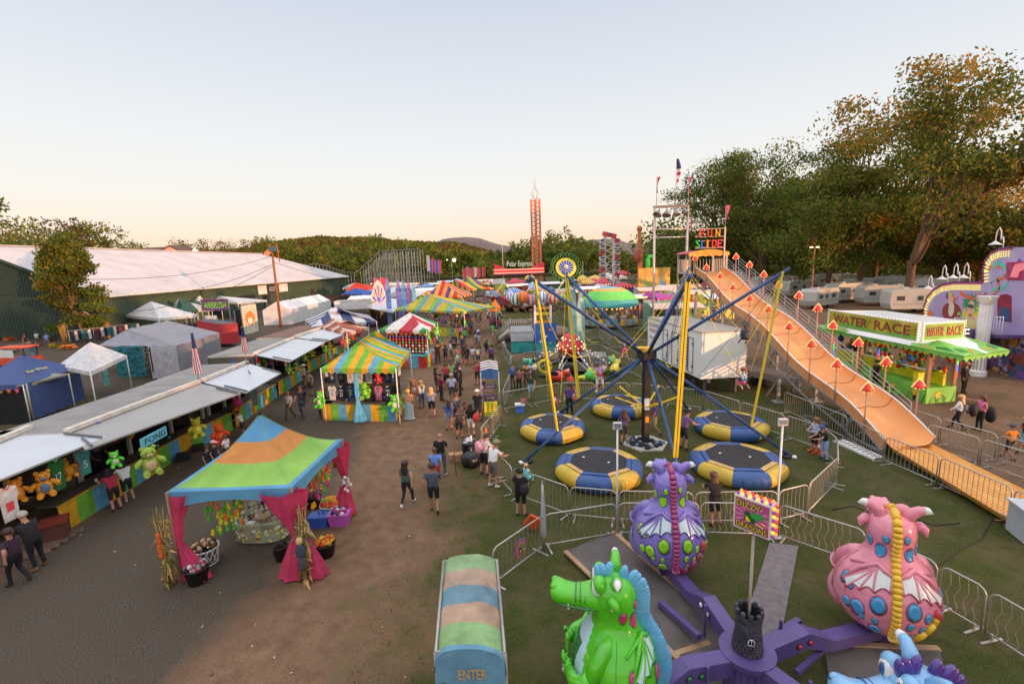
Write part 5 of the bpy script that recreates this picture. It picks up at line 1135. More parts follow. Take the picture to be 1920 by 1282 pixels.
# white ladder on the grass
def ladder():
 a,b=P(1572,828),P(1648,862);d=(b-a).normalized();n=V((-d.y,d.x,0));m=MB();wt=mat('c8c6c8',.5);t=thing('ladder','white ladder lying on the grass beside the slide fence','ladder',a)
 for s in(-.22,.22):m.bar(a+n*s+Z*.05,b+n*s+Z*.05,.09,wt)
 m.build('rails',t);m=MB()
 for k in range(9):p=lerp(a,b,(k+.5)/9)+Z*.06;m.bar(p-n*.2,p+n*.2,.07,wt)
 m.build('rungs',t)
ladder()
# ================================================================ white trailers
def gen_trailer():
 A,B,C=P(1314,711,1.0),P(1214,663,1.0),P(1397,706,1.0);u=(B-A);Lg=u.length;u.normalize();v=(C-A);v.z=0;Wd=v.length;v.normalize();h=2.75
 wt=mat('c9c9ce',.45,.05,.7,.05,dirt=.12);t=thing('generator_trailer','big white generator trailer with louvres and red lettering on its left side','trailer',V((A.x,A.y,0)))
 q=lambda l,w,z:A+u*l+v*w+Z*z
 m=MB();m.slab([q(0,0,h),q(Lg,0,h),q(Lg,Wd,h),q(0,Wd,h)],h,wt,wt);m.build('body',t)
 m=MB();m.slab([q(-.05,-.05,h+.06),q(Lg+.05,-.05,h+.06),q(Lg+.05,Wd+.05,h+.06),q(-.05,Wd+.05,h+.06)],.056,mat('8c857c',.7,.1,.6,dirt=.4));m.build('roof',t)
 dk=mat('4a4a50',.6)
 for l0,l1 in((1.0,1.6),(3.0,3.9),(4.6,5.3)):
  m=MB();e=-.035
  for a,b in((q(l0,e,.15),q(l1,e,.15)),(q(l1,e,.15),q(l1,e,2.3)),(q(l1,e,2.3),q(l0,e,2.3)),(q(l0,e,2.3),q(l0,e,.15))):m.bar(a,b,.03,dk)
  for z in(.5,1.9):m.bar(q(l0+.05,e*1.6,z),q(l0+.05,e*1.6,z+.12),.06,dk)
  m.build('door',t)
 m=MB()
 for k in range(11):m.slab([q(1.75,-.03,.4+.19*k),q(2.75,-.03,.4+.19*k),q(2.75,-.09,.32+.19*k),q(1.75,-.09,.32+.19*k)][::-1],.02,wt)
 m.slab([q(1.7,-.02,.25),q(2.8,-.02,.25),q(2.8,-.02,2.5),q(1.7,-.02,2.5)],-v*.015,mat('5a5a60',.6));m.build('louvre_panel',t)
 rd=mat('8a3040',.5)
 m=MB();m.text('ROCKWELL',mat('3a2c44',.5),q(Lg-.3,-.02,2.2),-u,Z,2.0,.28,.01);m.text('AMUSEMENTS',rd,q(Lg-.3,-.02,1.8),-u,Z,2.0,.26,.01);m.text('704-555',rd,q(Lg-.4,-.02,1.3),-u,Z,1.3,.2,.01);m.build('lettering',t)
 for k in range(2):
  m=MB();c=q(1.2+1.2*k,.2,-.62);M=V(v).to_track_quat('Z','Y').to_matrix();m.ell(c,(.42,.42,.16),mat('151515',.8),16,6,M);m.build('wheel',t)
 m=MB();m.bar(q(0,.5,-.15),q(Lg,.5,-.15),.2,dk);m.bar(q(0,Wd-.5,-.15),q(Lg,Wd-.5,-.15),.2,dk)
 for l in(.3,Lg-1):m.bar(q(l,.4,-.1),q(l,.4,-.98),.12,dk);m.bar(q(l,Wd-.4,-.1),q(l,Wd-.4,-.98),.12,dk)
 m.build('chassis',t)
 a=P(1390,668,.95);b=P(1500,722,.95);c=P(1425,650,.95);t=thing('flatbed_trailer','grey flatbed trailer under the slide truss','trailer',V((a.x,a.y,0)));e=V((2.6,0,0))
 a,b=PY(1395,690,29.2),PY(1500,710,26.2);a.z=b.z=.95;w=V((.35,2.4,0));m=MB();m.slab([a,b,b+w,a+w],.14,mat('77706c',.8,.2,2,.3));m.build('deck',t);m=MB();m.bar(a-Z*.25,b-Z*.25,.22,mat('6c6a6c',.6));m.bar(a+w-Z*.25,b+w-Z*.25,.22,mat('6c6a6c',.6));m.build('frame',t)
 for k in range(2):m=MB();m.ell(lerp(a,b,.3+.22*k)+Z*-.55+V((0,.3,0)),(.4,.14,.4),mat('151515',.8),14,6);m.build('wheel',t)
 for k in range(2):m=MB();p=lerp(a,b,.05+.9*k)+V((0,.3,0));m.bar(p-Z*.3,V((p.x,p.y,0)),.12,mat('3a3a3c',.6));m.build('landing_leg',t)
gen_trailer()
def rv(px,py,L_,h,rz,lab,kind='travel_trailer'):
 c=P(px,py);w=2.4;t=thing(kind,lab,'camper',c,rz,'white campers parked under the trees');wt=mat('aeaba4',.5,.1,.6,k=1.15,dirt=.15);gd=mat('3a3836',.3);st=mat('8a8278',.5)
 m=MB();x0,x1=-L_/2,L_/2;prof=[(x0+.25,.55),(x1-.2,.55),(x1,1.1),(x1-.1,h-.35),(x1-.45,h),(x0+.5,h),(x0+.1,h-.4),(x0,1.2)]
 m.loft([[V((x,y,z))for x,z in prof]for y in(-w/2,w/2)],wt,True,False);m.build('body',t,False)
 for s in(-1,1):
  for x,ww in((x0+1.2,.9),(x0+L_*.45,.6),(x1-1.5,1.0)):
   m=MB();m.box((x,s*(w/2+.012),h*.62),(ww,.02,.55),gd);m.build('window',t,False)
  m=MB();m.box((0,s*(w/2+.01),h*.38),(L_-.8,.012,.16),st);m.build('stripe',t,False)
 m=MB();m.box((x0+L_*.28,0,h+.1),(.7,.9,.2),wt);m.box((x1-1.3,.3,h+.05),(.4,.4,.12),wt);m.build('roof_vent',t,False)
 for s in(-1,1):m=MB();m.ell((.3,s*(w/2-.1),.38),(.37,.12,.37),mat('151515',.8),14,6);m.build('wheel',t,False)
for a in[(1590,566,8,3.1,.3,'long white camper behind the double trunk tree'),(1655,572,7,3.0,-.1,'white camper left of the tallest tree trunk'),(1630,556,9,3.3,.1,'far white camper seen between the trunks'),(1718,585,7.5,3.1,-.2,'white camper with rounded nose right of the tallest tree trunk'),(1745,562,8,3.4,0,'far white camper behind the arched funhouse shoulder'),(1500,556,7,3.0,.2,'white camper left of the lamp pole'),(1560,545,9,3.5,0,'farthest pale camper between lamp pole and trunks'),(1535,577,6,2.9,.5,'grey fronted camper just right of the lamp pole'),(1690,556,9,3.6,.05,'tall pale camper directly behind the tallest trunk'),(1450,548,9,3.4,.1,'grey tilted camper roof behind the stair rails'),(1790,580,8,3.2,.2,'camper hidden mostly behind the funhouse front')]:rv(*a)
def street_lamp():
 g=P(1520,570);z=HT(g,462);t=thing('street_lamp','tall wooden lamp pole with glowing lamps right of the slide','lamp',g);m=MB();m.tube([g,g+Z*z],[.16,.11],mat('8a6248',.8,.3,3),8);m.build('pole',t)
 for x in(-.5,.35):m=MB();m.tube([g+Z*(z-.3),g+Z*(z-.1)+V((x,0,0))],.04,BK_,5);m.ell(g+Z*(z-.12)+V((x*1.15,-.1,0)),(.28,.2,.12),bulb('ffd8a0',3),10,6);m.build('lamp_head',t)
street_lamp()
# ================================================================ water race booth
def vplane(a,b):
 n=V((b.y-a.y,a.x-b.x,0)).normalized()
 def f(x,y,off=0.):
  d=ray(x,y);o=V((0,0,H));t=((V(a)-n*off*-1-o).dot(n))/d.dot(n);return o+d*t
 return f
def water_race():
 A,B,C=P(1528,612,2.95),P(1808,668,2.95),P(1893,656,2.95);D=A+(C-B)*1.6+V((0,1.2,0));E_=C+(D-C)*.45+V((1.5,0,0))
 t=thing('water_race_booth','green game booth with WATER RACE signs, white roof and scalloped green valance','booth',P(1730,740));wh=mat('c9c6ca',.5,.06,.8,dirt=.1);gn=mat('62a040',.55,.2,1.2,.1);dgn=mat('2d6a28',.55);ye=mat('c0b828',.5,.2,1.5);org=mat('c8702c',.6)
 top=[A+(C-A)*.35+Z*.55+V((0,1.2,0)),B+(D-B)*.35+Z*.55,C+(D-C)*.25+(A-C)*.2+Z*.55]
 ins=[lerp(A,(A+B+C+D)/4,.42)+Z*.45,lerp(B,(A+B+C+D)/4,.42)+Z*.45,lerp(C,(A+B+C+D)/4,.42)+Z*.45,lerp(D,(A+B+C+D)/4,.42)+Z*.45]
 cor=[A,B,C,D];m=MB()
 for i in range(4):
  a,b,c,d=cor[i],cor[(i+1)%4],ins[(i+1)%4],ins[i]
  m.slab([a,b,c,d],.05,wh,gn)
 m.slab(ins,.05,wh);rf=m.build('roof',t)
 m=MB()                                               # painted green corners
 for i in range(4):
  o=cor[i];pr,nx=cor[i-1],cor[(i+1)%4];e=Z*.012;s=ins[i]
  l1=min(1.6/(pr-o).length,.4);l2=min(3.2/(nx-o).length,.4)
  def on(a_,f,g):return lerp(lerp(o,a_,f),lerp(s,ins[i-1]if a_ is pr else ins[(i+1)%4],f),g)
  for a_,l_ in((pr,min(.45,3.0/(pr-o).length)),(nx,min(.45,3.0/(nx-o).length))):
   m.poly([on(a_,0,0)+e,on(a_,l_,0)+e,on(a_,l_*.95,.25)+e,on(a_,l_*.5,.45)+e,on(a_,.0,.9)+e],gn);m.poly([on(a_,l_*.1,.15)+e*1.6,on(a_,l_*.45,.12)+e*1.6,on(a_,l_*.4,.3)+e*1.6,on(a_,l_*.1,.4)+e*1.6],dgn)
   m.poly([on(a_,l_*.5,.1)+e*2,on(a_,l_*.75,.28)+e*2,on(a_,l_*.8,.22)+e*2,on(a_,l_*.56,.04)+e*2],org)
 m.build('roof_paint',t)
 m=MB()
 for i in range(4):
  a,b=cor[i],cor[(i+1)%4];n=int((b-a).length/.42)
  for k in range(n):
   p,q=lerp(a,b,k/n),lerp(a,b,(k+1)/n);m.poly([p+Z*.0,q+Z*.0,q-Z*.14,lerp(p,q,.75)-Z*.24,lerp(p,q,.5)-Z*.30,lerp(p,q,.25)-Z*.24,p-Z*.14],gn)
 m.build('valance',t)
 # sign boxes
 def sgn(p0,p1,p2,bright):
  a,b=p0,p1;d=(b-a);d.z=0;L_=d.length;d.normalize();n=V((d.y,-d.x,0));h=p2;s=MB();s.slab([a,b,b+Z*h,a+Z*h],-n*.10,wh);bx=s.build('sign_box',t)
  s=MB();e=n*.012;s.slab([a+d*.06+Z*.08+e,b-d*.06+Z*.08+e,b-d*.06+Z*(h-.08)+e,a+d*.06+Z*(h-.08)+e],n*-.01,mat('7a9c2c' if bright else 'a8a030',.5,.35,1.2,k=1.2))
  s.poly([a+d*.06+Z*.08+e*1.6,b-d*.06+Z*.08+e*1.6,b-d*.06+Z*h*.3+e*1.6,lerp(a,b,.6)+Z*h*.18+e*1.6,lerp(a,b,.3)+Z*h*.34+e*1.6,a+d*.06+Z*h*.22+e*1.6],gn)
  w=L_*.42;x1=.07;w2=L_*.36
  for mm,g in((mat('3a1c44',.5),.0),(mat('9a3440' if not bright else 'b83a24',.5,.5,2,k=1.2),.03)):
   s.text('WATER',mm,a+d*(L_*x1+g)+Z*(h*.25+g)+e*2,d,Z,w-2*g,h*.52-2*g,.004+g*.3);s.text('RACE',mm,a+d*(L_*(x1+.5)+g)+Z*(h*.25+g)+e*2,d,Z,w2-2*g,h*.52-2*g,.004+g*.3)
  s.build('sign_panel',bx);s=MB();k=int(L_/.22)
  for i in range(k+1):s.ell(a+d*(L_*i/k)+Z*(h+.02)+n*.03,.03,bulb('ffe8b0',1.1),6,4)
  for i in range(7):
   for x in(0,L_):s.ell(a+d*x+Z*(h*i/7)+n*.05,.03,bulb('ffe8b0',1.1),6,4)
  s.build('bulbs',bx)
 zz=3.3;s0=P(1571,609,zz);s1=P(1720,641,zz);s2=P(1729,641,zz);s3=P(1806,636,zz);s0=s1+(A-B).normalized()*min((s0-s1).length,8.5)
 sgn(s0,s1,1.05,False);sgn(s2,s3,1.0,True)
 bk=s3+(s0-s1)*.8;m=MB();m.slab([s3,bk,bk+Z*1.0,s3+Z*1.0],V((-.08,0,0)),wh);m.slab([s0,bk,bk+Z*1.0,s0+Z*1.0],V((0,-.08,0)),wh)
 for k in range(7):p=lerp(s1,s0,(k+.5)/7);m.bar(p+Z*.2+V((.15,.1,0)),p+Z*.95+V((.15,.1,0)),.05,mat('5a5a60',.6))
 m.build('sign_back',t)
 # body below
 a0,b0,c0=P(1634,724),P(1735,757),P(1790,752);a0=b0+(a0-b0).normalized()*8.5;dk=mat('1a1712',.9);m=MB()
 bd=(c0-b0);pd=a0+bd*2
 m.slab([a0+Z*.85,b0+Z*.85,c0+Z*.85,pd+Z*.85],.85,gn);cn=m.build('counter',t)
 m=MB();r=random.Random(12)
 for(p,q)in((a0,b0),(b0,c0)):
  d=(q-p).normalized();n=V((d.y,-d.x,0));n=-n if n.y>0 else n;L_=(q-p).length;k=int(L_/.45)
  for i in range(k):
   c=p+d*(L_*(i+.5)/k)+n*.012;h=r.uniform(.3,.7);m.poly([c-d*.05,c+d*.05,c+d*.14+Z*h*.6,c+d*.2*r.choice((-1,1))+Z*h],dgn if r.random()<.7 else mat('1a1c1a',.7))
   if i%3==1:
    c2=c+Z*.45+n*.006;m.poly([c2+d*.24*math.cos(x)*(1 if j%2 else .5)+Z*.24*math.sin(x)*(1 if j%2 else .5)for j,x in enumerate([2*PI*j/10 for j in range(10)])],mat('d89a24',.5))
 m.build('counter_paint',cn)
 for p in(b0+V((.1,.15,0)),c0-V((.1,-.1,0)),lerp(a0,b0,.45),a0+V((.1,0,0)),pd):m=MB();m.bar(p,p+Z*2.95,.16,mat('8a6a4c',.7,.2,3));m.build('post',t)
 m=MB();ww=.9;nn=V((1.0,.35,0)).normalized();m.slab([a0+nn*ww+Z*.85,b0+nn*ww*1.4+Z*.85,b0+nn*ww*1.4+Z*1.5,a0+nn*ww+Z*1.5],nn*.3,mat('b8b020',.5,.2,2));m.slab([lerp(b0,c0,.1)+V((0,.8,.85)),c0+V((-.1,.8,.85)),c0+V((-.1,.8,1.5)),lerp(b0,c0,.1)+V((0,.8,1.5))],V((0,.3,0)),mat('b8b020',.5,.3,2));m.build('target_board',t)
 m=MB();m.bar(lerp(a0,b0,.05)+Z*1.75+nn*.3,lerp(a0,b0,.98)+Z*1.75+nn*.3,.2,mat('b0aca4',.5),.05)
 m.build('name_rail',t)
 m=MB();cc=['c83a3c','e0a02c','4a8a3a','d8d0cc','3a62a8','c86a9a','d87a2c']
 for k in range(90):
  f=r.random();p=lerp(a0,b0,f)+nn*(2+r.random())+Z*r.uniform(1.0,2.6)if k<60 else lerp(b0,c0,r.random())+V((0,1.5+r.random(),r.uniform(1.4,2.6)));s=r.uniform(.1,.2);m.ell(p,(s,s,s*1.2),plush(r.choice(cc)),8,6);m.ell(p+Z*s*1.5,s*.7,plush(r.choice(cc)),7,5)
 m.build('hanging_prizes',t);cn_=MB();cn_.slab([a0+nn*3.5+Z*.2,pd+Z*.2,pd+Z*2.9,a0+nn*3.5+Z*2.9],V((.1,0,0)),dk);cn_.build('back_wall',t)
 for k,f in enumerate((.18,.62,1.0)):
  m=MB();p=lerp(a0,b0,f)+V((-.14,-.1,1.3))if k<2 else c0+V((-.2,-.12,1.3));cs=['3a62ff','30d860','ff3a2c']
  for j in range(3):m.bar(p+Z*.38*j,p+Z*.38*(j+1),.04,bulb(cs[(j+k)%3],1.6))
  m.build('light_tube',t)
water_race()
# ================================================================ funhouse front
def funhouse():
 a,b=V((34.2,38.5,0)),V((30.9,26.6,0));F_=vplane(a,b);d=(b-a).normalized();n=V((d.y,-d.x,0));n=n if n.x<0 else-n
 t=thing('funhouse','lilac carnival funhouse front edged with rows of gold bulbs','funhouse',F_(1820,690));lil=mat('a394c0',.5,.12,.8,.05,k=1.3)
 out=[(1733,640),(1731,600),(1733,575),(1740,556),(1752,542),(1768,533),(1790,529),(1844,529),(1844,505),(1849,487),(1860,473),(1876,466),(1900,464),(1975,462),(1975,725),(1860,690)]
 m=MB();m.slab([F_(x,y)for x,y in out],-n*.25,lil);m.build('facade',t)
 path=out[1:13]
 def band(off,cm,r,st,nm):
  m=MB();pts=[F_(x,y)for x,y in path];cen=F_(1870,620)
  for p,q in zip(pts,pts[1:]):
   L_=(q-p).length;k=max(1,int(L_/st));tg=(q-p).normalized();nr=tg.cross(n);nr=-nr if nr.dot(cen-p)<0 else nr
   for i in range(k):m.ell(p+(q-p)*(i/k)+nr*off+n*.06,r,cm,5,4)
  m.build(nm,t)
 band(.10,bulb('a8485c',.5),.05,.2,'red_bulb_row')
 for o_ in(.24,.38,.52):band(o_,bulb('ffc85a',1.15),.042,.19,'gold_bulb_row')
 m=MB();pts=[F_(x,y)for x,y in path]
 m.tube([p+n*.02 for p in pts],.07,mat('4a2c54',.5),6);m.build('edge_trim',t)
 r=random.Random(31);m=MB()                            # confetti, ribbons, jester and balloons painted on the board
 for k in range(420):
  x=r.uniform(1745,1915);y=r.uniform(480,600)
  if y<545 and x<1858:continue
  if y<565 and x<1775:continue
  p=F_(x,y)+n*.008;s=.05;m.poly([p,p+d*s,p+d*s+Z*s,p+Z*s],mat(r.choice(['5a3a78','c84a5c','3a9a8c','e0b040']),.5))
 def stroke(pts,w,mt,o):
  q=[F_(x,y)+n*o for x,y in pts];m.loft([[p-Z*w*(.6+.4*math.sin(i))/1,p+Z*w*(.6+.4*math.sin(i+1))]for i,p in enumerate(q)],mt,False,True,close=False)
 stroke([(1858,505),(1872,492),(1885,500),(1888,515),(1872,520),(1858,530),(1862,545),(1880,540),(1890,530)],.16,mat('4aa89c',.5),.014)
 stroke([(1885,520),(1870,525),(1876,540),(1862,552),(1848,560),(1836,550),(1826,562),(1812,556),(1800,548)],.14,mat('c05a3c',.5),.02)
 def blob(x,y,rx,rz_,mt,o,k=14,star=0):c=F_(x,y)+n*o;m.poly([c+d*rx*math.cos(2*PI*j/k)*(1 if j%2 or not star else star)+Z*rz_*math.sin(2*PI*j/k)*(1 if j%2 or not star else star)for j in range(k)],mt)
 blob(1784,585,1.15,.75,mat('7a2c30',.5),.012);blob(1784,580,.35,.55,mat('c0b4a8',.5),.018);blob(1783,562,.32,.36,mat('c8a088',.5),.022);blob(1783,553,.4,.3,mat('d8a83a',.5),.026,12,.4)
 blob(1822,592,1.0,1.0,mat('c8b040',.5),.012);blob(1820,568,1.0,.75,mat('2c7a58',.5),.018,28,.6);blob(1821,578,.42,.55,mat('c89a84',.5),.024);blob(1821,574,.4,.14,mat('1e5a44',.5),.03);blob(1820,590,.14,.07,mat('a82c34',.5),.032);blob(1847,578,.4,.65,mat('2c7a58',.5),.018,18,.6);blob(1856,570,.2,.26,mat('6aa848',.5),.024);blob(1744,590,.5,.5,mat('c06a34',.5),.014,12,.6)
 blob(1786,640,3.2,1.6,mat('3c2a52',.6),.010);blob(1800,665,1.7,1.1,mat('5a3f80',.5),.016);blob(1840,675,1.6,.9,mat('6a3430',.5),.02,20,.75);blob(1762,665,.8,.8,mat('a87a48',.5),.02);blob(1850,640,1.4,.7,mat('34486c',.5),.02)
 for k in range(16):
  x=r.uniform(1765,1912);y=r.uniform(550,612)if x<1850 else r.uniform(480,600);a_=r.random()*6;stroke([(x+j*2.2,y+3*math.sin(a_+j*1.1))for j in range(6)],r.uniform(.1,.24),mat(r.choice(['c85a3c','4aa89c','d8b03a','5a3a8c','b83a6c','7ab84a']),.5),.011+k*.0004)
 for k in range(70):blob(r.uniform(1835,1925),r.uniform(640,722),r.uniform(.15,.6),r.uniform(.15,.5),mat(r.choice(['3c2a52','5a3f80','6a3430','34486c','a8783a','2a1c3a','8a3a5c']),.5),.024+k*.0006,9,.7)
 m.build('painted_scene',t)
 m=MB();m.slab([F_(1888,492)+n*.04,F_(1975,487)+n*.04,F_(1975,528)+n*.04,F_(1888,525)+n*.04],n*-.03,mat('8a2c54',.5,.4,3));m.build('name_board',t);m=MB();m.slab([F_(1897,520)+n*.05,F_(1906,496)+n*.05,F_(1925,492)+n*.05,F_(1925,505)+n*.05,F_(1914,510)+n*.05,F_(1912,520)+n*.05],n*.06,mat('d86a78',.5,emit=.3));m.build('letter',t)
 m=MB();m.slab([F_(1871,600)+n*.03,F_(1871,560)+n*.03,F_(1876,553)+n*.03,F_(1888,551)+n*.03,F_(1897,555)+n*.03,F_(1897,604)+n*.03],-n*.02,mat('7c1c34',.6,.4,2));m.build('doorway',t)
 m=MB();m.slab([F_(1874,600)+n*.045,F_(1877,575)+n*.045,F_(1894,578)+n*.045,F_(1894,602)+n*.045],-n*.01,mat('23486c',.6));m.build('curtain',t)
 # balcony, stair rail, column
 wt=mat('c4bfc0',.5);m=MB();fl=F_(1832,622)+n*.0;e=F_(1925,628)
 m.slab([F_(1812,628),F_(1925,628),F_(1925,628)+n*1.3,F_(1812,628)+n*1.3],.2,mat('4a3a66',.6));m.build('balcony',t);m=MB()
 for k in range(19):p=lerp(F_(1828,625),F_(1925,628),k/18)+n*1.25;m.tube([p,p+Z*1.1],.022 if k else .07,wt,5)
 m.tube([F_(1828,625)+n*1.25+Z*1.1,F_(1925,628)+n*1.25+Z*1.1],.035,wt,5);m.build('balcony_rail',t)
 c=F_(1910,600)+n*1.7;c.z=0;m=MB();m.lathe([(.42,0),(.42,.3),(.33,.4),(.30,4.6),(.36,4.7),(.46,5.0),(.5,5.1)],c,wt,18,False)
 for k in range(12):a_=k*PI/6;m.tube([c+V((math.cos(a_)*.32,math.sin(a_)*.32,.4)),c+V((math.cos(a_)*.30,math.sin(a_)*.30,4.6))],.035,wt,4)
 for s in(-1,1):m.tube([c+d*s*(.45+.2*math.cos(x)*(1-x/14))+Z*(4.85+.2*math.sin(x)*(1-x/14))+n*.2 for x in[j*.6 for j in range(16)]],.05,mat('c0ae90',.5),5)
 m.build('column',t)
 for i,(x,y)in enumerate(((1741,545),(1768,527),(1790,525),(1810,525),(1872,462))):
  p=F_(x+8,y+4);m=MB();m.tube([p,p+Z*.5,p+Z*.75-d*.1,p+Z*.7-d*.22]+[p+Z*(.5-.0)-d*.25,p+Z*1.1-d*.3,p+Z*1.35-d*.5,p+Z*1.1-d*.72,p+Z*.45-d*.75],.035,wt,6);m.lathe([(.05,.5),(.12,.42),(.34,.28),(.33,.26)],p-d*.75-Z*.0,wt,14);m.build('gooseneck_lamp',t)
 # fan shaped light, right edge
 o=F_(1895,655)+n*2.2;m=MB();pc_=mat('3a2c58',.5)
 m.slab([o]+[o+V((-.0,0,0))+d*1.3*math.cos(x)*-1+Z*1.3*math.sin(x)for x in[PI*.0+PI*.55*j/8 for j in range(9)]],-n*.12,pc_);m.build('shell_board',t);m=MB()
 for rr in(.4,.7,1.0,1.25):
  for j in range(int(rr*9)):x=PI*.55*j/(rr*9);m.ell(o-d*rr*math.cos(x)+Z*rr*math.sin(x)+n*.08,.05,bulb(['ff9ae0','d0e8ff','ffd27a'][j%3],1.6),5,4)
 m.build('shell_bulbs',t)
 o=P(1905,690,0);m=MB();m.slab([o+Z*.1,o+d*2.2+Z*.1,o+d*2.2+Z*2.2,o+d*.5+Z*2.6],-n*.1,mat('5a8ac0',.4,.5,1.5));m.slab([o+n*.02+Z*.6,o+n*.02+d*.9+Z*.3,o+n*.02+d*1.6+Z*1.8,o+n*.02+d*.8+Z*2.2],n*.04,mat('c85a9a',.4));m.build('painted_base_board',t)
funhouse()
def pbox():
 o=P(1893,1025)+V((.42,0,0));t=thing('power_box','grey steel power cabinet at the right picture edge','cabinet',o);m=MB();m.box(o+V((.75,.2,.5)),(1.3,.8,.9),mat('8d9298',.5,.1,2,dirt=.2),-.35);m.build('cabinet',t);m=MB();m.box(o+V((.75,.2,.97)),(1.4,.9,.05),mat('9da2a8',.5),-.35);m.build('lid',t);m=MB();m.box(o+V((.55,-.24,.5)),(.5,.02,.6),mat('7d8288',.5),-.35);m.build('door',t)
 # cable on the grass
 for k,(pts,lab)in enumerate(([[(1893,985),(1860,975),(1840,1010),(1800,1030),(1760,1060),(1700,1100),(1640,1085)],'black cable snaking across the grass behind the pink dragon'],[[(1560,955),(1600,948),(1650,968),(1690,960),(1750,985),(1800,980)],'thin dark cable lying on the grass near the slide'])):
  m=MB();m.tube([P(x,y,.02)for x,y in pts],.014,mat('15151a',.7),5);m.build('cable',None,label=lab,cat='cable')
pbox()
# ================================================================ canopies and booths
def stripes(m,A,B,T0,T1,cols,n,k=0):
 """parallel stripes on a roof side over the eave A-B up to the ridge T0-T1"""
 A,B,T0,T1=V(A),V(B),V(T0),V(T1);e=B-A;s0=max(.0,min(1,(T0-A).dot(e)/e.length_squared));s1=max(s0,min(1,(T1-A).dot(e)/e.length_squared));I=T0-lerp(A,B,s0)
 def h(u):return 0 if(u<1e-6 and s0>1e-6)or(u>1-1e-6 and s1<1-1e-6)else min(1,u/s0 if s0>1e-6 else 1,(1-u)/(1-s1)if s1<1-1e-6 else 1)
 for i in range(n):
  us=[i/n]+[x for x in(s0,s1)if i/n+1e-6<x<(i+1)/n-1e-6]+[(i+1)/n];c=cols[(i+k)%len(cols)]
  for a,b in zip(us,us[1:]):
   q=5;rws=[]
   for x in(a,b):rws.append([lerp(A,B,x)+I*h(x)*j/q-Z*.10*math.sin(PI*h(x)*j/q)*.8 for j in range(q+1)])
   m.loft(rws,c,False,False,close=False)
def canopy(name,lab,cor,ridge,cols,n=8,val=.28,scal=True,legs=True,foot=0.,leg_m=None,cat='tent',group=None,gaps=(),parts=True):
 """four eave corners (front-left, front-right, back-right, back-left) and one or two ridge points"""
 cor=[V(c)for c in cor];ridge=[V(r)for r in ridge];r0,r1=ridge[0],ridge[-1]
 c=sum(cor,V((0,0,0)))/4;t=thing(name,lab,cat,V((c.x,c.y,foot)),0,group);m=MB();cm=[cloth(x)if isinstance(x,str)else x for x in cols]
 sides=[(cor[0],cor[1],r0,r0),(cor[1],cor[2],r0,r1),(cor[2],cor[3],r1,r1),(cor[3],cor[0],r1,r0)]
 for i,(a,b,x,y)in enumerate(sides):
  k=max(2,int(n*(b-a).length/(cor[1]-cor[0]).length+.5))if len(cm)>1 else 1
  if len(cm)==1:k=1
  stripes(m,a,b,x,y,cm,k)
 m.build('roof_cloth',t)
 if val:
  m=MB()
  for i,(a,b,x,y)in enumerate(sides):
   k=max(2,int(n*(b-a).length/(cor[1]-cor[0]).length+.5))if len(cm)>1 else 6
   for j in range(k):
    p,q=lerp(a,b,j/k),lerp(a,b,(j+1)/k);cc=cm[j%len(cm)]
    if scal:m.poly([p,q,q-Z*val*.7,lerp(p,q,.5)-Z*val,p-Z*val*.7],cc)
    else:m.poly([p,q,q-Z*val,p-Z*val],cc)
  m.build('valance',t)
 if legs:
  for p in cor:
   m=MB();m.tube([V((p.x,p.y,foot)),p],.035,leg_m or mat('c0bcb8',.5),6);m.build('leg',t)
 return t
def cpx(fl,fr,apex,z,dep,bx=0.):
 """corners of a canopy from its front eave pixels; dep = depth to the back"""
 A,B=P(*fl,z),P(*fr,z);d=(B-A).normalized();n=V((-d.y,d.x,0));n=n if n.y>0 else-n;c=(A+B)/2+n*dep/2
 return[A,B,B+n*dep,A+n*dep],[PY(apex[0],apex[1],c.y)]
# ---- plush toys
def bear(loc,s,col,lab,face=180,belly='d8cdb8',tilt=0.,group='plush prizes hanging at the booths',kind='plush_bear',child=True):
 m=MB();M=Matrix.Translation(V(loc))@Matrix.Rotation(rad(face),4,'Z')@Matrix.Rotation(tilt,4,'Y')@Matrix.Scale(s,4);m.X=M;c=plush(col);b=plush(belly)
 m.ell((0,0,.30),(.23,.19,.27),c,14,10);m.ell((0,0,.68),(.20,.18,.18),c,14,10)
 for x in(-1,1):m.ell((x*.15,0,.84),(.07,.04,.07),c,8,6);m.tube([(x*.17,.0,.48),(x*.32,.08,.40),(x*.36,.14,.30)],[.08,.085,.06],c,8);m.tube([(x*.11,.03,.14),(x*.16,.2,.05),(x*.17,.3,.07)],[.11,.10,.08],c,8)
 m.X=None;t=m.build(kind,None,label=lab,cat='plush toy',group=group,base=loc)
 if child:
  q=MB();q.X=M;q.ell((0,.11,.30),(.15,.10,.18),b,10,8);q.ell((0,.155,.63),(.085,.07,.065),b,10,6);q.ell((0,.22,.655),.022,mat('15110f',.4),6,5)
  for x in(-1,1):q.ell((x*.075,.155,.73),.024,mat('15110f',.3),6,5)
  q.X=None;q.build('face_and_belly',t)
 return t
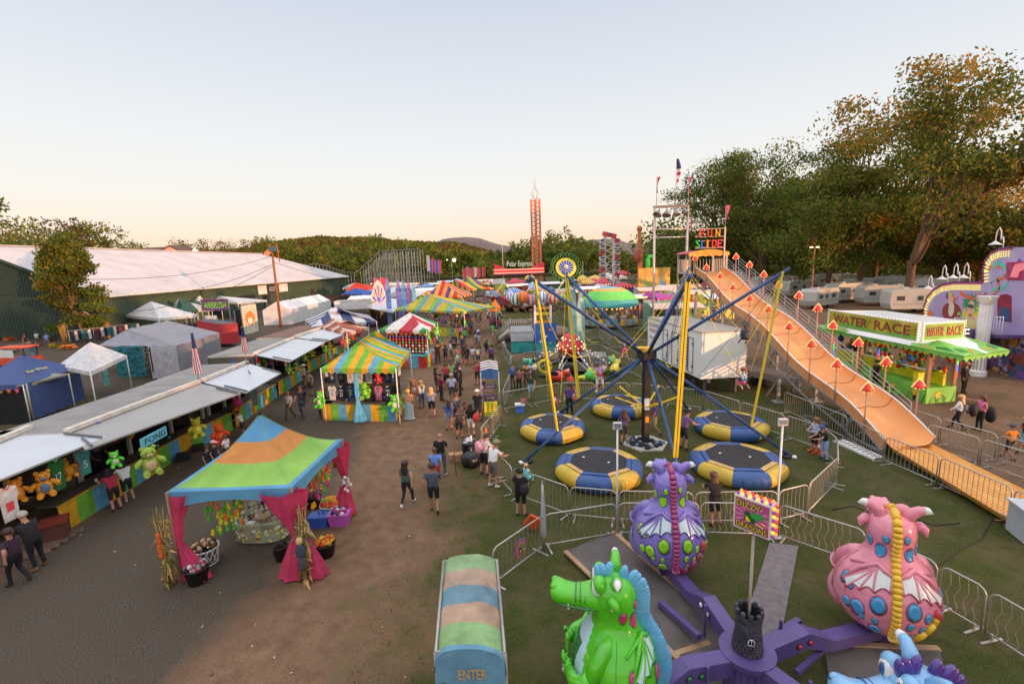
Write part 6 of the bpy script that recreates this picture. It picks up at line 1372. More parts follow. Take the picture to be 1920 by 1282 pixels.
def jersey(o,xd,w,h,col,num,lab,trim='d8d4d0',top=''):
 xd=V(xd).normalized();n=V((xd.y,-xd.x,0));n=n if n.y<0 else-n
 t=thing('jersey',lab,'jersey',V(o),0,'sports jerseys hung as prizes');c=cloth(col);m=MB();o=V(o)
 pts=[(.16,0),(.84,0),(.86,.6),(1.0,.66),(.92,.92),(.66,1),(.5,.9),(.34,1),(.08,.92),(0,.66),(.14,.6)]
 m.slab([o+xd*w*x+Z*h*y+n*.02*math.sin(x*9)for x,y in pts],-n*.02,c);m.build('cloth',t);m=MB();tm=mat(trim,.7)
 m.text(num,tm,o+xd*w*.34+Z*h*.28,xd,Z,w*.32,h*.26,.035)
 if top:m.text(top,tm,o+xd*w*.26+Z*h*.62,xd,Z,w*.48,h*.12,.035)
 m.bar(o+xd*w*.34+Z*h+n*.03,o+xd*w*.5+Z*h*.9+n*.03,.02,tm);m.bar(o+xd*w*.66+Z*h+n*.03,o+xd*w*.5+Z*h*.9+n*.03,.02,tm);m.build('number',t);return t
def tub(px,py,r,h,col,fill,lab,lattice=False,sq=False,nf=60,fs=.055,z0=0.,cat='tub'):
 g=P(px,py,z0);t=thing('lattice_basket' if lattice else 'storage_tub',lab,cat,g);c=mat(col,.5,.1,3);m=MB();R2=random.Random(int(px*7+py))
 if lattice:
  for k in range(14):
   for s in(-1,1):m.tube([g+V((math.cos(a)*rr,math.sin(a)*rr,z))for a,rr,z in[((k/14)*2*PI+s*j*.16,r*(.78+.22*j/4),.03+h*j/4)for j in range(5)]],.011,c,4)
  for z,rr in((.03,.78),(h,1.0)):m.tube([g+V((math.cos(a)*r*rr,math.sin(a)*r*rr,z))for a in[2*PI*j/20 for j in range(21)]],.018,c,5)
  m.lathe([(r*.74,.02),(r*.9,h*.9)],g,mat('57463a',.9,.5,20),16,caps=False)
 elif sq:m.loft([[g+V((x*r*f,y*r*.7*f,z))for x,y in((-1,-1),(1,-1),(1,1),(-1,1))]for f,z in((.82,0),(1,h),(1.07,h),(1.07,h+.03),(.95,h+.03))],c,True,False)
 else:m.lathe([(r*.78,0),(r,h),(r*1.07,h),(r*1.07,h+.03),(r*.95,h+.03),(r*.9,h*.8)],g,c,20)
 m.build('tub_body',t);m=MB()
 for _ in range(nf):
  a=R2.random()*6.28;q=r*.85*math.sqrt(R2.random());hh=(1-(q/r)**2)*r*.5*R2.random()
  y=.7 if sq else 1
  m.ell(g+V((math.cos(a)*q,math.sin(a)*q*y,h+.02+hh)),fs*R2.uniform(.7,1.2),plush(R2.choice(fill)),7,5)
 m.build('toys',t);return t
# ================================================================ duck pond tent
def duck_tent():
 z0=2.62;cr=[V((-9.12,11.45,z0)),V((-5.88,11.45,z0)),V((-5.75,14.85,z0)),V((-9.2,14.85,z0))];ap=PY(487,776,13.15)
 t=thing('duck_pond_tent','peaked tent striped in blue, orange and green rings over the duck pond game','tent',(-7.5,13.1,0))
 bl,og,gr=mat('5b96bc',.75,.14,1.6,.7,k=1.32,trans=.25,dirt=.12),mat('d88a4c',.75,.14,1.6,.7,k=1.32,trans=.25,dirt=.12),mat('8cba58',.75,.14,1.6,.7,k=1.32,trans=.25,dirt=.12)
 m=MB();K=24
 for i in range(4):
  a,b=cr[i],cr[(i+1)%4];rows=[]
  for j in range(K+1):
   f=j/K;f2=f;z=z0+(ap.z-z0)*(f**1.75*.85+f*.15);row=[]
   for u in range(9):
    p=lerp(lerp(a,b,u/8),ap,f2);sag=.10*math.sin(PI*u/8)*math.sin(PI*min(1,f*1.1))*(1-f);row.append(V((p.x,p.y,z-sag)))
   rows.append(row)
  m.loft(rows,gr,False,True,close=False,mf=lambda j,u:bl if j<2 else gr if j<11 else og if j<17 else bl)
 m.build('roof_cloth',t);m=MB()
 for i in range(4):
  a,b=cr[i],cr[(i+1)%4];m.loft([[lerp(a,b,u/14)-Z*(.0 if r==0 else .26+.24*abs(2*u/14-1)**2.2)for u in range(15)]for r in(0,1)],bl,False,True,close=False)
  m.tube([lerp(a,b,u/14)-Z*(.26+.24*abs(2*u/14-1)**2.2)for u in range(15)],.012,bl,5)
  for j in range(K):pass
  m.tube([lerp(a,ap,f)*1.0+Z*((z0+(ap.z-z0)*(f**1.75*.85+f*.15))-lerp(a,ap,f).z+.012)for f in[k/14 for k in range(15)]],.006,mat('8a9a60',.7),5)
 m.build('valance',t);m=MB();m.lathe([(.05,0),(.03,.06),(.015,.2)],ap-Z*.02,BK_,8);m.build('finial',t)
 for p in cr:m=MB();m.tube([V((p.x,p.y,0)),p],.04,mat('7a5a48',.6),8);m.build('pole',t)
 mg=mat('b03458',.8,.18,3,.5,k=1.35,trans=.15);rr=random.Random(5)
 def curtain(p,d,w0):
  m=MB();n=26;rows=[]
  for z,w,o in((z0-.1,w0,.0),(2.2,w0*.8,.05),(1.75,w0*.45,.02),(1.35,.16,.0),(1.2,.13,.0),(.95,.24,.04),(.5,.42,.05),(.05,.55,.02)):
   c=p+d*w*.75;rows.append([V((c.x+math.cos(a)*w*.62*(1+.16*math.sin(a*6+z)),c.y+math.sin(a)*w*.42*(1+.16*math.sin(a*6+z)),z))for a in[2*PI*j/n for j in range(n)]])
  m.loft(rows,mg,False);m.build('curtain',t)
 curtain(cr[0],V((.9,.25,0)),.42);curtain(cr[1],V((-.6,.1,0)),.8);curtain(cr[1]+V((.12,0,0)),V((.5,.2,0)),.28);curtain(cr[2],V((-.2,-.5,0)),.65)
 for i,(p,lab)in enumerate(((cr[0]+V((-.22,-.1,0)),'dry cornstalk bundle tied to the left front tent pole'),(cr[1]+V((.22,-.15,0)),'dry cornstalk bundle with a scarecrow at the right front tent pole'))):
  c=thing('cornstalks',lab,'cornstalks',V((p.x,p.y,0)));m=MB();cm=[mat(x,.9,.3,6)for x in('a08458','7a6238','8a7a4a','5a5a30')]
  for k in range(38):
   a=rr.random()*6.28;b=V((p.x+math.cos(a)*.15*rr.random(),p.y+math.sin(a)*.2*rr.random(),rr.uniform(0,.25)));tp=V((p.x+rr.gauss(0,.10),p.y+rr.gauss(0,.06),rr.uniform(1.4,2.3)));m.tube([b,V((p.x+rr.gauss(0,.04),p.y+rr.gauss(0,.04),1.1)),tp],[.018,.012,.006],rr.choice(cm),4)
   for _ in range(4):
    f=rr.random();q=lerp(b,tp,f);dv=V((rr.gauss(0,.12),rr.gauss(0,.12),rr.uniform(-.45,.1)));s=V((.02,.02,0));m.poly([q-s,q+s,q+dv*.5+s*.8+Z*.04,q+dv],rr.choice(cm))
  m.build('stalks',c)
  m=MB();oc=plush('c8622c')
  if i==0:
   for k in range(5):m.ell(V((p.x+.02,p.y-.18,1.55-.14*k)),(.06,.05,.10),oc,8,6)
  else:
   p=V((p.x,p.y,0));m.ell(p+V((0,-.2,1.32)),(.09,.08,.11),plush('c8a878'));m.ell(p+V((0,-.2,1.02)),(.13,.09,.22),plush('3c4454'));m.ell(p+V((.02,-.21,.7)),(.1,.08,.25),plush('4a4a50'))
  m.build('ornament',c)
 # duck pond
 g=P(497,1004);tp=thing('duck_pond','oval duck pond tub with yellow painted side','game',g);m=MB();a,b=.82,.52
 def ov(r,z,k=28):return[g+V((math.copysign(abs(math.cos(x))**.7,math.cos(x))*a*r,math.copysign(abs(math.sin(x))**.7,math.sin(x))*b*r,z))for x in[2*PI*j/k for j in range(k)]]
 m.loft([ov(.92,.04),ov(.97,.55),ov(1.04,.62),ov(1.04,.70),ov(.90,.70),ov(.88,.62)],mat('9a9a80',.4,.35,3,k=1.3),False);m.loft([ov(.9,.61),ov(.01,.61)],mat('5a5c54',.12,.2,3),False)
 m.build('tub_wall',tp);m=MB();r=random.Random(8)
 for k in range(90):
  x=r.uniform(PI,2*PI)if k<70 else r.uniform(0,PI);z=r.uniform(.1,.52);f=.94+.07*z;c=g+V((math.copysign(abs(math.cos(x))**.7,math.cos(x))*a*f,math.copysign(abs(math.sin(x))**.7,math.sin(x))*b*f,z));tg=V((-math.sin(x),math.cos(x)*.8,0)).normalized();s=r.uniform(.03,.07)
  nn=V((math.cos(x),math.sin(x)*1.3,0)).normalized();m.poly([c+nn*.012+tg*s*math.cos(y)+Z*s*math.sin(y)*.8 for y in[2*PI*j/8 for j in range(8)]],mat(r.choice(['c8b03a','d8c46a','4a7aa0','b8b8a0','8a5a3c','c8a02c','d8d4c0']),.45))
 m.build('painted_side',tp);m=MB();m.lathe([(.24,.6),(.22,.72),(.02,.74)],g+V((-.02,.05,0)),mat('a08a70',.6),20);m.tube([g+V((0,.05,.72)),g+V((0,.05,.86))],.035,mat('c8c0b0',.5),8);m.build('pump_island',tp)
 for x in(-.42,-.12):m=MB();m.box(g+V((x,-.46,.72)),(.24,.12,.05),mat('c8c8c4',.5));m.build('tray',tp)
 dk=None
 for k in range(46):
  x=r.random()*6.28;q=r.uniform(.42,.82);p=g+V((math.cos(x)*a*q,math.sin(x)*b*q,.615));m=MB();c=mat(r.choice(['c8602c','8a3a2c','b8a03a','4a3a34','b84a3c','a89a90']),.4);m.ell(p+Z*.025,(.042,.03,.026),c,7,5);m.ell(p+V((.025,0,.06)),.02,c,6,4)
  m.build('toy_duck',None,label='small coloured toy duck floating in the duck pond',cat='toy duck',group='toy ducks floating in the pond')
 # garlands of small plush hanging inside the roof
 for i,(A_,B_,cs,nn_,lab)in enumerate(((cr[0]+V((1.1,.8,-.5)),cr[0]+V((2.0,1.6,-.4)),['d8d4d0','b8b4b0','8a7a70'],60,'garland of white and grey small plush toys hanging inside the tent'),(cr[0]+V((.7,.35,-.45)),cr[0]+V((1.5,.6,-.45)),['c8c02c','d87a2c','5aa83c'],46,'garland of yellow, orange and green plush toys inside the tent'),(cr[1]+V((-.2,1.4,-.35)),cr[2]+V((-.25,-.6,-.35)),['e0a02c','5aa83c','d8622c','c84a7a'],46,'garland of orange and green plush toys under the right eave'),(cr[3]+V((.4,-.1,-.2)),cr[2]+V((-.2,-.1,-.2)),['8a5a34','c8a070','d84a3c','c8b03a'],60,'garland of brown and tan plush toys at the back of the tent'))):
  m=MB()
  for k in range(nn_):
   f=r.random();p=lerp(A_,B_,f)-Z*(1.1*r.random()*(1-.2*f));s=.06;c=plush(r.choice(cs));m.ell(p,(s,s,s*1.2),c,7,5);m.ell(p+Z*s*1.5,s*.75,c,6,5)
  m.build('plush_garland',None,label=lab,cat='plush toys',kind=None,group='garlands of small plush under the pond tent')
 W_=['d8d4d4','b83a4c','8a8a90','3a3a40'];C_=['e8a02c','6ab83c','d84a3c','e87a4c'];B_=['8a5a34','b89068','d8c8b0','5a3a28']
 tub(372,1090,.30,.42,'15151a',W_,'black tub of red and white small toys at the left front pole');tub(388,1055,.36,.5,'d0ccc8',B_,'white lattice basket of brown plush toys behind the black tub',True)
 tub(611,1040,.30,.38,'15151a',['d8482c','e08a2c','c8c03a'],'black tub of orange and yellow toys right of the scarecrow');tub(622,966,.34,.42,'d0ccc8',C_,'white lattice basket of orange and green balls under the right eave',True,fs=.08)
 tub(601,985,.30,.36,'2a4a9c',['2a4a9c'],'blue plastic box with a closed lid',False,True,3,.03);tub(638,982,.32,.38,'9a4a94',['d8d4dc','4a3a8c','b83a6c'],'purple plastic box of white and blue toys',False,True)
 tub(470,960,.36,.5,'d0ccc8',['d84a6c','e8a02c','6ab83c','e86a4c'],'white lattice basket of pink and orange balls behind the pond',True,fs=.08);tub(505,950,.3,.4,'7a3a7c',W_,'purple tub of grey toys behind the pond');tub(462,985,.28,.36,'1a1a20',['3a2a30','8a4a3c','6a5a50'],'black tub of dark toys left behind the pond');tub(528,1048,.2,.4,'2a1c20',['2a1c20'],'small black and red bucket beside the right front curtain',nf=2)
 tub(589,950,.26,.4,'2a1a24',['5a2a3c','3a2a4c','8a3a4c'],'dark tub of purple toys at the back right')
 m=MB()
 for k in range(26):p=cr[2]+V((.08+r.gauss(0,.08),-.25+r.gauss(0,.08),-1.45+r.gauss(0,.12)));m.ell(p,.055,plush(r.choice(['d8d4d4','c8a8b0','b0acb0'])),7,5)
 m.build('plush_bundle',None,label='bundle of small white plush toys on the right rear curtain',cat='plush toys')
duck_tent()
# ================================================================ striped prize booths
YS=['d89a24','6aa83c','5a9cc0']
def skirt(t,pts,h,cols,w=.55,name='counter_skirt',top='4a4038',hollow=.6):
 m=MB();q=0
 for a,b in zip(pts,pts[1:]):
  d=(b-a).normalized();L_=(b-a).length;k=max(1,int(L_/w));n=V((d.y,-d.x,0))
  for i in range(k):m.poly([lerp(a,b,i/k),lerp(a,b,(i+1)/k),lerp(a,b,(i+1)/k)+Z*h,lerp(a,b,i/k)+Z*h],cloth(cols[q%len(cols)]));q+=1
 m.build(name,t)
def jersey_booth():
 z=3.0;FL,FR,BR=P(601,690,z),P(742,691,z),P(769,657,z);BL=FL+(BR-FR);r0=PY(671,641,FL.y+1.4);r1=PY(704,620,BR.y-.2)
 t=canopy('jersey_booth','striped yellow, green and blue booth hung with sports jerseys',[FL,FR,BR,BL],[r0,r1],['6aa83c','d89a24','5a9cc0','6aa83c','d89a24'],11,.3,cat='booth')
 g=[P(607,788),P(743,790),P(770,742)];g.append(g[0]+(g[2]-g[1]));skirt(t,[g[0],g[1],g[2]],.95,['d89a24','6aa83c','5a9cc0'],.42);m=MB()
 for a,b,s in((g[0],g[1],V((0,.55,0))),(g[1],g[2],V((-.55,0,0))),(g[3],g[0],V((.5,0,0)))):m.slab([a+Z*.96,b+Z*.96,b+s+Z*.96,a+s+Z*.96],.05,mat('5a4a3c',.7))
 m.slab([g[0]+Z*.3+V((.2,2.2,0)),g[1]+Z*.3+V((-.2,2.2,0)),g[1]+Z*2.9+V((-.2,2.2,0)),g[0]+Z*2.9+V((.2,2.2,0))],V((0,.08,0)),mat('35302c',.8));m.build('counter_and_wall',t)
 r=random.Random(6);o=g[0]+V((0,.5,0));d=(g[1]-g[0]).normalized();W_=(g[1]-g[0]).length;js=[('1f2a44','d8d4d0'),('d0ccd0','5a3a7c'),('c8c4c8','3a5a7c'),('1c1c22','d0ccd0'),('2a2440','c8b04a'),('1c2a3c','c8c4c8'),('d4d0d0','9a3a2c'),('c86a94','e0d8d8'),('24406c','d8c04a'),('d0d0d4','2a4a8c')]
 nm=['30','11','15','91','22','3','12','10','23','7','55','34','8','41']
 cn={'1f2a44':'navy','d0ccd0':'white','c8c4c8':'pale grey','1c1c22':'black','2a2440':'dark purple','1c2a3c':'dark blue','d4d0d0':'white','c86a94':'pink','24406c':'royal blue','d0d0d4':'white'}
 k=0
 for row,(zz,nn)in enumerate(((1.95,7),(1.05,7))):
  for i in range(nn):
   x=.06+.9*(i/nn);c=js[(k*3+row)%10];jersey(o+d*W_*x+V((0,.2*row*-1+.1,0))+Z*zz,d,.50,.82,c[0],nm[k],f"{cn[c[0]]} jersey number {nm[k]} in the {'upper' if row == 0 else 'lower'} row of the striped booth",c[1],'TEAM');k+=1
 e=g[1]+V((-.25,.4,0))
 for i in range(3):jersey(e+V((.0,.8*i,2.0)),V((.15,1,0)),.55,.85,['24406c','1f2a44','d0ccd0'][i],['4','2','31'][i],['royal blue jersey on the right side of the striped booth','navy jersey at the middle of the right side rail','white jersey at the rear of the right side rail'][i])
 m=MB();cm=mat('5aa0c8',.7,.15,3,.4,k=1.45,trans=.15);c=lerp(g[0],g[1],.51)+V((0,-.1,0));rows=[]
 for zz,w in((2.9,.12),(2.2,.16),(1.5,.18),(1.2,.11),(.9,.2),(.4,.36),(.02,.46)):rows.append([V((c.x+math.cos(a)*w*.75*(1+.2*math.sin(a*5)),c.y+math.sin(a)*w*.5*(1+.2*math.sin(a*5)),zz))for a in[2*PI*j/22 for j in range(22)]])
 m.loft(rows,cm,False);m.build('curtain',t)
 bear(g[0]+V((.05,-.25,.85)),.95,'5fc83a','lime green plush bear at the left corner of the jersey booth',160);bear(g[1]+V((.05,-.25,.72)),.95,'5fc83a','lime green plush bear at the right corner of the jersey booth',200);bear(c+V((.5,.1,1.3)),.95,'7ac82a','big lime plush toy hanging upside in the middle of the jersey booth',170,'9ad04a',.25);bear(c+V((1.25,.1,2.1)),.6,'d8344c','small red plush toy hanging right of the big lime toy',180,'e05a6c',.3)
 bear(P(778,762)+Z*.7,1.1,'c8784c','big orange brown plush bear right of the jersey booth',200)
 for i in range(14):m=MB()
 m=MB()
 for i in range(36):p=lerp(g[0],g[1],r.random())+V((0,.3+r.random()*.8,1.02));m.ell(p+Z*.05,(.07,.07,.08),plush(r.choice(['5a3a28','8a5a3c','3a2a24','a08a70'])),7,5)
 m.build('counter_toys',t)
jersey_booth()
def green_red_booth():
 z=3.0;FL,FR,BR=P(710,618,z),P(800,620,z),P(820,604,z);BL=FL+(BR-FR);c=(FL+BR)/2;ap=PY(768,586,c.y)
 t=canopy('round_prize_booth','prize booth with red, white and green canopy',[FL,FR,BR,BL],[ap],['3a8a4a','d4cfcf','d4cfcf','a83444','a83444','d4cfcf','3a8a4a'],7,.3,cat='booth')
 m=MB();wt=mat('d4cfcf',.6)
 for(x,y,rx)in((-.5,.35,.5),(.9,.6,.45)):pass
 g=[P(716,687),P(803,690),P(819,674)];skirt(t,[g[0],g[1],g[2]],1.0,['b83a34','6ac03c','c8502c','5a9cc0'],.8)
 m.slab([g[0]+Z*1.0,g[1]+Z*1.0,g[1]+Z*1.0+V((0,.6,0)),g[0]+Z*1.0+V((0,.6,0))],.06,mat('4aa0a0',.5));m.slab([g[1]+Z*1.0,g[2]+Z*1.0,g[2]+Z*1.0-V((.5,0,0)),g[1]+Z*1.0-V((.5,0,0))],.06,mat('4aa0a0',.5));m.build('counter',t);m=MB()
 b0,b1=g[0]+V((.2,1.2,0)),g[1]+V((-.1,1.2,0));m.slab([b0+Z*.9,b1+Z*.9,b1+Z*2.9,b0+Z*2.9],V((0,.1,0)),mat('3a3438',.8));m.build('back_wall',t);r=random.Random(3)
 cols=[['e08a3c','d87a2c'],['6a5a9c','8a7ab8'],['c83a4c','d86a7c'],['d84a2c','5ab03c'],['c8c4c4','c84a6c'],['8a6a4a','c8a07a'],['d0ccd0','8a8a90']];lb=['orange ball shaped toys in the top row','purple toys in the second row','red toys in the third row','orange and green toys in the fourth row','pink and white toys in the fifth row','tan toys in the sixth row','white toys in the bottom row']
 for row in range(7):
  m=MB();k=13 if row else 9
  for i in range(k):p=lerp(b0,b1,(i+.5)/k)+V((0,-.12-.04*row,2.62-.24*row-(.0 if row else-.04)));s=.10 if row else .19;m.ell(p,(s,s*.8,s),plush(cols[row][i%2]),8,6)
  m.build('prize_row',t)
 e=g[2]+V((-.1,-.2,0))
 for i in range(6):bear(lerp(g[1],g[2],.1+.17*i)+V((.12,0,2.3-.5*(i%2))),.5,['7ac83a','c8b03a','3a3438','a83444','6ab03c','d8d0c8'][i],f"{['lime', 'mustard', 'black', 'crimson', 'green', 'white'][i]} plush toy on the right side of the red and green booth",250,child=False)
 for i,(x,y,zz,s,c_)in enumerate(((822,672,2.6,.9,'6acf3a'),(826,668,1.5,.8,'3a9a3c'),(830,672,.9,.8,'d8a02c'))):bear(P(x,y)+Z*zz*.8,s,c_,['round lime plush hanging right of the red and green canopy','green plush hanging below the round lime one','yellow and green plush lowest at the booth corner'][i],200)
green_red_booth()
def far_canopies():
 for k,(nm,fl,fr,ap,dep,cols,n,lab)in enumerate([
  ('striped_canopy',(741,579),(870,584),(806,551),6,['c8b03a','8ab04a','6a9cb0','d0a83a'],18,'wide yellow, green and blue striped canopy beyond the red and green booth'),
  ('striped_canopy',(797,557),(864,556),(830,525),6,['d88a3c','5a3a7c','d89a3c','b8343c'],9,'steep orange and purple striped canopy'),
  ('striped_canopy',(843,541),(879,543),(851,524),6,['b8343c','d8a03a','3a7a4a','d8a03a'],8,'red, yellow and green striped canopy behind the orange one'),
  ('striped_canopy',(862,534),(886,535),(873,517),5,['6aa04a','d8b03a','4a5a9c','c8502c'],8,'small rainbow striped canopy far down the aisle')]):
  cor,rd=cpx(fl,fr,ap,3.0,dep);t=canopy(nm,lab,cor,rd,cols,n,.3,cat='canopy',group='striped canopies along the midway')
  r=random.Random(k);a,b=cor[0]+V((.3,.3,0)),cor[1]+V((-.3,.3,0));skirt(t,[V((a.x,a.y,0)),V((b.x,b.y,0)),V((b.x,b.y+dep*.8,0))],1.0,cols,.6);m=MB()
  for i in range(60):p=lerp(a,b,r.random());q=.16;m.ell(V((p.x,p.y+r.random()*2,r.uniform(1.3,2.7))),(q,q,q*1.2),plush(r.choice(['c83a4c','5ab83a','d8a03a','6a3a28','d8d0d0','c86a9a','3a5aa8'])),7,5)
  m.build('hanging_prizes',t)
  for i in range(5):bear(V((b.x+.3,b.y+dep*.8*i/5,1.3+.5*(i%2))),.8,['5ac83a','d83a2c','3a8a3c','3a6ac8','d8b03a'][(i+k)%5],f"{['lime', 'red', 'dark green', 'blue', 'yellow'][(i+k) % 5]} plush toy at the right side of the {['wide striped', 'orange and purple', 'red and yellow', 'small rainbow'][k]} canopy",250,child=False)
far_canopies()
# ================================================================ left row of game trailers
RFG=mat('7e7a78',.85,.14,1.2,.3,k=1.35,dirt=.35);WTA=mat('bcc0c6',.35,.06,.5,k=1.2,dirt=.16);RL=mat('b8aca0',.6,.15,3,dirt=.3);DKI=mat('16130f',.95)
def gtrailer(lab,a,b,zr,dep,awn,gl,az=(3.25,2.75),roof=None,prize=None,seed=1,cols=YS,wall='4a4642',awm=None,splits=1):
 A,B=P(*a,zr),P(*b,zr);u=(B-A);u.z=0;L_=u.length;u.normalize();n=V((-u.y,u.x,0));n=n if n.x<0 else-n      # n points away from the aisle
 t=thing('game_trailer',lab,'game booth',V((A.x,A.y,0)),0,'game trailers along the left of the midway');rm=roof or RFG
 m=MB();m.slab([A,B,B+n*dep,A+n*dep],.12,rm,mat('a8a49c',.6));m.build('roof',t)
 m=MB();m.bar(A+Z*.06-n*.05,B+Z*.06-n*.05,.2,RL,.16);m.build('roof_rail',t)
 m=MB();wl=mat(wall,.7)
 m.slab([A+n*dep-Z*.1,B+n*dep-Z*.1,B+n*dep-Z*(zr-.4),A+n*dep-Z*(zr-.4)],-n*.05,wl)
 for e in(A,B):m.slab([e-Z*.12,e+n*dep-Z*.12,e+n*dep-Z*(zr-.4),e-Z*(zr-.4)],u*.05,wl)
 m.slab([A-Z*(zr-.5),B-Z*(zr-.5),B+n*dep-Z*(zr-.5),A+n*dep-Z*(zr-.5)],.15,DKI);m.build('body',t)
 if awn:
  o0,o1,i1,i0=P(*awn[0],az[1]),P(*awn[1],az[1]),A+Z*(az[0]-zr)-n*.1,B+Z*(az[0]-zr)-n*.1
  i0,i1=i1,i0
  for k in range(splits):
   f,g_=k/splits,(k+1)/splits-(.004 if splits>1 else 0);m=MB();m.slab([lerp(i0,i1,f),lerp(i0,i1,g_),lerp(o0,o1,g_),lerp(o0,o1,f)],.06,awm or WTA,mat('8a8a88',.5));m.build('awning',t)
  m=MB()
  for f in(.03,.97):m.bar(lerp(o0,o1,f)+Z*.05,lerp(lerp(o0,o1,f),lerp(i0,i1,f),.5)+Z*.05,.06,mat('55565a',.5))
  for f in(.02,.34,.67,.98):p=lerp(i0,i1,f);m.bar(V((p.x,p.y,.3)),p-Z*.1,.12,mat('9a948c',.6))
  m.build('awning_arms',t)
 if gl:
  g=[P(*q)for q in gl];skirt(t,g,.95,cols,.62);m=MB()
  for p,q in zip(g,g[1:]):m.slab([p+Z*.96,q+Z*.96,q+n*.7+Z*.96,p+n*.7+Z*.96],.05,mat('3a342c',.8));m.bar(p+Z*.93-n*.01,q+Z*.93-n*.01,.10,cloth('d89a24'),.03)
  m.build('counter',t)
 r=random.Random(seed);pal=prize or['c83a4c','5ab83a','d8a03a','6a3a28','c8c0b8','c86a9a','3a5aa8','e07a2c'];m=MB()
 for k in range(int(L_*26)):
  fr=k%3;p=lerp(A,B,r.random())+n*(r.uniform(-.2,.25)if fr else r.uniform(.3,dep-.4));z=r.uniform(1.75,zr-.3)if fr else r.uniform(1.1,zr-.35);s=r.uniform(.08,.17);c=plush(r.choice(pal));m.ell(V((p.x,p.y,z)),(s,s,s*1.25),c,7,5);m.ell(V((p.x,p.y,z+s*1.5)),s*.7,c,6,4)
 m.build('prize_display',t);m=MB()
 for k in range(int(L_*1.6)):m.ell(lerp(A,B,(k+.5)/(L_*1.6))+n*.5-Z*.2,.05,bulb('ffc890',7),6,4)
 m.build('bulbs',t);return t,A,B,u,n
T1_=gtrailer('nearest game trailer with white awning cut by the left picture edge',(-190,905),(54,803),2.75,2.6,[(-260,1002),(200,818)],None,(2.7,2.72),seed=2)
T2_=gtrailer('long grey roofed game trailer with grey awning and striped counter behind the pond tent',(122,811),(371,717),2.75,2.7,[(160,842),(452,736)],[(118,1000),(340,856),(437,805)],(2.7,2.72),seed=3,awm=mat('8b8886',.45,.06,.5,k=1.4,dirt=.12))
T3_=gtrailer('short game trailer with clean white awning beside the flags',(377,715),(462,680),2.75,2.8,[(461,736),(527,699)],[(443,800),(520,745)],(2.7,2.72),seed=4)
T4_=gtrailer('game trailer with three white awning panels hung with turtle coloured plush',(476,664),(550,634),2.75,3.0,[(543,678),(612,640)],[(524,742),(572,709)],(2.7,2.72),seed=5,splits=2)
T5_=gtrailer('brown roofed game trailer with white awning left of the jersey booth',(552,632),(621,609),2.75,3.2,[(614,639),(668,617)],[(578,700),(655,655)],(2.7,2.72),roof=mat('6a4f44',.9,.2,1,dirt=.3),seed=6,prize=['d8487c','c8c03a','e06a2c','5ab03a'])
T6_=gtrailer('game trailer with white awning in front of the shell shaped sign',(690,577),(722,557),2.75,3.2,[(736,586),(768,563)],None,(2.7,2.72),seed=7)
T7_=gtrailer('game trailer with white awning beyond the shell shaped sign',(742,556),(776,543),2.75,3.2,[(775,560),(812,541)],None,(2.7,2.72),seed=8)
gtrailer('far small game trailer with white awning left of the orange canopy',(700,545),(760,532),2.75,3.2,[(728,553),(790,535)],None,(2.7,2.72),seed=9)
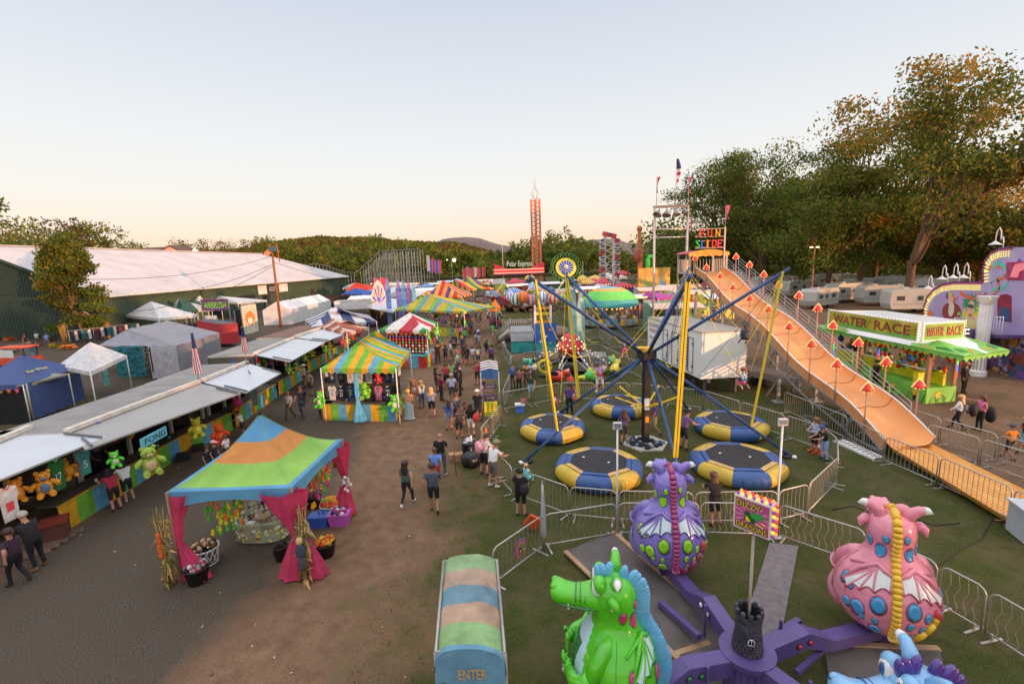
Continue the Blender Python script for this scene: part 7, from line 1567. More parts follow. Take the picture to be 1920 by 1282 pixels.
def row_extras():
 def pl(x,y,z,s,c,lab,b='d8cdb8',f=230,tilt=0):bear(P(x,y,z)-Z*.45*s,s,c,lab,f,b,tilt)
 pl(30,918,2.0,.8,'d8902a','yellow plush under the near white awning, cut by the picture edge side','dc9a30');pl(82,905,2.0,.9,'d8902a','yellow plush with blue trousers under the near awning','5a7a9c');pl(135,874,2.05,.75,'d8902a','yellow plush right of the green jersey','dc9a30',220,.4)
 pl(215,860,2.1,.6,'5ac83a','lime green plush behind the two young women');pl(280,862,1.75,1.15,'9ab04a','large green plush with cream legs and dark boots hanging at the striped counter','d8b088');pl(368,800,1.75,.9,'c8b83a','pale yellow plush hanging from the grey awning','e0d84a');pl(411,812,1.2,.95,'d8481c','orange red plush hugged by the child','e8602c')
 for i,(x,y,c,b)in enumerate(((542,690,'6a9a4a','d8b04a'),(555,688,'5a8a3a','c8703a'),(571,668,'8ab83a','d8d04a'),(584,660,'b8c03a','d8802c'),(610,655,'7ab04a','d8b83a'),(618,648,'c8b83a','d8a03a'),(641,640,'d8487c','e06a94'),(650,637,'c8c84a','e0e06a'),(662,630,'e0602c','e87a4c'),(672,625,'d83a3c','e85a4c'),(686,615,'d83a6c','e06a8c'))):
  pl(x,y,2.1,.7,c,['dark green','leaf green','bright green','yellow green','light green','mustard','pink','lemon','orange','red','magenta'][i]+' plush hanging in the row under the white awnings',b)
 # flamingo
 g=P(452,800);m=MB();pk=plush('e0447c');c=V((g.x,g.y,1.35));m.ell(c,(.26,.22,.24),pk);m.tube([c+V((-.1,-.05,.15)),c+V((-.2,-.1,.42)),c+V((-.1,-.1,.62)),c+V((-.16,-.12,.78))],[.09,.07,.07,.10],pk,8);m.ell(c+V((-.17,-.14,.80)),.13,pk)
 for s in(-1,1):m.tube([c+V((s*.1,0,-.2)),c+V((s*.12-.15,-.1,-.55)),c+V((s*.16-.3,-.15,-.62))],.055,plush('e0602c'),6)
 t=m.build('plush_flamingo',None,label='pink plush flamingo hanging at the corner of the white awning',cat='plush toy',base=(g.x,g.y,.6));m=MB();m.tube([c+V((-.28,-.2,.8)),c+V((-.38,-.25,.74)),c+V((-.38,-.25,.66))],[.05,.045,.01],mat('4a3a6c',.6),7);m.build('beak',t)
 jersey(P(98,925,1.55),T2_[3],.55,1.05,'2c6a34','17','dark green basketball jersey number 17 under the near awning','d8d8d0');jersey(P(150,895,1.7),T2_[3],.5,.9,'3f8a84','5','teal jersey right of the yellow plush','c8c8c8');jersey(P(2,985,1.5),T2_[3],.6,1.0,'c8c4c4','1','white jersey with red print at the left picture edge','b03a3c')
 # PONG sign
 a,b=P(266,842,2.15),P(314,815,2.15);t=thing('game_sign','pale blue PONG sign under the grey awning','sign',a);d=(b-a).normalized();n=V((d.y,-d.x,0));m=MB();m.slab([a,b,b+Z*.36,a+Z*.36],-n*.03,mat('5aa0b0',.6));m.build('board',t);m=MB();m.text('PONG',mat('1a2430',.6),a+d*.2+Z*.07,d,Z,(b-a).length*.8,.22,.01);m.build('lettering',t)
 # flags and feather banner
 for i,(x,y,t0,t1,lab)in enumerate(((373,716,622,700,'american flag hanging from a pole at the grey roofed trailer'),(462,682,612,662,'smaller american flag beyond the white awning'))):
  p=P(x,y,2.75);zt=HT(V((p.x,p.y,0)),t0);t=thing('american_flag',lab,'flag',p);m=MB();m.tube([p,V((p.x,p.y,zt))],.022,FM,6);m.build('pole',t);z1,z0=zt-.05,HT(V((p.x,p.y,0)),t1);m=MB();K=14
  for k in range(K):
   u0,u1=-.26+.52*k/K,-.26+.52*(k+1)/K;rows=[[V((p.x+u*(.35+.65*f)*.9+.04,p.y-.05+.06*math.sin(u*22+f*3),z1+(z0-z1)*f))for f in[j/8 for j in range(9)]]for u in(u0,u1)]
   m.loft(rows,None,False,True,close=False,mf=lambda i_,j,k=k:mat('2c3860',.7)if j<3 else(mat('b03040',.7,trans=.1)if k%2 else mat('d0c8c8',.7,trans=.1)))
  m.build('cloth',t)
 g=P(478,790);t=thing('feather_banner','pale blue feather banner behind the pond tent peak','banner',g);m=MB();z=HT(g,692);m.tube([g,g+Z*z],.02,FM,5);m.build('pole',t);m=MB();m.slab([g+V((0,0,.9)),g+V((.3,0,.95)),g+V((.36,0,1.8)),g+V((.25,0,z-.5)),g+V((0,0,z))],V((0,.02,0)),cloth('7a96a4'));m.build('cloth',t)
 # red step box and boxes by the counter
 def bxs(x,y,sz,c,lab,nm='crate'):g=P(x,y);m=MB();m.box(g+Z*sz[2]/2,sz,mat(c,.7,.2,4),.5);t=m.build(nm,None,label=lab,cat='box')
 g=P(107,1010);t=thing('step_stool','brown red step box at the end of the striped counter','step',g);m=MB();m.box(g+Z*.62,(.7,.6,.1),mat('6a2a1c',.7),.6);m.build('top',t);m=MB();m.box(g+Z*.28,(.64,.52,.56),mat('4a2a22',.8),.6);m.build('side',t)
 g=P(88,1022);one('wooden_pallet','worn wooden board walk under the step box','boards',lambda m:[m.box(g+V((-.3+.0*k,-.9+.28*k,.05)),(1.9,.24,.07),mat('5a463c',.9,.3,4),.6)for k in range(5)])
 bxs(345,862,(.5,.45,.32),'1c1a1c','black box below the striped counter near the hanging yellow plush');bxs(372,845,(.45,.4,.3),'24201c','second black box farther along the striped counter')
 for i,(x,y)in enumerate(((181,903),(187,908),(296,838),(318,822))):g=P(x,y,1.0);one('paper_cup',['white paper cup on the striped counter beside the curly haired woman','second white paper cup next to the first one','blue paper cup near the PONG sign','blue paper cup farther along the counter'][i],'cup',lambda m:m.lathe([(.03,0),(.045,.12)],g,mat('c8c8cc' if i<2 else '4a94c0',.6),10))
row_extras()
# ================================================================ tents behind the left row
def back_tents():
 z=2.35;NR,RR=P(49,719,z),P(149,689,z);d=(RR-NR);L_=d.length;d.normalize();n=V((-d.y,d.x,0));n=n if n.x<0 else-n;cor=[NR,RR,RR+n*3,NR+n*3];ap=PY(30,666,(NR.y+n.y*1.5+RR.y)/2+.6)
 cor=[NR,RR,RR+n*3.0,NR+n*3.0];ap=(cor[0]+cor[2])/2+Z*1.35
 nv=mat('3c4c78',.75,.12,2,.2,k=1.5,trans=.1);t=canopy('blue_tent','navy blue canopy tent lettered Hair Wraps',cor,[ap],[nv],1,.32,False,leg_m=FM);m=MB()
 m.loft([[lerp(NR,RR,k/16)+n*(.05+.05*math.sin(k*1.9))*f-Z*(.3+(z-.5)*f)for k in range(17)]for f in(0,.5,1)],nv,False,True,close=False);m.build('front_wall',t);m=MB();ye=mat('c8b43a',.6);fn=V((d.y,-d.x,0));fn=fn if fn.y<0 else-fn
 m.text('Get Wrapped - Hair Wraps',ye,NR+d*.35-Z*.27,d,Z,L_*.82,.2,.03);sl=((cor[0]+cor[1])/2-ap).normalized();upd=(ap-(cor[0]+cor[1])/2).normalized();m.text('Hair Wraps',ye,NR+d*.9+upd*.55,d,upd,1.5,.26,.05)
 m.build('lettering',t)
 cor2=[NR+V((-3.2,-.1,-.05)),NR+V((-.1,-.1,-.05)),NR+V((0,2.6,-.05)),NR+V((-3.2,2.6,-.05))];t=canopy('black_tent','grey topped stall with black side wall and bright flower cutouts at the left edge',cor2,[sum(cor2,V((0,0,0)))/4+Z*.5],['8d8880'],1,.1,False);m=MB();bk=cloth('1d1c20')
 m.loft([[lerp(cor2[0],cor2[1],k/10)-V((0,.04*math.sin(k*2),0))-Z*(.05+(z-.1)*f)for k in range(11)]for f in(0,1)],bk,False,True,close=False);m.build('side_wall',t);m=MB()
 for k in range(5):
  c=lerp(cor2[0],cor2[1],.3+.15*k)+V((0,-.08,-.3));m.poly([c+V((.16*math.cos(a)*(1 if j%2 else .5),0,.16*math.sin(a)*(1 if j%2 else .5)))for j,a in enumerate([2*PI*q/10 for q in range(10)])],mat(['d8487c','c8c03a','e0a02c','e0602c','d84a6c'][k],.6))
 m.build('flower_cutouts',t)
 sg=P(0,672,2.8);t=thing('hair_wraps_sign','white HAIR WRAPS sign at the left edge','sign',sg);m=MB();m.slab([P(-60,668,2.6),P(25,671,2.6),P(25,671,2.6)+Z*.55,P(-60,668,2.6)+Z*.55],V((0,.05,0)),mat('c8c0c4',.5));m.build('board',t);m=MB();m.text('HAIR WRAPS',mat('5a2c34',.5),P(-52,668,2.75),(1,0,0),Z,2.4,.26,.03);m.build('lettering',t)
 z=2.6;NR,RR,LF_=P(169,697,z),P(247,661,z),P(84,680,z);RR=NR+(RR-NR).normalized()*min(6,(RR-NR).length);LF_=NR+(LF_-NR).normalized()*min(5,(LF_-NR).length);cor=[LF_,NR,RR,LF_+RR-NR];ap=(cor[0]+cor[2])/2+Z*1.25;canopy('white_tent','white peaked canopy tent behind the Hair Wraps tent',cor,[ap],['cdc8cc'],1,.25,False)
 # tapestry and clothes
 def hang(pts,z,h,c,lab,c2=None):
  a,b=P(*pts[0],z),P(*pts[1],z);d=(b-a).normalized();nn=V((d.y,-d.x,0));nn=nn if nn.y<0 else-nn;t=thing('tapestry',lab,'tapestry',a);m=MB();K=10
  m.loft([[lerp(a,b,k/K)+nn*.04*math.sin(k*1.6)-Z*h*f for k in range(K+1)]for f in(0,.5,1)],mat(c,.85,.5,5,.2),False,True,close=False);m.build('cloth',t)
  if c2:
   m=MB();r=random.Random(9)
   for k in range(120):q=lerp(a,b,r.uniform(.08,.92))-Z*h*r.uniform(.06,.94)+nn*.06;s=r.uniform(.03,.1);m.poly([q+d*s*math.cos(x)+Z*s*.6*math.sin(x)for x in[2*PI*j/6+k for j in range(6)]],mat(c2,.85))
   m.build('pattern',t)
 hang([(212,650),(266,648)],2.7,2.5,'24646c','teal tapestry with dark pattern hanging beside the white tent','14343c');hang([(190,690),(201,688)],1.9,1.3,'6ab0b0','pale aqua scarf hanging under the white tent');hang([(268,648),(281,651)],2.7,2.0,'1c1a1e','black printed cloth beside the teal tapestry','8a7a6a')
 # grey tarp tent
 gt=mat('7c7c84',.7,.12,.8,.4,k=1.4,trans=.1);t=thing('tarp_tent','large sagging grey tarp tent behind the flags','tent',P(330,690));z=2.9;a,b,c,d_=P(330,648,z),P(411,624,z),P(313,601,z+.6),P(237,618,z+.35);l=P(182,649,2.2);m=MB()
 def quad(m,p,q,r_,s,mt,sag=.25,K=8):m.loft([[lerp(lerp(p,q,i/K),lerp(s,r_,i/K),j/K)-Z*sag*math.sin(PI*i/K)*math.sin(PI*j/K)+Z*.05*math.sin(i*2.4)for i in range(K+1)]for j in range(K+1)],mt,False,True,close=False)
 quad(m,a,b,c,d_,gt,.3);quad(m,l,a,d_,d_,gt,.2);m.build('roof_cloth',t);m=MB();quad(m,V((a.x,a.y,.3)),V((b.x,b.y,.3)),b,a,gt,0);quad(m,V((b.x,b.y,.3)),V((c.x,c.y,.3)),c,b,gt,0);m.build('side_wall',t);m=MB();e=P(276,646,2.9);quad(m,V((e.x,e.y,.2)),V((a.x,a.y,.2)),a,e,cloth('b0aeb4'),0);m.build('white_wall',t)
 # red trailer and vehicle
 p=P(421,652);t=thing('red_trailer','red boxy trailer behind the grey tarp tent','trailer',p);m=MB();rr=mat('a02c34',.5,.1,1);q=P(374,640);h=2.6;d=(q-p).normalized();nn=V((d.y,-d.x,0));nn=nn if nn.y>0 else-nn;m.slab([p+Z*h,q+Z*h,q+Z*h+nn*1.6,p+Z*h+nn*1.6],2.2,mat('4a484c',.8),rr);m.build('body',t);m=MB();m.text('SNACKS',mat('d8c8c8',.5),p+d*.1+Z*.7,-d*-1,Z,.6,.14,.02);m.build('lettering',t)
 m=MB();m.ell(p+d*1.5+Z*.35,(.35,.15,.35),BK_,10,6);m.build('wheel',t)
 p=P(35,692);t=thing('utility_cart','orange red roofed utility cart behind the Hair Wraps tent','cart',p);oc=mat('d8482c',.45,.1,1);m=MB();m.box(p+V((-.5,.6,.75)),(3.0,1.4,.6),oc,.1);m.box(p+V((1.0,.6,.6)),(.9,1.3,.45),oc,.1);m.build('body',t);m=MB();m.box(p+V((-.6,.6,2.0)),(2.9,1.6,.09),oc,.1);m.build('roof',t);m=MB()
 for x in(-2,.8):
  for y in(0,1.2):m.bar(p+V((x,y,1)),p+V((x,y,2)),.06,BK_)
 m.build('frame',t)
 for x in(-1.6,.9):
  for y in(-.1,1.3):m=MB();m.ell(p+V((x,y,.3)),(.3,.12,.3),BK_,12,6);m.build('wheel',t)
 m=MB();m.poly([p+V((.75,0,1.05)),p+V((.75,1.3,1.05)),p+V((.55,1.3,1.9)),p+V((.55,0,1.9))],mat('4a5a64',.1));m.build('windscreen',t)
 # stalls near the hall
 for nm,fl,fr,ap_,z,dep,cols,lab,val in[('white_canopy',(234,591),(298,597),(283,565),2.6,4.5,['cfcac8'],'white canopy with small lettering in front of the green hall wall',.35),('green_canopy',(318,579),(345,583),(335,559),2.8,3.6,['2a5040','b0aca8','2a5040'],'dark green and white canopy beside the white canopy',.35),('green_canopy',(346,577),(370,579),(360,561),2.8,3.4,['2a5040'],'second dark green canopy left of the airbrush sign',.35),('white_canopy',(361,572),(388,570),(375,554),3,4,['cfc8c4'],'small white peaked canopy behind the green canopies',.3),('white_canopy',(394,565),(446,567),(412,555),3,5,['cfcac8'],'white canopy above the airbrush sign',.3),
  ('red_canopy',(650,543),(697,542),(667,529),2.8,4,['d8442c'],'red orange peaked canopy beyond the blue one',.3),('red_canopy',(690,541),(712,541),(700,530),2.8,4,['d04430'],'second red canopy at the right of the first',.3),('blue_canopy',(642,551),(681,551),(666,540),2.8,4.5,['3454a4'],'bright blue peaked canopy left of the shell sign',.3),('green_tent',(292,585),(310,588),(300,566),2.8,3,['24463a'],'dark green canopy peak left behind the striped green canopy',.3)]:
  cor,rd=cpx(fl,fr,ap_,z,dep);canopy(nm,lab,cor,rd,cols,5,val,False,cat='canopy',group='small canopies on the left side')
 def sign(p0,p1,z0,z1,c,txt,tc,lab,legs=True,border=None,hh=.5,cat='sign'):
  a,b=P(*p0),P(*p1);d=(b-a).normalized();nn=V((d.y,-d.x,0));nn=nn if nn.y<0 else-nn;t=thing('sign_board',lab,cat,a);m=MB();m.slab([a+Z*z0,b+Z*z0,b+Z*z1,a+Z*z1],-nn*.08,mat(c,.5,.3,2));m.build('board',t)
  if txt:m=MB();L_=(b-a).length;m.text(txt,mat(tc,.5),a+d*L_*.1+Z*(z0+(z1-z0)*(.5-hh/2)),d,Z,L_*.8,(z1-z0)*hh,.02);m.build('lettering',t)
  if legs:
   m=MB()
   for p in(a,b):m.bar(p,p+Z*z1,.08,FM)
   m.build('posts',t)
  return t,a,b,nn
 t,a,b,nn=sign((386,632),(437,632),3.4,4.9,'5a4068','AIRBRUSH','7ac83a','AIRBRUSH sign in green letters on a white framed stall',hh=.55);m=MB();m.text('AIRBRUSH',mat('101014',.6),a+(b-a)*.085+Z*4.0,(b-a),Z,(b-a).length*.82,.78,.012);m.build('letter_shadow',t)
 sign((390,634),(412,634),1.2,2.9,'b8b4b0',None,None,'white sample panel under the airbrush sign');sign((446,636),(458,634),.4,3.6,'1c1a1e',None,None,'black display board left of the tiger banner')
 t,a,b,nn=sign((460,640),(487,632),.8,4.2,'c8b8a4',None,None,'banner with an orange and white tiger painting',cat='banner');m=MB();d=(b-a).normalized();L_=(b-a).length;r=random.Random(4)
 m.poly([a+nn*.012+d*L_*(.5+.32*math.cos(x))+Z*(2.6+.9*math.sin(x))for x in[2*PI*k/14 for k in range(14)]],mat('c8743c',.6));m.poly([a+nn*.016+d*L_*(.5+.16*math.cos(x))+Z*(2.3+.4*math.sin(x))for x in[2*PI*k/12 for k in range(12)]],mat('d8d0c4',.6))
 for k in range(16):s=-1 if k%2 else 1;q=a+nn*.02+d*L_*(.5+s*.25)+Z*(1.3+k*.16);m.poly([q,q+d*s*.3*L_*.4+Z*.12,q+d*s*.28*L_*.4+Z*.2],BK_)
 m.build('painting',t)
 # clothes racks near the hall door
 r=random.Random(14);a,b=P(134,652),P(262,634);t=thing('clothes_rack','long clothes rack of hanging shirts in front of the hall','rack',a);m=MB();m.tube([a+Z*2.0,b+Z*2.0],.03,FM,6)
 for f in(0,.33,.66,1):p=lerp(a,b,f);m.tube([p,p+Z*2.0],.03,FM,6)
 m.build('frame',t);d=(b-a).normalized();cl=[('3a2434','maroon'),('c8c4c4','white'),('1c2434','navy'),('5a2c3c','wine'),('2c5a54','green'),('b8b0a8','cream'),('1a1a1e','black'),('2a6a74','teal')]
 for k in range(22):
  p=lerp(a,b,(k+.4)/22);c,n_=cl[(k*5)%8];m=MB();w=.42;o=p+Z*r.uniform(.75,.9);m.slab([o+d*w*x+Z*y for x,y in((.15,0),(.85,0),(.85,.7),(1,.75),(.9,1.0),(.6,1.1),(.4,1.1),(.1,1.0),(0,.75),(.15,.7))],V((0,.05,0)),cloth(c));m.build('hanging_shirt',None,label=f'{n_} garment hanging on the long clothes rack',cat='shirt',group='shirts on the long clothes rack')
 t,a,b,nn=sign((131,640),(198,636),2.3,3.4,'7a3c24',None,None,'brown arched stall sign with a white oval emblem',legs=True);c=lerp(a,b,.5)+Z*3.2;m=MB();wt=mat('c8c0b4',.5);m.poly([c+nn*.02+V((math.cos(x)*.85,0,math.sin(x)*.62))for x in[2*PI*k/18 for k in range(18)]],wt);m.poly([c+nn*.03+V((math.cos(x)*.72,0,math.sin(x)*.5))for x in[2*PI*k/18 for k in range(18)]],mat('7a3c24',.5));m.poly([c+nn*.04+V((x,0,y))for x,y in((-.5,-.25),(0,.35),(.5,-.25),(.15,-.05),(-.1,-.2))],wt);m.build('emblem',t)
 for i,(x,y,lab)in enumerate(((124,650,'autumn corn and pumpkin bundle left of the brown stall sign'),(202,634,'autumn corn bundle right of the brown stall sign'),(131,655,'small stack of pumpkins at the foot of the corn bundle'))):
  g=P(x,y);m=MB();r=random.Random(i)
  for k in range(40 if i<2 else 8):
   if i<2:p=g+V((r.gauss(0,.2),r.gauss(0,.15),0));m.tube([V((g.x+r.gauss(0,.15),g.y,0)),p+Z*r.uniform(1.6,3.0)],[.03,.01],mat(r.choice(['c8783c','b88a4a','d8902c','8a6a3a']),.9),4)
   else:m.ell(g+V((r.uniform(-.5,.5),r.uniform(-.3,.3),.18+.25*(k%2))),(.22,.22,.18),mat('d8641c',.6),10,7)
  m.build('autumn_bundle' if i<2 else 'pumpkins',None,label=lab,cat='decoration')
 a=P(-20,668);b=P(52,655);t=thing('stone_wall','low dry stone wall at the left edge by the hall','wall',a);m=MB();r=random.Random(2)
 for k in range(110):p=lerp(a,b,r.random())+V((0,r.uniform(0,.3),r.uniform(.05,.75)));m.box(p,(r.uniform(.3,.6),.35,.16),mat(r.choice(['6a5c50','85776a','574a40']),.9,.3,6),r.uniform(-.1,.1))
 m.build('stones',t)
 for i,(x,y,c,n)in enumerate(((104,652,'c8a82c','yellow'),(121,655,'d0b43a','pale yellow'),(20,640,'b8642c','orange'),(98,640,'6a4a3c','brown'),(42,655,'8a7a3a','olive'))):
  m=MB();m.leaves(P(x,y)+Z*.3,(.8,.6,.35),160,.2,leafmat('petal',[hx(c,.6),hx(c,1.3)],.2)if i<3 else G4,.2);m.build('flower_bush',None,label=f'{n} flowering bush by the hall entrance',cat='plant')
 # long white tent
 wt=mat('c8c2c2',.6,.06,1,.2,trans=.15,dirt=.06);t=thing('white_marquee','long white marquee tent right behind the wooden light pole','tent',P(540,615));z=2.3;zr=3.5;a,b,c=P(492,582,z),P(547,585,z),P(620,563,z);b=a+V((4.2,0,0));L_=(c-b);e=a+L_;ra,rb=(a+b)/2+Z*1.2,(a+b)/2+L_+Z*1.2;m=MB();K=5
 for k in range(K):
  f,g_=k/K,(k+1)/K;quad(m,a+L_*f,a+L_*g_,ra+L_*g_,ra+L_*f,wt,.08,4);quad(m,b+L_*f,b+L_*g_,ra+L_*g_,ra+L_*f,wt,.08,4)
 m.build('roof_cloth',t);m=MB();quad(m,V((b.x,b.y,0)),V(((b+L_).x,(b+L_).y,0)),b+L_,b,wt,0,10);quad(m,V((a.x,a.y,0)),V((b.x,b.y,0)),b,a,wt,0,6);m.poly([a,b,ra],wt);m.poly([a+L_,b+L_,rb],wt);m.build('wall_cloth',t)
 # striped tents
 cor,rd=cpx((573,612),(640,620),(625,577),2.8,7);canopy('striped_tent','navy and white striped tent behind the brown roofed trailer',[P(573,600,2.8),P(585,612,2.8),P(706,602,2.8),P(690,590,2.8)],[P(622,577,3.9),P(640,580,3.9)],['c8c4c8','34426c'],7,.35,cat='tent');canopy('striped_tent','red and white striped tent roof right of the navy striped one',[P(600,612,2.9),P(650,625,2.9),P(690,613,2.9),P(640,597,2.9)],[P(625,596,3.5),P(655,601,3.5)],['b0604c','d0b8a8','8a4a40'],9,.3,cat='tent')
 g=P(660,592);t=thing('white_trailer','small white box trailer left of the shell sign','trailer',g);m=MB();m.box(g+Z*1.5,(5,2.6,2.3),mat('c4c2c4',.5,dirt=.1),.15);m.build('body',t);m=MB();m.box(g+Z*2.68,(5.1,2.7,.08),mat('9a9898',.7),.15);m.build('roof',t);m=MB();m.ell(g+V((.5,-1.3,.35)),(.35,.1,.35),BK_);m.build('wheel',t)
 g=P(620,578);t=thing('dump_trailer','rusty dark open dump trailer behind the marquee','trailer',g);dk=mat('35261f',.8,.3,2);m=MB();m.loft([[g+V((x*f,y*f,z_))for x,y in((-4,-1.5),(4,-1.5),(4,1.5),(-4,1.5))]for f,z_ in((.9,1.0),(1,2.6),(.97,2.6),(.87,1.2))],dk,True,False);m.build('bin',t)
 for x in(-2,0,2):m=MB();m.ell(g+V((x,-1.3,.5)),(.5,.2,.5),BK_,10,6);m.build('wheel',t)
 g=P(590,585);t=thing('black_trailer','black low trailer box below the dump trailer','trailer',g);m=MB();m.box(g+V((3,-.5,1.0)),(8,2.4,1.7),mat('1c1a1d',.6));m.build('body',t);m=MB();m.ell(g+V((3,-1.8,.35)),(.35,.1,.35),mat('3a3a3c',.6));m.build('wheel',t)
back_tents()
# utility poles and wires
def upole(px,py,ty,r,lab,arms=True,c='7a4a34'):
 g=P(px,py);z=HT(g,ty);t=thing('utility_pole',lab,'pole',g);m=MB();m.tube([g,g+Z*z],[r,r*.72],mat(c,.85,.3,3,.3),10);m.build('pole',t);return t,g,z
t,g,z=upole(527,614,462,.2,'tall wooden pole with floodlights left of the marquee')
m=MB();m.box(g+V((-.6,-.1,z-.9)),(.9,.15,.65),mat('c8785a',.4),M=Matrix.Rotation(-.6,3,'Y'));m.tube([g+Z*(z-1.2),g+V((-.5,0,z-1.0))],.04,BK_,5);m.build('floodlight',t)
m=MB();m.box(g+V((.3,-.2,z-.4)),(.7,.5,.7),mat('2c5a64',.6));m.tube([g+V((-.3,0,z-1)),g+V((-.25,0,z+.3))],.07,mat('b0442c',.6),5);m.tube([g+V((.9,0,z-2.2)),g+V((.7,0,z+.3))],.07,mat('b0442c',.6),5);m.build('transformer',t)
def wire(a,b,sag,lab,r=.03):
 m=MB();a,b=V(a),V(b);m.tube([lerp(a,b,k/24)-Z*sag*4*(k/24)*(1-k/24)for k in range(25)],r,mat('1c1a1c',.7),4);m.build('overhead_wire',None,label=lab,cat='wire',group='overhead wires on the left')
wire(g+Z*(z-1.3),PY(-60,512,38),1.6,'upper overhead wire crossing in front of the white roof');wire(g+Z*(z-2.4),PY(-60,548,36),2.2,'second overhead wire sagging toward the left tree');wire(g+Z*(z-2.6),PY(-60,585,34),2.6,'lowest overhead wire in front of the green gable');wire(g+Z*(z-1.3),g+V((16,50,5)),1.5,'overhead wire running away over the hall eave');wire(g+Z*(z-2.2),g+V((14,44,4)),1.8,'lower overhead wire running away over the hall eave')
upole(701,545,463,.2,'brown wooden pole in front of the coaster frame');upole(768,540,460,.14,'thin grey pole right of the coaster frame',c='8a8078');upole(944,522,458,.14,'thin white mast left of the red ride sign',c='b8b0a8');upole(1093,525,490,.12,'thin pole right of the round wheel ride',c='a8a098');upole(1177,545,482,.12,'short dark pole right of the cage wheel',c='5a5048')
t,g,z=upole(849,530,487,.1,'far lamp pole with two glowing lamps',c='a89888')
m=MB();m.ell(g+V((1.2,-.3,z-.2)),.8,bulb('ffd0a0',4),8,6);m.ell(g+V((-2.0,-.3,z)),.35,bulb('ffd0a0',1.5),8,6);m.tube([g+V((-2,0,z-.1)),g+V((1.2,0,z-.1))],.06,BK_,4);m.build('lamp_head',t)
# ================================================================ rides down the midway
WB=lambda:bulb('ffb070',1.6)
def drop_tower():
 g=P(1007,524);g=PY(1007,512,150);g.z=0;z=HT(g,374);t=thing('drop_tower','tall slim orange lit drop tower with diamond finial','ride',g);oc=mat('d0704a',.5,.15,.5,k=1.4);w=1.3;m=MB()
 for x,y in((-1,-1),(1,-1),(1,1),(-1,1)):m.bar(g+V((x*w,y*w,0)),g+V((x*w,y*w,z)),.42,oc)
 n=44
 for k in range(n):
  a,b=z*k/n,z*(k+1)/n
  for(x0,y0),(x1,y1)in(((-1,-1),(1,-1)),((1,-1),(1,1)),((-1,-1),(-1,1))):s=1 if k%2 else-1;m.bar(g+V((x0*w,y0*w,a if s>0 else b)),g+V((x1*w,y1*w,b if s>0 else a)),.16,oc);m.bar(g+V((x0*w,y0*w,a)),g+V((x1*w,y1*w,a)),.12,oc)
 m.bar(g+Z*.2,g+Z*z,.7,mat('b8b0a8',.5));m.build('tower_frame',t);m=MB()
 for k in range(70):m.ell(g+V((1.15*(1 if k%2 else-1),-1.2,z*.06+z*.92*k/70)),.17,bulb('ffb080',.9),5,4)
 m.build('bulbs',t);m=MB();zt=HT(g,352);zz=HT(g,325)
 for k in range(6):a=k*PI/3;m.tube([g+V((math.cos(a)*.5,math.sin(a)*.5,z)),g+V((math.cos(a)*1.45,math.sin(a)*1.45,(z+zt)/2)),g+V((0,0,zt))],.08,mat('a8a4a0',.4),4)
 m.tube([g+Z*zt,g+Z*zz],[.12,.04],mat('a8a4a0',.4),5);m.build('finial',t);m=MB();m.lathe([(1.7,4),(2.4,4.2),(2.4,6),(1.7,6.3)],g,mat('6a2c3c',.5),14);m.build('gondola',t)
drop_tower()
def red_ride():
 a,b=PY(927,520,130),PY(1021,520,130);zb,zt=HT((a.x,130,0),514),HT((a.x,130,0),494);t=thing('thrill_ride_front','red light covered ride front lettered in white script','ride',V(((a.x+b.x)/2,130,0)));a.z=b.z=zb;rd=mat('b02c34',.5,.2,1,emit=.35);m=MB();L_=b.x-a.x
 m.slab([a,b,b+Z*(zt-zb),a+V((L_*.72,0,(zt-zb)*.35)),a+V((L_*.3,0,(zt-zb)*.35)),a+Z*(zt-zb)],V((0,.6,0)),rd)
 for x in(0,.3,.7,1):m.bar(lerp(a,b,x)-Z*zb,lerp(a,b,x),.4,mat('4a2028',.6))
 m.build('front',t);m=MB()
 for k in range(90):m.ell(a+V((L_*(k%45)/45,-.2,.2+(zt-zb)*.3*(k//45))),.2,bulb('ff7a6a',1.6),5,4)
 m.build('bulbs',t);m=MB();m.text('Polar Express',mat('d8d0b0',.5,emit=.4),a+V((L_*.26,-.3,(zt-zb)*.5)),(1,0,0),Z,L_*.5,1.9,.05);m.build('lettering',t)
 m=MB();m.slab([a-Z*.3,b-Z*.3,b-Z*.3+V((0,8,1)),a-Z*.3+V((0,8,1))],.3,mat('5a2028',.7));m.build('roof',t)
red_ride()
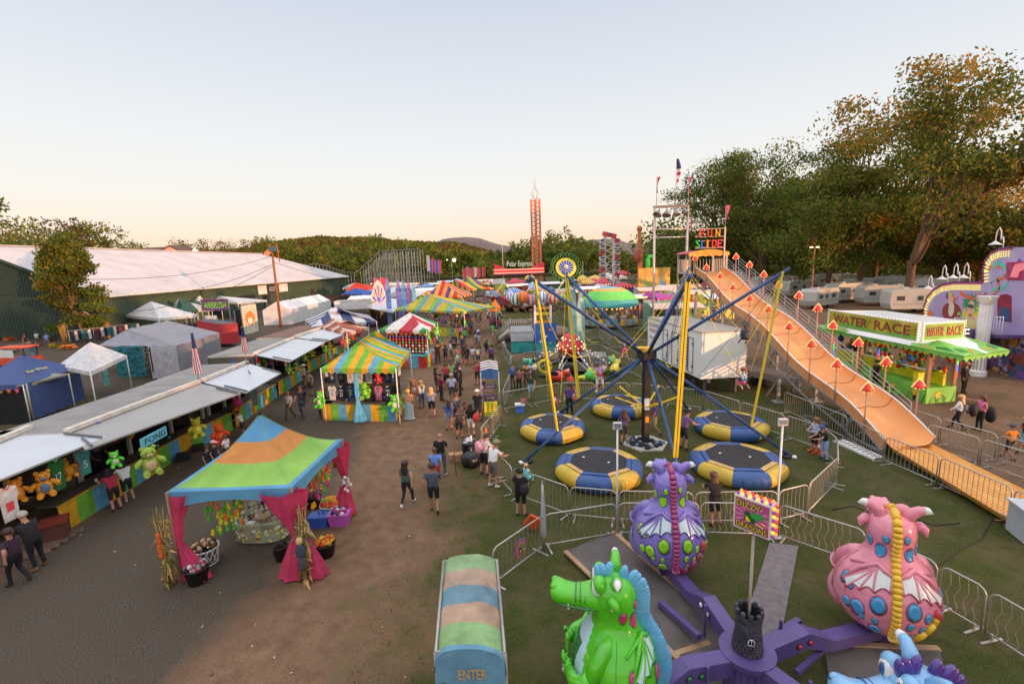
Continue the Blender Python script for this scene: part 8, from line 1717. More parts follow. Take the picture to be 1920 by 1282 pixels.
def wheel_ride():
 c=PY(1061,502,95);R_=2.65;t=thing('round_ride','round tilted wheel ride with yellow ring, blue star centre and green car rim','ride',V((c.x,c.y,0)));M=Matrix.Rotation(rad(68),3,'X')@Matrix.Rotation(0,3,'Z');m=MB()
 def ring(r0,r1,mt,z=0,n=36):m.loft([[c+M@V((r*math.cos(2*PI*j/n),r*math.sin(2*PI*j/n),z))for j in range(n)]for r in(r0,r1)],mt,False,False)
 ring(R_*.36,R_*.6,mat('2c3c8c',.5),.10);ring(R_*.55,R_*.78,mat('c8b03a',.5),.16);ring(.05,R_*.36,mat('3a4a9c',.5),.18)
 for k in range(14):a=k*2*PI/14;m.poly([c+M@V(q)for q in((math.cos(a-.05)*R_*.12,math.sin(a-.05)*R_*.12,.24),(math.cos(a+.06)*R_*.54,math.sin(a+.06)*R_*.54,.24),(math.cos(a+.16)*R_*.54,math.sin(a+.16)*R_*.54,.24))],mat('c8c4d0',.5))
 m.ell(c+M@V((0,0,.3)),.5,mat('c8b89a',.4),10,6);m.build('disc',t)
 for k in range(22):
  a=k*2*PI/22;p=c+M@V((math.cos(a)*R_*1.06,math.sin(a)*R_*1.06,0));m=MB();m.ell(p,(.42,.3,.45),mat('5a8a3a',.5),7,5);m.ell(p+Z*.1+V((0,-.2,0)),(.25,.2,.3),mat('1c241c',.7),6,5);m.build('car',t)
 m=MB();m.bar(V((c.x,c.y+1.5,0)),c+V((0,.5,0)),.7,mat('3c4a3a',.6));m.loft([[c+M@V((R_*1.06*math.cos(2*PI*j/30)+dx*0,R_*1.06*math.sin(2*PI*j/30),z))for j in range(30)]for dx,z in((0,-.2),(0,-.05))],mat('7a9a3a',.5),False,False);m.build('support',t)
wheel_ride()
def cage_wheel():
 g=PY(1142,520,112);g.z=0;z=HT(g,436);t=thing('cage_wheel','tall white and red ride tower of tumbling cages','ride',g);wt=mat('c8b8b0',.5);m=MB()
 for x in(-1,1):
  for y in(-.6,.6):m.bar(g+V((x,y,2)),g+V((x,y,z-.5)),.25,wt)
 for k in range(16):s=1 if k%2 else-1;m.bar(g+V((-s,-.6,2+(z-2.5)*k/16)),g+V((s,-.6,2+(z-2.5)*(k+1)/16)),.14,wt)
 for s in(-1,1):m.bar(g+V((s*2.6,-1,0)),g+V((s*.6,-.6,z*.5)),.3,wt)
 m.build('frame',t);m=MB();m.bar(g+V((3.5,0,0)),g+V((.8,-.8,z*.45)),.2,mat('b03a3c',.5));m.build('brace',t)
 for k in range(9):
  for s in(-1,1):
   if k==8 and s<0:continue
   p=g+V((s*1.75 if k<8 else 0,-.5+.2*s,z*.22+(z*.74)*k/8));m=MB();m.box(p,(1.3 if k<8 else 3.2,1.2,.95),mat('c03c3c' if(k*2+s)%3==0 or k==8 else 'b8a8a4',.4,.2,3),M=Matrix.Rotation(.25*s,3,'Y'));m.box(p+V((0,-.62,.1)),(.9,.05,.45),mat('3a4c64',.3));m.build('cage',t)
 m=MB();m.box(g+V((-.8,-4,1.6)),(11,.4,1.7),mat('34406c',.5));m.text('ZIPPER',mat('d0ccd0',.5),g+V((-2.6,-4.25,1.2)),(1,0,0),Z,5,.9,.04);m.build('name_board',t);m=MB();m.slab([g+V((-7,-4,.8)),g+V((7,-4,.8)),g+V((7,2,.8)),g+V((-7,2,.8))],.7,mat('8a8a90',.6));m.build('platform',t)
cage_wheel()
def swing_mast():
 g=PY(1198,540,90);g.z=0;z=HT(g,425);t=thing('pendulum_mast','rust coloured pendulum mast standing left of the slide tower','ride',g);oc=mat('a8603a',.6,.3,1);m=MB();m.bar(g,g+Z*(z-.5),.55,oc);m.ell(g+Z*(z-.4),(.55,.4,.6),oc);m.build('mast',t);m=MB();m.ell(g+V((-.5,-.4,z*.62)),(.7,.5,1.4),mat('8a4a3a',.6));m.bar(g+V((.4,0,z*.4)),g+V((.4,0,z*.72)),.35,oc);m.build('counterweight',t)
 for i,(x0,x1,y0,y1,c,lab)in enumerate(((1197,1224,503,530,'b8784a','orange painted ride backdrop left of the castle painting'),(1226,1256,502,531,'5a8ab0','ride backdrop painted with a blue castle and orange sky'))):
  a,b=PY(x0,y1,86),PY(x1,y1,86);z1=HT((a.x,86,0),y0);t=thing('painted_backdrop',lab,'backdrop',V((a.x,86,0)));m=MB();a.z=b.z=.5;m.slab([a,b,b+Z*(z1-.5),a+Z*(z1-.5)],V((0,.2,0)),mat('c8843c',.5,.5,.6));m.build('panel',t);m=MB();e=V((0,-.03,0));w=b.x-a.x;h=z1-.5
  m.poly([a+e+V((w*x,0,h*y))for x,y in((.1,0),(.2,.4),(.35,.35),(.45,.8),(.55,.5),(.7,.6),(.75,.3),(.9,0))],mat(c if i else '6a9a5a',.5,.4,1));m.build('painting',t)
 g=PY(1215,500,88);g.z=0;z=HT(g,480);m=MB();m.tube([g,g+Z*(z-.6),g+V((.3,0,z-.1)),g+V((.9,0,z-.2))],.42,mat('3fae3c',.5),8);m.build('green_mast',None,label='bright green curved ride mast above the painted backdrops',cat='ride mast')
swing_mast()
def striped_sphere(m,c,r,cols,n=16,sq=1.1):
 rings=[[c+V((r*math.cos(t_)*math.cos(2*PI*j/n),r*math.cos(t_)*math.sin(2*PI*j/n),r*sq*math.sin(t_)))for j in range(n)]for t_ in[-PI/2*.96+PI*.96*i/9 for i in range(10)]]
 m.loft(rings,cols[0],True,True,mf=lambda i,j:cols[j%len(cols)])
def balloon_ride():
 g=P(1008,640);g=V((2.6,50,0));t=thing('balloon_ride','kiddie balloon ride with entry stairs, blue sea banner and teal skirts','ride',g);A=lambda x,y,Yd=47:PY(x,y,Yd);tl=mat('2c8484',.6,.4,.8,.3);sv=steel()
 r=random.Random(4)
 RS=.6
 for i,(x,y,rr,cs)in enumerate(((968,561,1.05,('2c6a5c','d0c8c8')),(981,557,1.0,('c8502c','d87a3c')),(957,556,.85,('9a7ab0','d0c8d0')),(996,563,1.0,('3a5a9c','d0783c')),(1017,556,.9,('4a7ac0','d8d4d8')),(1037,561,1.05,('c0442c','d8b8a8')),(1054,560,.9,('3c7a3a','c8b83a')),(1027,552,.8,('c85a3c','d8c85a')))):
  rr*=RS;c=A(x,y,50+r.uniform(-2,2));m=MB();striped_sphere(m,c,rr,[mat(q,.4,.1,2)for q in cs]);b=m.build('balloon',t);m=MB();d=c-Z*(rr*1.1+.6);m.lathe([(.25,0),(.32,.35)],d,mat('6a4a3a',.7),10)
  for a in(0,2,4):m.tube([d+V((math.cos(a)*.45,math.sin(a)*.45,.5)),c+V((math.cos(a)*.6,math.sin(a)*.6,-rr*.8))],.02,BK_,3)
  m.tube([d+Z*.2,V((g.x,g.y,1.2))],.07,mat('7a6a3a',.6),4);m.build('basket_arm',b)
 m=MB();m.lathe([(3.6,.5),(3.6,1.0),(.6,1.1),(.5,3.0)],g,mat('7a5a4a',.6),20);m.build('platform',t);m=MB()
 p0,p1=A(957,612,42),A(1000,612,42);p0.z=p1.z=2.0;m.slab([p0,p1,p1+V((0,4,0)),p0+V((0,4,0))],.15,mat('8a8c90',.5))
 for k in range(12):q=lerp(p0,p1,k/11);m.tube([q,q+Z*1.1],.025,sv,4);m.tube([q-Z*.9,q],.02,sv,4)
 m.tube([p0+Z*1.1,p1+Z*1.1],.035,sv,5);m.slab([p0-Z*.2,p1-Z*.2,p1-Z*.9,p0-Z*.9],V((0,.05,0)),mat('a8aab0',.5));m.build('entry_platform',t);m=MB()
 s0,s1=p0+V((0,.3,0)),P(936,640);s1.z=.1
 for k in range(8):q=lerp(s0,s1,k/8);m.slab([q,q+V((0,1.4,0)),q+V((-.35,1.4,0)),q+V((-.35,0,0))],.05,sv)
 for y in(0,1.4):
  for h in(.35,.7,1.05):m.tube([s0+V((0,y,h)),s1+V((0,y,h))],.028,sv,4)
  for k in range(6):q=lerp(s0,s1,k/5)+V((0,y,0));m.tube([q,q+Z*1.05],.028,sv,4)
 m.build('stairs',t);m=MB()
 m.loft([[V((lerp(p0,p1,k/10).x,p0.y-.1+.1*math.sin(k*2),z))for k in range(11)]for z in(1.05,.1)],tl,False,True,close=False);m.build('teal_skirt',t);m=MB()
 q0,q1=A(1003,606,40),A(1043,604,40);bl=mat('2c5aa0',.6,.3,.7,.2);m.loft([[V((lerp(q0,q1,k/8).x,40+.08*math.sin(k*1.7),z))for k in range(9)]for z in(q0.z,1.2,.1)],bl,False,True,close=False,mf=lambda i,j:bl if i==0 else tl);m.build('sea_banner',t);m=MB()
 for x,z,c in((.3,.75,'d8d0d0'),(.7,.8,'d87a3c'),(.25,.45,'d0d0d8'),(.7,.4,'6a9a3c'),(.5,.6,'d0d8e0'),(.75,.12,'c8a83c')):p=V((q0.x+(q1.x-q0.x)*x,39.85,.1+(q0.z-.1)*z));m.poly([p+V((.16*math.cos(a)*(1 if j%2 else .55),0,.16*math.sin(a)*(1 if j%2 else .55)))for j,a in enumerate([2*PI*k/10 for k in range(10)])],mat(c,.6))
 m.build('sea_creatures',t);m=MB();f=mat('c87a3c',.6,.2,2)
 c0,c1=A(1003,578,45),A(1032,578,45)
 for c in(c0,c1):m.bar(V((c.x,45,0)),V((c.x,45,c.z+.3)),.2,mat('c8c0bc',.5))
 for z in(0,-.5,-1.3):m.box((c0+c1)/2+Z*z,(c1.x-c0.x,.12,.22),mat('c8a83c' if z<-.1 and z>-1 else 'c8783c',.5))
 m.build('ride_arch',t)
 for i,(x0,x1,yt,yb)in enumerate(((1072,1082,535,655),(1082,1097,545,640),(1066,1074,552,622))):
  a,b=A(x0,yb,43+i),A(x1,yb,43+i);zt=A(x0,yt,43+i).z;m=MB();w=b.x-a.x;m.slab([V((a.x,a.y,.1)),V((b.x,a.y,.1)),V((b.x,a.y,zt*.7)),V((a.x+w*.7,a.y,zt)),V((a.x+w*.3,a.y,zt*.93)),V((a.x,a.y,zt*.6))],V((0,.25,0)),mat(['7aa4a8','8ab0b0','5a8a94'][i],.5,.5,1));m.build('scenery_rock',t)
balloon_ride()
def ticket(x,y,ty,c,lab,w=1.1):
 g=P(x,y);z=HT(g,ty);t=thing('ticket_booth',lab,'booth',g);m=MB();cm=cloth(c);m.loft([[g+V((sx*w*f,sy*w*f,zz))for sx,sy in((-1,-1),(1,-1),(1,1),(-1,1))]for f,zz in((.62,z*.55),(.62,z*.7),(.25,z*.85),(.04,z))],cm,True,False);m.build('roof',t);m=MB()
 for sx in(-1,1):
  for sy in(-1,1):m.tube([g+V((sx*w*.58,sy*w*.58,0)),g+V((sx*w*.58,sy*w*.58,z*.56))],.04,FM,5)
 m.box(g+Z*.5,(w,w,1.0),mat('8a4a6a',.6));m.build('counter',t)
ticket(930,610,561,'d87a2c','ticket stand with orange witch hat roof beside the aisle');ticket(938,566,541,'b8582c','small orange ticket stand farther up the aisle',.8);ticket(1297,592,560,'c8502c','red ticket stand beyond the generator trailer')
g=PY(937,528,120);one('yellow_ticket_kiosk','tiny yellow kiosk with white sign at the end of the aisle','kiosk',lambda m:(m.box((g.x,120,2),(2.6,2,4),mat('a8a83c',.6)),m.box((g.x,118.9,3.6),(2.8,.2,1.3),mat('d0c8c0',.6))))
def carousel():
 g=V((12.2,58,0));t=thing('carousel','carousel under a teal, green and orange ribbed dome','ride',g);R_=3.5;z0=2.9;cs=[mat(c,.7,.12,2,k=1.4,trans=.15)for c in('4a9a9c','4a9a9c','6ac05a','6ac05a','d8a05a','7aacb8')];zt=HT(g,537);m=MB();n=40
 m.loft([[g+V((R_*r*(1+.012*(j%2))*math.cos(2*PI*j/n),R_*r*(1+.012*(j%2))*math.sin(2*PI*j/n),z0+(zt-z0)*z))for j in range(n)]for r,z in((1.0,-.18),(1.0,0),(.93,.25),(.8,.52),(.62,.76),(.42,.92),(.02,1.0))],None,False,True,mf=lambda i,j:cs[i]);m.build('dome',t);m=MB();m.lathe([(R_*.95,.2),(R_*.95,.5),(.4,.55),(.4,3)],g,mat('8a6a4a',.6),24);m.build('platform',t);m=MB()
 for k in range(24):a=k*PI/12;p=g+V((math.cos(a)*R_*.96,math.sin(a)*R_*.96,0));m.box(p+Z*.75,(.5,.08,.7),mat(['4a8a8c','c8a83c','6a8aa8'][k%3],.6),a+PI/2)
 m.build('painted_skirt',t)
 for k in range(10):
  a=k*PI/5+.2;p=g+V((math.cos(a)*2.5,math.sin(a)*2.5,0));m=MB();c=mat(['b8a89a','8a5a3c','4a4a50','c8b8a8'][k%4],.5);m.ell(p+Z*1.3,(.5,.2,.25),c,10,6,Matrix.Rotation(a+PI/2,3,'Z'));d=V((-math.sin(a),math.cos(a),0));m.tube([p+Z*1.4+d*.4,p+Z*1.75+d*.6],[.13,.09],c,6);m.ell(p+Z*1.78+d*.7,(.2,.1,.1),c,7,5,Matrix.Rotation(a+PI/2,3,'Z'))
  for s in(-.35,.3):m.tube([p+Z*1.2+d*s,p+Z*.75+d*(s+.1)],[.07,.04],c,5)
  m.tube([p+Z*.5,p+Z*2.9],.03,mat('c8a85a',.3),5);m.build('horse',t)
 m=MB()
 for k in range(16):a=k*PI/8;m.ell(g+V((math.cos(a)*1.6,math.sin(a)*1.6,2.2)),.09,bulb('ff9a50',3),5,4)
 m.build('bulbs',t)
carousel()
def kiddie():
 g=V((4.3,34,0));t=thing('kiddie_ride','kiddie ride with red bulb covered dome, green crocodile and bug cars','ride',g);rd=mat('b02430',.35,.1,2);m=MB();z=HT(g,625);m.lathe([(.35,1.1),(.75,1.2),(.55,1.6),(.35,2.4)],g,rd,16);m.lathe([(.9,z-1.35),(1.0,z-1.1),(.95,z-.8),(.65,z-.5),(.6,z-.35),(.4,z-.05),(.05,z)],g,rd,20);m.build('mushroom_top',t);m=MB()
 for k in range(60):a=k*2.4;f=k/60;rr=.98 if f<.5 else .6;m.ell(g+V((math.cos(a)*rr*1.02,math.sin(a)*rr*1.02,z-1.15+.9*f)),.05,bulb('ffc890',2.5),5,4)
 m.build('bulbs',t);m=MB();m.box(g+V((.9,.2,.75)),(3.4,2.0,1.0),mat('6a6664',.6,.2,2,.2));m.box(g+V((0,0,1.15)),(1.6,1.6,.4),mat('5a5654',.6));m.build('base_trailer',t);m=MB();m.ell(g+V((-.3,-.95,.45)),(.4,.12,.4),BK_);m.build('wheel',t)
 cr=[('3c8a3a','crocodile'),('c8a82c','bee'),('8a2c34','ladybird'),('2c8a6a','beetle'),('6a6a70','elephant'),('b8342c','ladybird'),('3c9a3a','frog'),('c8b03a','duck')]
 for k in range(8):
  a=k*PI/4+.35;d=V((math.cos(a),math.sin(a),0));e=g+d*3.3;m=MB();m.bar(g+d*.6+Z*1.9,e+Z*.6,.09,mat('8a8a8c',.5));m.bar(g+d*.5+Z*1.2,e+Z*.45,.07,mat('8a8a8c',.5));ar=m.build('arm',t);m=MB()
  for j in range(6):m.ell(lerp(g+d*.8+Z*1.85,e+Z*.65,j/6)+Z*.06,.035,bulb('ffc890',2),5,4)
  m.build('arm_bulbs',ar)
  c=mat(cr[k][0],.3,.1,2,coat=.5);c2=mat(['c8b83a','1c1c20'][k%2],.4);q=V((-d.y,d.x,0));M=Matrix.Rotation(math.atan2(q.y,q.x),3,'Z');m=MB();m.ell(e+Z*.5,(.75,.42,.38),c,14,8,M);m.ell(e+q*.75+Z*.8,(.28,.24,.24),c,10,7,M);m.ell(e-q*.8+Z*.45,(.5,.15,.15),c2,8,6,M)
  for s in(-1,1):m.ell(e+q*.85+d*s*.12+Z*.98,.07,mat('d0d0d0',.3),6,5);m.ell(e+d*s*.35+Z*.75,(.3,.06,.22),c2,8,5,M)
  m.build('bug_car',t)
 m=MB();c=P(1022,706);M=Matrix.Rotation(PI/2,3,'X');m.tube([c+V((.45*math.cos(a),0,.75+.45*math.sin(a)))for a in[2*PI*j/16 for j in range(17)]],.11,mat('b8a83a',.5),6);m.build('tail_ring',t)
kiddie()
def shell_sign():
 c=P(712,598);a=PY(712,577,c.y);z0=a.z;t=thing('shell_sign','tall shell shaped sign board with purple and gold fan rays','sign',V((a.x,a.y,0)));zt=HT(V((a.x,a.y,0)),525);h=zt-z0;w=1.25;m=MB();pts=[(-.8,0),(.8,0),(1.0,.3),(.95,.48),(.72,.62),(.6,.78),(.3,.92),(0,1),(-.3,.92),(-.6,.78),(-.72,.62),(-.95,.48),(-1,.3)];m.slab([a+V((x*w,0,y*h))for x,y in pts],V((0,.12,0)),mat('c8b8b4',.5,.1,2));m.bar(V((a.x,a.y+.2,0)),a+V((0,.2,h*.5)),.15,FM);m.build('board',t);m=MB()
 for k in range(11):x=PI*.08+PI*.84*k/10;o=a+V((0,-.012-.001*k,h*.12));q=h*.42*(1+.6*math.sin(x));m.poly([o,o+V((math.cos(x-.09)*w*.85,0,math.sin(x-.09)*q)),o+V((math.cos(x)*w*.92,0,math.sin(x)*q*1.08)),o+V((math.cos(x+.09)*w*.85,0,math.sin(x+.09)*q))],mat('5a3a9c' if k%2 else 'c89a5a',.5))
 m.ell(a+V((0,-.05,h*.3)),(.25,.06,.35),mat('4a4ac8',.5,emit=.3),8,6);m.build('fan_rays',t)
 r=random.Random(6)
 for k,(x,y0,y1,c_)in enumerate(((747,523,548,'7a6ab0'),(757,524,550,'5a8ab0'),(766,526,548,'8a5a9c'),(727,520,545,'6a7ab8'),(775,530,550,'6a9ab8'))):
  b=PY(x,y1,62);m=MB();zt=HT(V((b.x,62,0)),y0);m.slab([V((b.x-.3,62,.5)),V((b.x+.3,62,.5)),V((b.x+.35,62,zt*.8)),V((b.x,62,zt)),V((b.x-.35,62,zt*.8))],V((0,.1,0)),mat(c_,.5,.4,3));m.build('festoon_banner',None,label=['purple','blue','violet','lilac','pale blue'][k]+' upright banner among the game trailers by the shell sign',cat='banner')
shell_sign()
def coaster():
 t=thing('roller_coaster','white lattice roller coaster frame at the back of the fair','roller coaster',PY(730,520,175));t.location.z=0;MW[t.name]=Matrix.Translation(t.location);m=MB();wt=mat('b0a498',.5);Yd=175;hs=[]
 for k in range(22):
  x=677+5.4*k;yt=505-(k*4.2)if k<7 else 472-(k-7)*.3;g=PY(x,520,Yd+(k%3)*1.5);g.z=0;z=HT(g,yt);hs.append(g+Z*z)
  for y in(0,6):m.bar(g+V((0,y,0)),g+V((0,y,z)),.16,wt)
  for q in range(1,6):
   if hs[-1].z*q/5>1 and k:pz=z*q/5;m.bar(V((hs[k-1].x,hs[k-1].y,min(pz,hs[k-1].z))),V((g.x,g.y,pz)),.09,wt)
  if k>1 and k%2:m.bar(V((hs[k-1].x,hs[k-1].y,0)),g+Z*z*.5,.09,wt);m.bar(V((hs[k-1].x,hs[k-1].y,z*.5)),g+Z*z,.09,wt)
 m.build('lattice',t);m=MB();m.tube(hs,.35,mat('6a5a50',.6),6);pts=[hs[0]]+[PY(x,y,Yd-5)for x,y in((664,512),(645,509),(630,505),(612,498),(592,495),(572,497),(560,500))];m.tube(pts,.2,mat('6a5a50',.6),6);m.build('track',t);m=MB()
 for a,b in zip(pts[1:],pts[2:]):
  for f in(0,.33,.66):p=lerp(a,b,f);m.bar(V((p.x,p.y,0)),p,.12,wt)
 m.build('low_supports',t)
coaster()
def clutter():
 r=random.Random(21)
 # small distant stands, vehicles and roofs that close the midway
 spec=[(728,530,150,9,'d0b8a8','pale food stand with orange menu panels under the coaster'),(757,528,140,9,'c87a5c','food stand with red and cream boards'),(800,535,105,6,'b0b4b8','white box van roof behind the orange canopy'),(690,540,85,5,'a8a4a4','white supply truck behind the shell sign'),(845,527,150,7,'8aa0a8','pale blue game stand'),(898,526,150,9,'b83a44','red lit food stand at the far end'),(912,533,125,5,'c8c0bc','white awning stand at the aisle end'),(976,535,110,6,'6a3a34','maroon ride housing beside the aisle end'),(1035,530,115,6,'9a9a9c','grey service trailer behind the balloons'),(1075,528,130,6,'b8b8bc','white truck right of the wheel ride'),(1100,537,90,4,'6a2c4a','maroon tilting ride car'),(1225,543,80,6,'8a8c90','grey trailer behind the purple tent'),(1265,535,85,7,'b8b8bc','long pale trailer behind the slide mast'),(1180,560,66,3,'4a3a44','dark ride housing right of the carousel'),(1255,575,52,5,'5a7a6a','green game stand beyond the generator trailer'),(880,530,135,7,'6aa04a','green stand with flags'),(820,528,135,6,'d08a5c','orange food stand between the canopies'),(1340,560,62,4,'c8b84a','yellow stand beneath the slide'),(1290,556,70,5,'9aa0a4','white awning trailer beyond the slide legs')]
 for x,y,Yd,w,c,lab in spec:
  g=PY(x,y,Yd);g.z=0;h=3.2;t=thing('midway_stand',lab,'stand',g);m=MB();m.box(g+Z*h*.5,(w,3,h),mat(c,.6,.3,1.2));m.build('body',t);m=MB();m.slab([g+V((-w*.55,-3.2,h-.3)),g+V((w*.55,-3.2,h-.3)),g+V((w*.55,-1.4,h+.1)),g+V((-w*.55,-1.4,h+.1))],.1,mat(r.choice(['c8c8cc','c8a090','a8b8c0','d0c8c0']),.6));m.build('awning',t);m=MB()
  for k in range(10):m.box(g+V((w*(-.45+.1*k),-1.55,1.7+.5*(k%2))),(w*.08,.1,.8),mat(r.choice(['c83a3c','d8a03a','3a6aa8','d0d0d0','5a9a3a','2a2428']),.6))
  m.build('menu_panels',t)
  if 'lit' in lab or 'red' in lab or 'food' in lab or 'housing' in lab:
   m=MB()
   for k in range(16):m.ell(g+V((w*(-.5+k/15),-3.3,h-.2)),.12,WB(),5,4)
   m.build('bulbs',t)
 for k,(x,y0,y1,Yd,c)in enumerate([(805,486,508,140,'6a4a9c'),(811,484,508,140,'b83a5c'),(817,488,508,140,'5a5aa8'),(823,487,510,138,'b84a5c'),(802,478,520,135,'c8a8a0'),(868,503,520,135,'c83a3c'),(875,500,520,135,'d0506c'),(882,502,520,135,'c83a3c'),(889,500,520,135,'d8a0a0'),(896,501,520,135,'c83a3c'),(905,500,520,135,'b03a4c'),(702,521,535,80,'b03a4c'),(714,519,532,80,'a83a4c')]):
  g=PY(x,y1,Yd);g.z=0;z=HT(g,y0);t=thing('festival_flag',['violet','crimson','indigo','rose','cream','scarlet','pink','vermilion','blush','bright red','wine','striped','dark red'][k]+' upright flag on a pole far down the midway','flag',g,0,'upright flags over the far midway');m=MB();m.tube([g,g+Z*z],.07,FM,4);m.build('pole',t);m=MB();m.slab([g+Z*z,g+V((.9,0,z-.3)),g+V((.8,0,z*.6)),g+Z*z*.58],V((0,.05,0)),mat(c,.7));m.build('cloth',t)
 for k in range(34):
  x=r.uniform(640,1340)if k%3 else r.uniform(940,1240);Yd=r.uniform(88,165);g=PY(x,520,Yd);g.z=0;w=r.uniform(2.5,5);h=r.uniform(2.4,4.8)
  if 868<x<935:continue
  t=thing('midway_attraction',f"{['faded', 'small', 'busy', 'worn'][k % 4]} {['red', 'teal', 'cream', 'purple', 'silver', 'green', 'orange'][k % 7]} attraction number {k+1} from the left in the far rides".replace(f' number {k+1} from the left',f", {['left', 'mid', 'right'][min(2, int((x-640)/235))]} part, {int(h*10)/10} m tall"),'attraction',g,0,'far attractions crowding the end of the fair');c=['a03a3c','3a8484','c0b09a','6a3f84','a4a6ac','4a8a4a','c8743a'][k%7]
  m=MB();m.box(g+Z*h*.32,(w,2.4,h*.64),mat(c,.6,.4,1.5));m.build('body',t);m=MB();m.loft([[g+V((sx*w*.6*f,sy*1.6*f,z))for sx,sy in((-1,-1),(1,-1),(1,1),(-1,1))]for f,z in((1,h*.64),(1,h*.74),(.1,h))],mat(r.choice(['b8b0a8','a83a44','5a7aa8','c89a4a','8a8a8c']),.6,.2),True,False);m.build('roof',t);m=MB()
  for q in range(7):m.box(g+V((w*(-.42+.14*q),-1.25,h*(.2+.25*(q%2)))),(w*.1,.08,h*.2),mat(r.choice(['c8b04a','2c2428','c8c0bc','3a5a94','a83a3c']),.6));m.ell(g+V((w*(-.55+.18*q),-1.7,h*.66)),.11,bulb(r.choice(['ff9a60','ffd8a0','ff6a5a']),1.6),5,4)
  m.build('lit_panels',t)
 # spinning swing ride between aisle and balloon ride
 g=PY(985,535,82);g.z=0;t=thing('spinning_ride','dark red spinning ride with tilted silver cars and pale sweeps','ride',g);m=MB();m.lathe([(4.5,.6),(4.8,1.2),(.8,2.2),(.5,4.2)],g,mat('5a2420',.6),20);m.build('hub',t)
 for k in range(12):
  a=k*PI/6;d=V((math.cos(a),math.sin(a)*.8,0));e=g+d*6+Z*(2.0+.9*math.sin(a*2+1));m=MB();m.bar(g+d*1.5+Z*1.8,e,.3,mat('7a2c24',.6));m.build('sweep',t);m=MB();m.box(e+Z*.2,(1.8,1.1,.8),mat(['a8acb4','5a7a9c','8a2c3c'][k%3],.35,.2,2,metal=.3),M=Matrix.Rotation(.5*math.sin(k*2.1),3,'Y')@Matrix.Rotation(a,3,'Z'));m.build('car',t)
 for k in range(6):m=MB();a=g+V((-5+2.6*k,-1,3.2));m.bar(a,a+V((1.3*(-1)**k,0,1.7)),.45,mat('b8c09a',.5),.1);m.build('sweep_light',t)
 z=3.0
 for fl,fr,ap,dep,c,lab,nm in[((1200,556),(1234,559),(1216,546),4,['a84a9c'],'purple canopy left of the slide mast','purple_canopy'),((1228,541),(1262,541),(1245,535),4,['c8c8cc'],'small white canopy behind the purple one','white_canopy'),((1110,538),(1130,538),(1120,531),4,['b8b8c0'],'white canopy left of the cage wheel','white_canopy'),((905,531),(925,532),(915,524),4,['c8b8b4','b83a4c'],'red and white canopy at the aisle end','striped_canopy'),((1052,545),(1075,546),(1062,537),3,['3a5a9c','c8c8cc'],'blue and white small canopy right of the balloons','striped_canopy')]:
  cor,rd=cpx(fl,fr,ap,z,dep);canopy(nm,lab,cor,rd,c,5,.3,False,cat='canopy')
clutter()
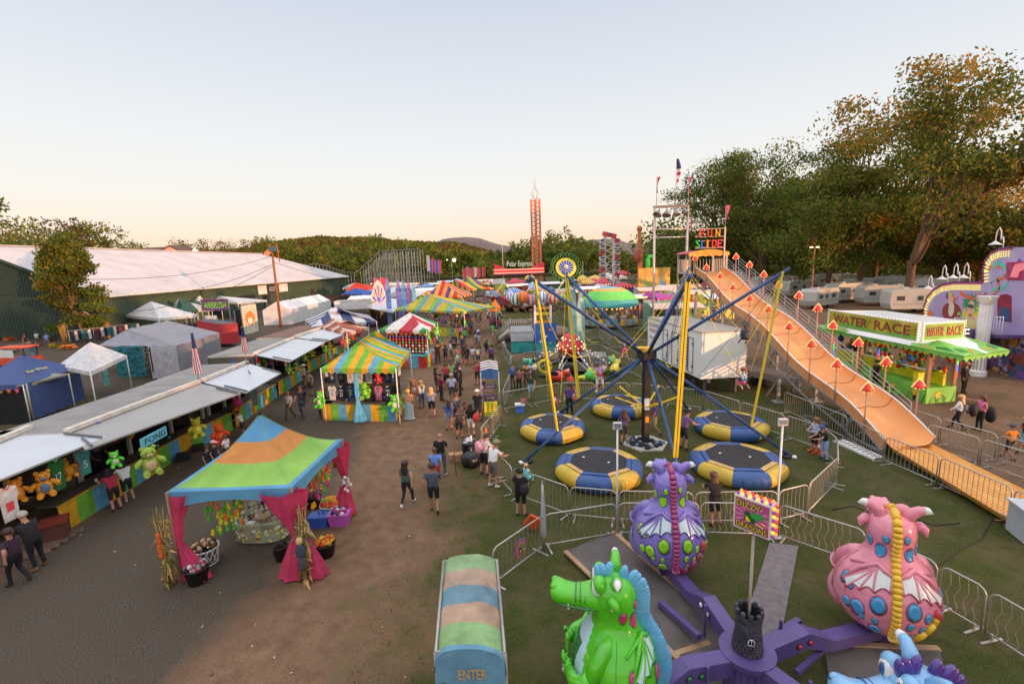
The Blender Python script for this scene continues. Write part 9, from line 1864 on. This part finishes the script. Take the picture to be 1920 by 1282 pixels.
# ================================================================ small things people left and carry
def small():
 def cone(x,y,h,lab):
  g=P(x,y);t=thing('traffic_cone',lab,'cone',g);m=MB();oc=mat('d8501c',.5);wt=mat('c8c4c4',.4);m.box(g+Z*.02,(h*.5,h*.5,.04),oc);m.lathe([(h*.19,.04),(h*.15,h*.28),(h*.13,h*.42),(h*.10,h*.55),(h*.085,h*.68),(h*.06,h*.85),(h*.035,h)],g,oc,16,mf=lambda i,j:wt if i in(1,3)else oc);m.build('cone_body',t)
 cone(912,840,.95,'orange traffic cone with white bands behind the trash bags');cone(1530,848,.95,'orange traffic cone leaning at the fence corner by the two children');cone(1078,748,.8,'small orange cone right of the purple shirted attendant')
 g=P(881,862);t=thing('trash_can','dark trash can overflowing with white rubbish','trash can',g);m=MB();m.lathe([(.27,0),(.33,.8),(.36,.82)],g,mat('1e2626',.6,.2,4),16);m.build('can',t);m=MB();m.leaves(g+Z*.88,(.3,.3,.1),40,.2,mat('b8b8bc',.5),.1);m.build('rubbish',t)
 g=P(884,872);m=MB();r=random.Random(3);m.loft([[g+V((math.cos(a)*w*(1+.12*math.sin(a*5+z*6)),math.sin(a)*w*(1+.1*math.sin(a*7)),z))for a in[2*PI*j/24 for j in range(24)]]for w,z in((.3,.0),(.4,.12),(.42,.3),(.34,.48),(.18,.6),(.06,.68),(.1,.76))],mat('1b1c20',.25,.3,6,.6));m.build('trash_bag',None,label='full black trash bag beside the trash can',cat='trash bag')
 g=P(862,862);m=MB();c=mat('9a7050',.8,.15,3);m.box(g+Z*.15,(.5,.36,.3),c,.3)
 for a,dx,dy in((.3,-.33,-.08),(.3,.33,.1)):m.box(g+V((dx,dy,.32)),(.2,.34,.015),c,.3)
 m.build('cardboard_box',None,label='open cardboard box on the ground left of the trash can',cat='box')
 g=P(975,772);t=thing('cooler','blue cooler with white lid behind the gate fence','cooler',g);m=MB();m.box(g+Z*.2,(.5,.35,.4),mat('2a52a0',.5));m.build('body',t);m=MB();m.box(g+Z*.44,(.54,.38,.09),mat('c8c8cc',.5));m.build('lid',t)
 def pack(x,y,z,c,s,lab,nm='backpack',f=0):g=P(x,y)+Z*z;d=V((-math.sin(rad(f)),math.cos(rad(f)),0));m=MB();m.ell(g-d*.22,(.17*s,.12*s,.24*s),mat(c,.7,.2,6,.4),12,9,Matrix.Rotation(rad(f),3,'Z'));[m.tube([g+Matrix.Rotation(rad(f),3,'Z')@V(q)for q in((sx*.11,-.15,-.15),(sx*.13,.1,.05),(sx*.12,.0,.25),(sx*.1,-.15,.2))],.015,mat(c,.7),4)for sx in(-1,1)];m.build(nm,None,label=lab,cat='bag')
 pack(908,890,1.2,'c8808c',1.1,'pink backpack worn by the woman in grey tee at the fence',f=-50);pack(914,671,1.2,'1c1c22',1.2,'black backpack worn by the person in green tee',f=-20);pack(897,686,1.15,'c8b03a',.8,'small yellow backpack on the bright blue tee');pack(894,816,.95,'b8342c',.9,'red shoulder bag of the woman in white shorts','shoulder_bag');pack(1808,806,1.0,'15131a',1.3,'black shoulder bag of the blond woman on the right','shoulder_bag',30);pack(1842,806,.75,'1a181e',1.6,'dark jacket over the arm of the pointing woman','jacket',75);pack(988,965,1.0,'1c1a20',.9,'dark shoulder bag of the woman in black at the fence','shoulder_bag',-20)
 g=P(838,893);m=MB();m.tube([g+V((.36,.1,0)),g+V((.33,.08,.95))],.014,BK_,6);m.build('walking_cane',None,label='thin black walking cane held by the bald man',cat='cane')
 for i,(x,y)in enumerate(((860,705),(846,712),(925,700))):
  g=P(x,y);t=thing('stroller',['black stroller with hood in the middle of the waiting group','black folding stroller left of the hooded one','dark stroller near the gate canopy'][i],'stroller',g);m=MB();m.ell(g+V((0,.1,.7)),(.25,.32,.28),mat('1c1b20',.7));m.box(g+Z*.5,(.4,.5,.25),mat('222226',.7));m.build('seat',t);m=MB()
  m.tube([g+V((-.2,-.3,.1)),g+V((-.2,.4,1.0)),g+V((.2,.4,1.0)),g+V((.2,-.3,.1))],.02,FM,5);m.build('frame',t)
  for sx in(-1,1):
   for sy in(-.3,.3):m=MB();m.ell(g+V((sx*.24,sy,.13)),(.03,.13,.13),BK_,10,6);m.build('wheel',t)
 r=random.Random(77);lt=mat('9a948a',.7)
 for k in range(46):
  x,y=(r.uniform(330,900),r.uniform(840,1270))if k<36 else(r.uniform(120,330),r.uniform(960,1080));g=P(x,y);m=MB();s=r.uniform(.015,.045);a=r.random()*6;d=V((math.cos(a),math.sin(a),0));q=V((-d.y,d.x,0));m.slab([g+d*s+Z*.02,g+q*s*.6+Z*.03,g-d*s+Z*.015,g-q*s*.6+Z*.02],.008,lt if k%4 else mat('6a4a30',.8));m.build('litter',None,label='small scrap of litter on the trodden dirt',cat='litter',group='litter scraps on the ground')
small()
